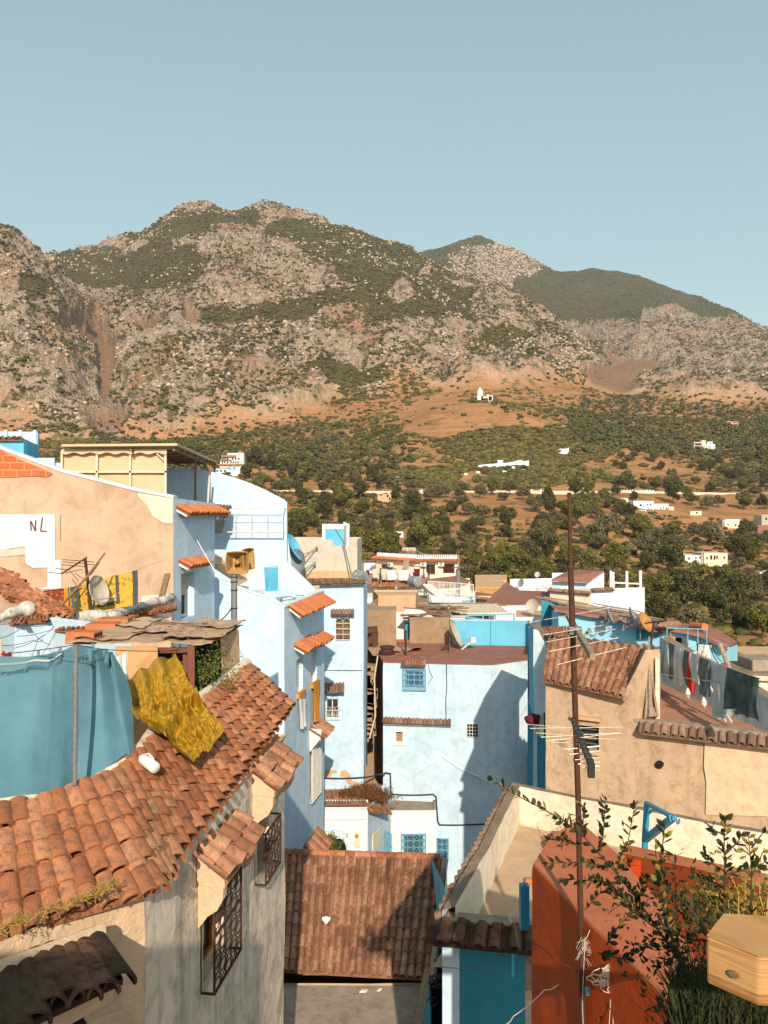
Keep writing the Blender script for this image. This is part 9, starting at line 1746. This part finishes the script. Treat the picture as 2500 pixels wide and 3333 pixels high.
def addtree(px, py, wpx, j, force=False):
 g = pick(px, py, 95)
 if g is None or g.y > 700: return False
 if not force:
  for (a, b, c, d, m_) in keep:
   if a - wpx * .45 < px < c + wpx * .45 and b < py < d + protos[j][1] * wpx * .62: return False
  for (x, y, w) in placed:
   if abs(x - px) < (w + wpx) * .27 and abs(y - py) < (w + wpx) * .16: return False
  for (x, y, rx_, ry) in soilp:
   if ((px - x) / (rx_ + wpx * .2)) ** 2 + ((py - wpx * .35 - y) / (ry + wpx * .2)) ** 2 < 1 and rt.random() > .05: return False
 placed.append((px, py, wpx)); trees.append((px, py, g, wpx, j)); return True
man = [(1245, 1830, 150, 2), (1180, 1800, 110, 2), (1390, 1800, 130, 3), (1345, 1790, 90, 1), (1455, 1790, 75, 4), (1440, 1725, 80, 1), (1325, 1700, 60, 7), (1525, 1680, 70, 4), (1470, 1670, 60, 1), (1615, 1685, 34, 7), (1645, 1755, 55, 7), (1590, 1760, 40, 8), (1545, 1730, 80, 4), (1770, 1830, 120, 7), (1745, 1750, 70, 0), (1865, 1705, 110, 2), (1890, 1750, 60, 4), (1985, 1660, 70, 4), (1975, 1760, 120, 5), (2050, 1690, 55, 7), (2060, 1630, 40, 1), (2190, 1640, 85, 0), (2250, 1645, 60, 4), (2300, 1660, 60, 5), (2335, 1655, 55, 4), (2080, 1760, 110, 3), (2110, 1830, 130, 5), (2190, 1870, 110, 0), (2150, 1840, 100, 0), (2310, 1780, 110, 5), (2260, 1745, 60, 4), (2425, 1755, 80, 1), (2400, 1830, 120, 0), (2450, 1830, 90, 3), (2420, 1660, 70, 2), (2455, 1620, 60, 5), (2500, 1790, 90, 4), (1690, 1880, 120, 2), (1600, 1870, 110, 2), (1650, 1860, 90, 3), (1540, 1850, 80, 3), (2260, 1900, 110, 6), (2000, 1860, 110, 3), (2050, 1930, 120, 6), (2150, 1960, 140, 2), (2230, 2000, 150, 0), (2330, 2030, 150, 0), (2420, 2060, 150, 1), (2310, 1960, 120, 1), (2400, 1990, 130, 0), (2480, 1960, 120, 5), (2480, 2080, 120, 2), (2350, 1900, 80, 2), (2200, 1930, 90, 0), (2440, 1900, 90, 5), (1120, 1740, 80, 0), (1060, 1700, 80, 0), (1000, 1720, 90, 2), (960, 1700, 70, 2), (985, 1650, 60, 0), (1050, 1650, 70, 1), (1120, 1660, 80, 3), (1180, 1680, 70, 2), (830, 1520, 90, 1), (880, 1530, 70, 1), (800, 1560, 60, 0), (860, 1570, 60, 6), (1400, 1640, 80, 4), (1290, 1625, 60, 1), (1340, 1600, 60, 5), (1500, 1610, 60, 4), (1560, 1625, 60, 5), (1420, 1620, 50, 1), (1700, 1630, 60, 4), (1780, 1640, 70, 1), (1930, 1640, 60, 4), (2005, 1610, 50, 1), (970, 1780, 110, 0), (1000, 1850, 120, 2), (2150, 2050, 150, 0), (2250, 2090, 150, 5), (1850, 1850, 100, 2), (1920, 1870, 90, 3), (1450, 1860, 90, 0)]
for (px, py, w, j) in man: addtree(px, py, w * .92, j, True)
tries = 0
while len(trees) < 300 and tries < 9000:
 tries += 1; px = rt.uniform(620, 2560); lo = 1470 if (px < 1250 or px > 2000) else 1605
 py = rt.uniform(lo, 1990 if px > 1450 else 1850); g = pick(px, py, 95)
 if g is None: continue
 if px < 1450 and py < 1600 and rt.random() < .3: continue
 w = rt.uniform(6.5, 12.5) * 2500 / g.y; w = min(w, 130); j = rt.choices(range(9), (3, 3, 3, 1.5, 4, 4, 1.2, 1, 2))[0]; addtree(px, py, w, j)
groups = {}
for t in trees:
 px, py, g, w, j = t; cy = py - w * .5; lm = min(LM, key=lambda l: math.hypot(l[0] - px, (l[1] - cy) * 1.3)); dx, dy = px - lm[0], cy - lm[1]
 rel = ('left of' if dx < 0 else 'right of') if abs(dx) > abs(dy) * 1.2 else ('above' if dy < 0 else 'below'); groups.setdefault((lm[2], rel, j), []).append((math.hypot(dx, dy), t))
SHAPE = {0: 'dark dense tall tree', 1: 'dark rounded tree', 2: 'green leafy tree', 3: 'tall green tree', 4: 'grey green olive tree', 5: 'broad airy olive tree', 6: 'low yellow green tree', 7: 'slim dark tree', 8: 'small olive tree'}
first = {}
for (lmn, rel, j), L_ in groups.items():
 L_.sort(key=lambda a: a[0])
 for k_, (d_, (px, py, g, w, j_)) in enumerate(L_):
  tone, tall, cr, tr, pr = protos[j]; s_ = (w / 2) * g.y / 2500 / .95
  if j not in first:
   c0 = cr.build('crown', TONE[tone]); t0 = tr.build('trunk', M['bark']); first[j] = (c0, t0)
   root = bpy.data.objects.new('tree', None); COL.objects.link(root); c1, t1 = c0, t0
  else:
   root = bpy.data.objects.new('tree', None); COL.objects.link(root); c1 = first[j][0].copy(); t1 = first[j][1].copy(); COL.objects.link(c1); COL.objects.link(t1)
  c1.parent = root; t1.parent = root; c1.location = t1.location = (0, 0, 0)
  root.location = g; root.rotation_euler = (0, 0, rt.uniform(0, 6.28)); root.scale = (s_, s_, s_ * rt.uniform(.85, 1.15)); root.empty_display_size = .3
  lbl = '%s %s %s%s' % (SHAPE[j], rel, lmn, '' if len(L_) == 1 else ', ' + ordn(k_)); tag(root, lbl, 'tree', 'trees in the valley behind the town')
def far_wood(mask, n, s0, s1, label, mat='dark'):
 p, s_ = sample(mask, n); p = clear_hill(p); r = rng.uniform(s0, s1, len(p)); P3 = []; S3 = []
 for q_ in range(5):
  o = rng.normal(0, .42, (len(p), 3)) * r[:, None]; o[:, 2] = np.abs(o[:, 2]) * .9 + r * .35; P3.append(p + o); S3.append(r * rng.uniform(.35, .6, len(p)))
 return scatter('wood', label, np.concatenate(P3), np.concatenate(S3), TONE[mat], rng, ICO1, 1.0)
pyG = PYG
uw = lambda a, b, c, d: (Ug > a) & (Ug < b) & (pyG > c) & (pyG < d) & vis & (Kg < kc + .5)
far_wood(uw(1850, 2760, 1290, 1560) & (Ug - 1850 > (pyG - 1440) * 5 - 400) & ~((Ug < 2400) & (pyG > 1490)), 3900, 1.3, 3.6, 'dark scrubby wood covering the right hand hillside', 'dark')
far_wood(uw(300, 1350, 1370, 1590), 1500, 1.4, 3.6, 'dark green wood on the slope left of the mosque hill', 'dark')
p5, s5 = sample((((Ug - 1730) / 300) ** 2 + ((pyG - 1450) / 62) ** 2 < 1.0 + patch * .5) & (Kg < RI['dip']) & vis & (pyG > 1385 - (Ug - 1730) * .05) | ((((Ug - 1560) / 330) ** 2 + ((pyG - 1555) / 42) ** 2 < 1) & vis & (Kg > RI['road1'] + .1)) & (patch > -.28), 6500)
scatter('scrub', 'thick dark green scrub blanketing the hill around the cemetery', p5, rng.uniform(.9, 2.4, len(p5)), M_scrub, rng, ICO1)
p6, s6 = sample((Kg > RI['n2']) & (Kg < RI['road0'] - .1) & uin & vis & (Ug > 600) & (Ug < 1500) & (patch > -.15) | ((Kg > RI['n2']) & (Kg < RI['n5'] + .3) & (Ug >= 1450) & uin & vis), 1700)
scatter('undergrowth', 'green bushes and brambles filling the river valley', p6, rng.uniform(.7, 2.0, len(p6)), M_scrub, rng, ico2())
hz = MB(); hz.box((-4200, -60, -120), (4200, 4600, 1500)); ho = hz.build('haze', flat('placeholder', (1, 1, 1))); tag(ho, 'thin pale haze over the valley', kind='stuff')
hm = bpy.data.materials.new('thin haze'); hm.use_nodes = True; nt_ = hm.node_tree; nt_.nodes.clear(); o_ = nt_.nodes.new('ShaderNodeOutputMaterial'); vp = nt_.nodes.new('ShaderNodeVolumePrincipled')
vp.inputs['Color'].default_value = (.80, .88, .95, 1); vp.inputs['Density'].default_value = 0.00009; vp.inputs['Anisotropy'].default_value = .2; nt_.links.new(vp.outputs[0], o_.inputs['Volume']); ho.data.materials.clear(); ho.data.materials.append(hm)
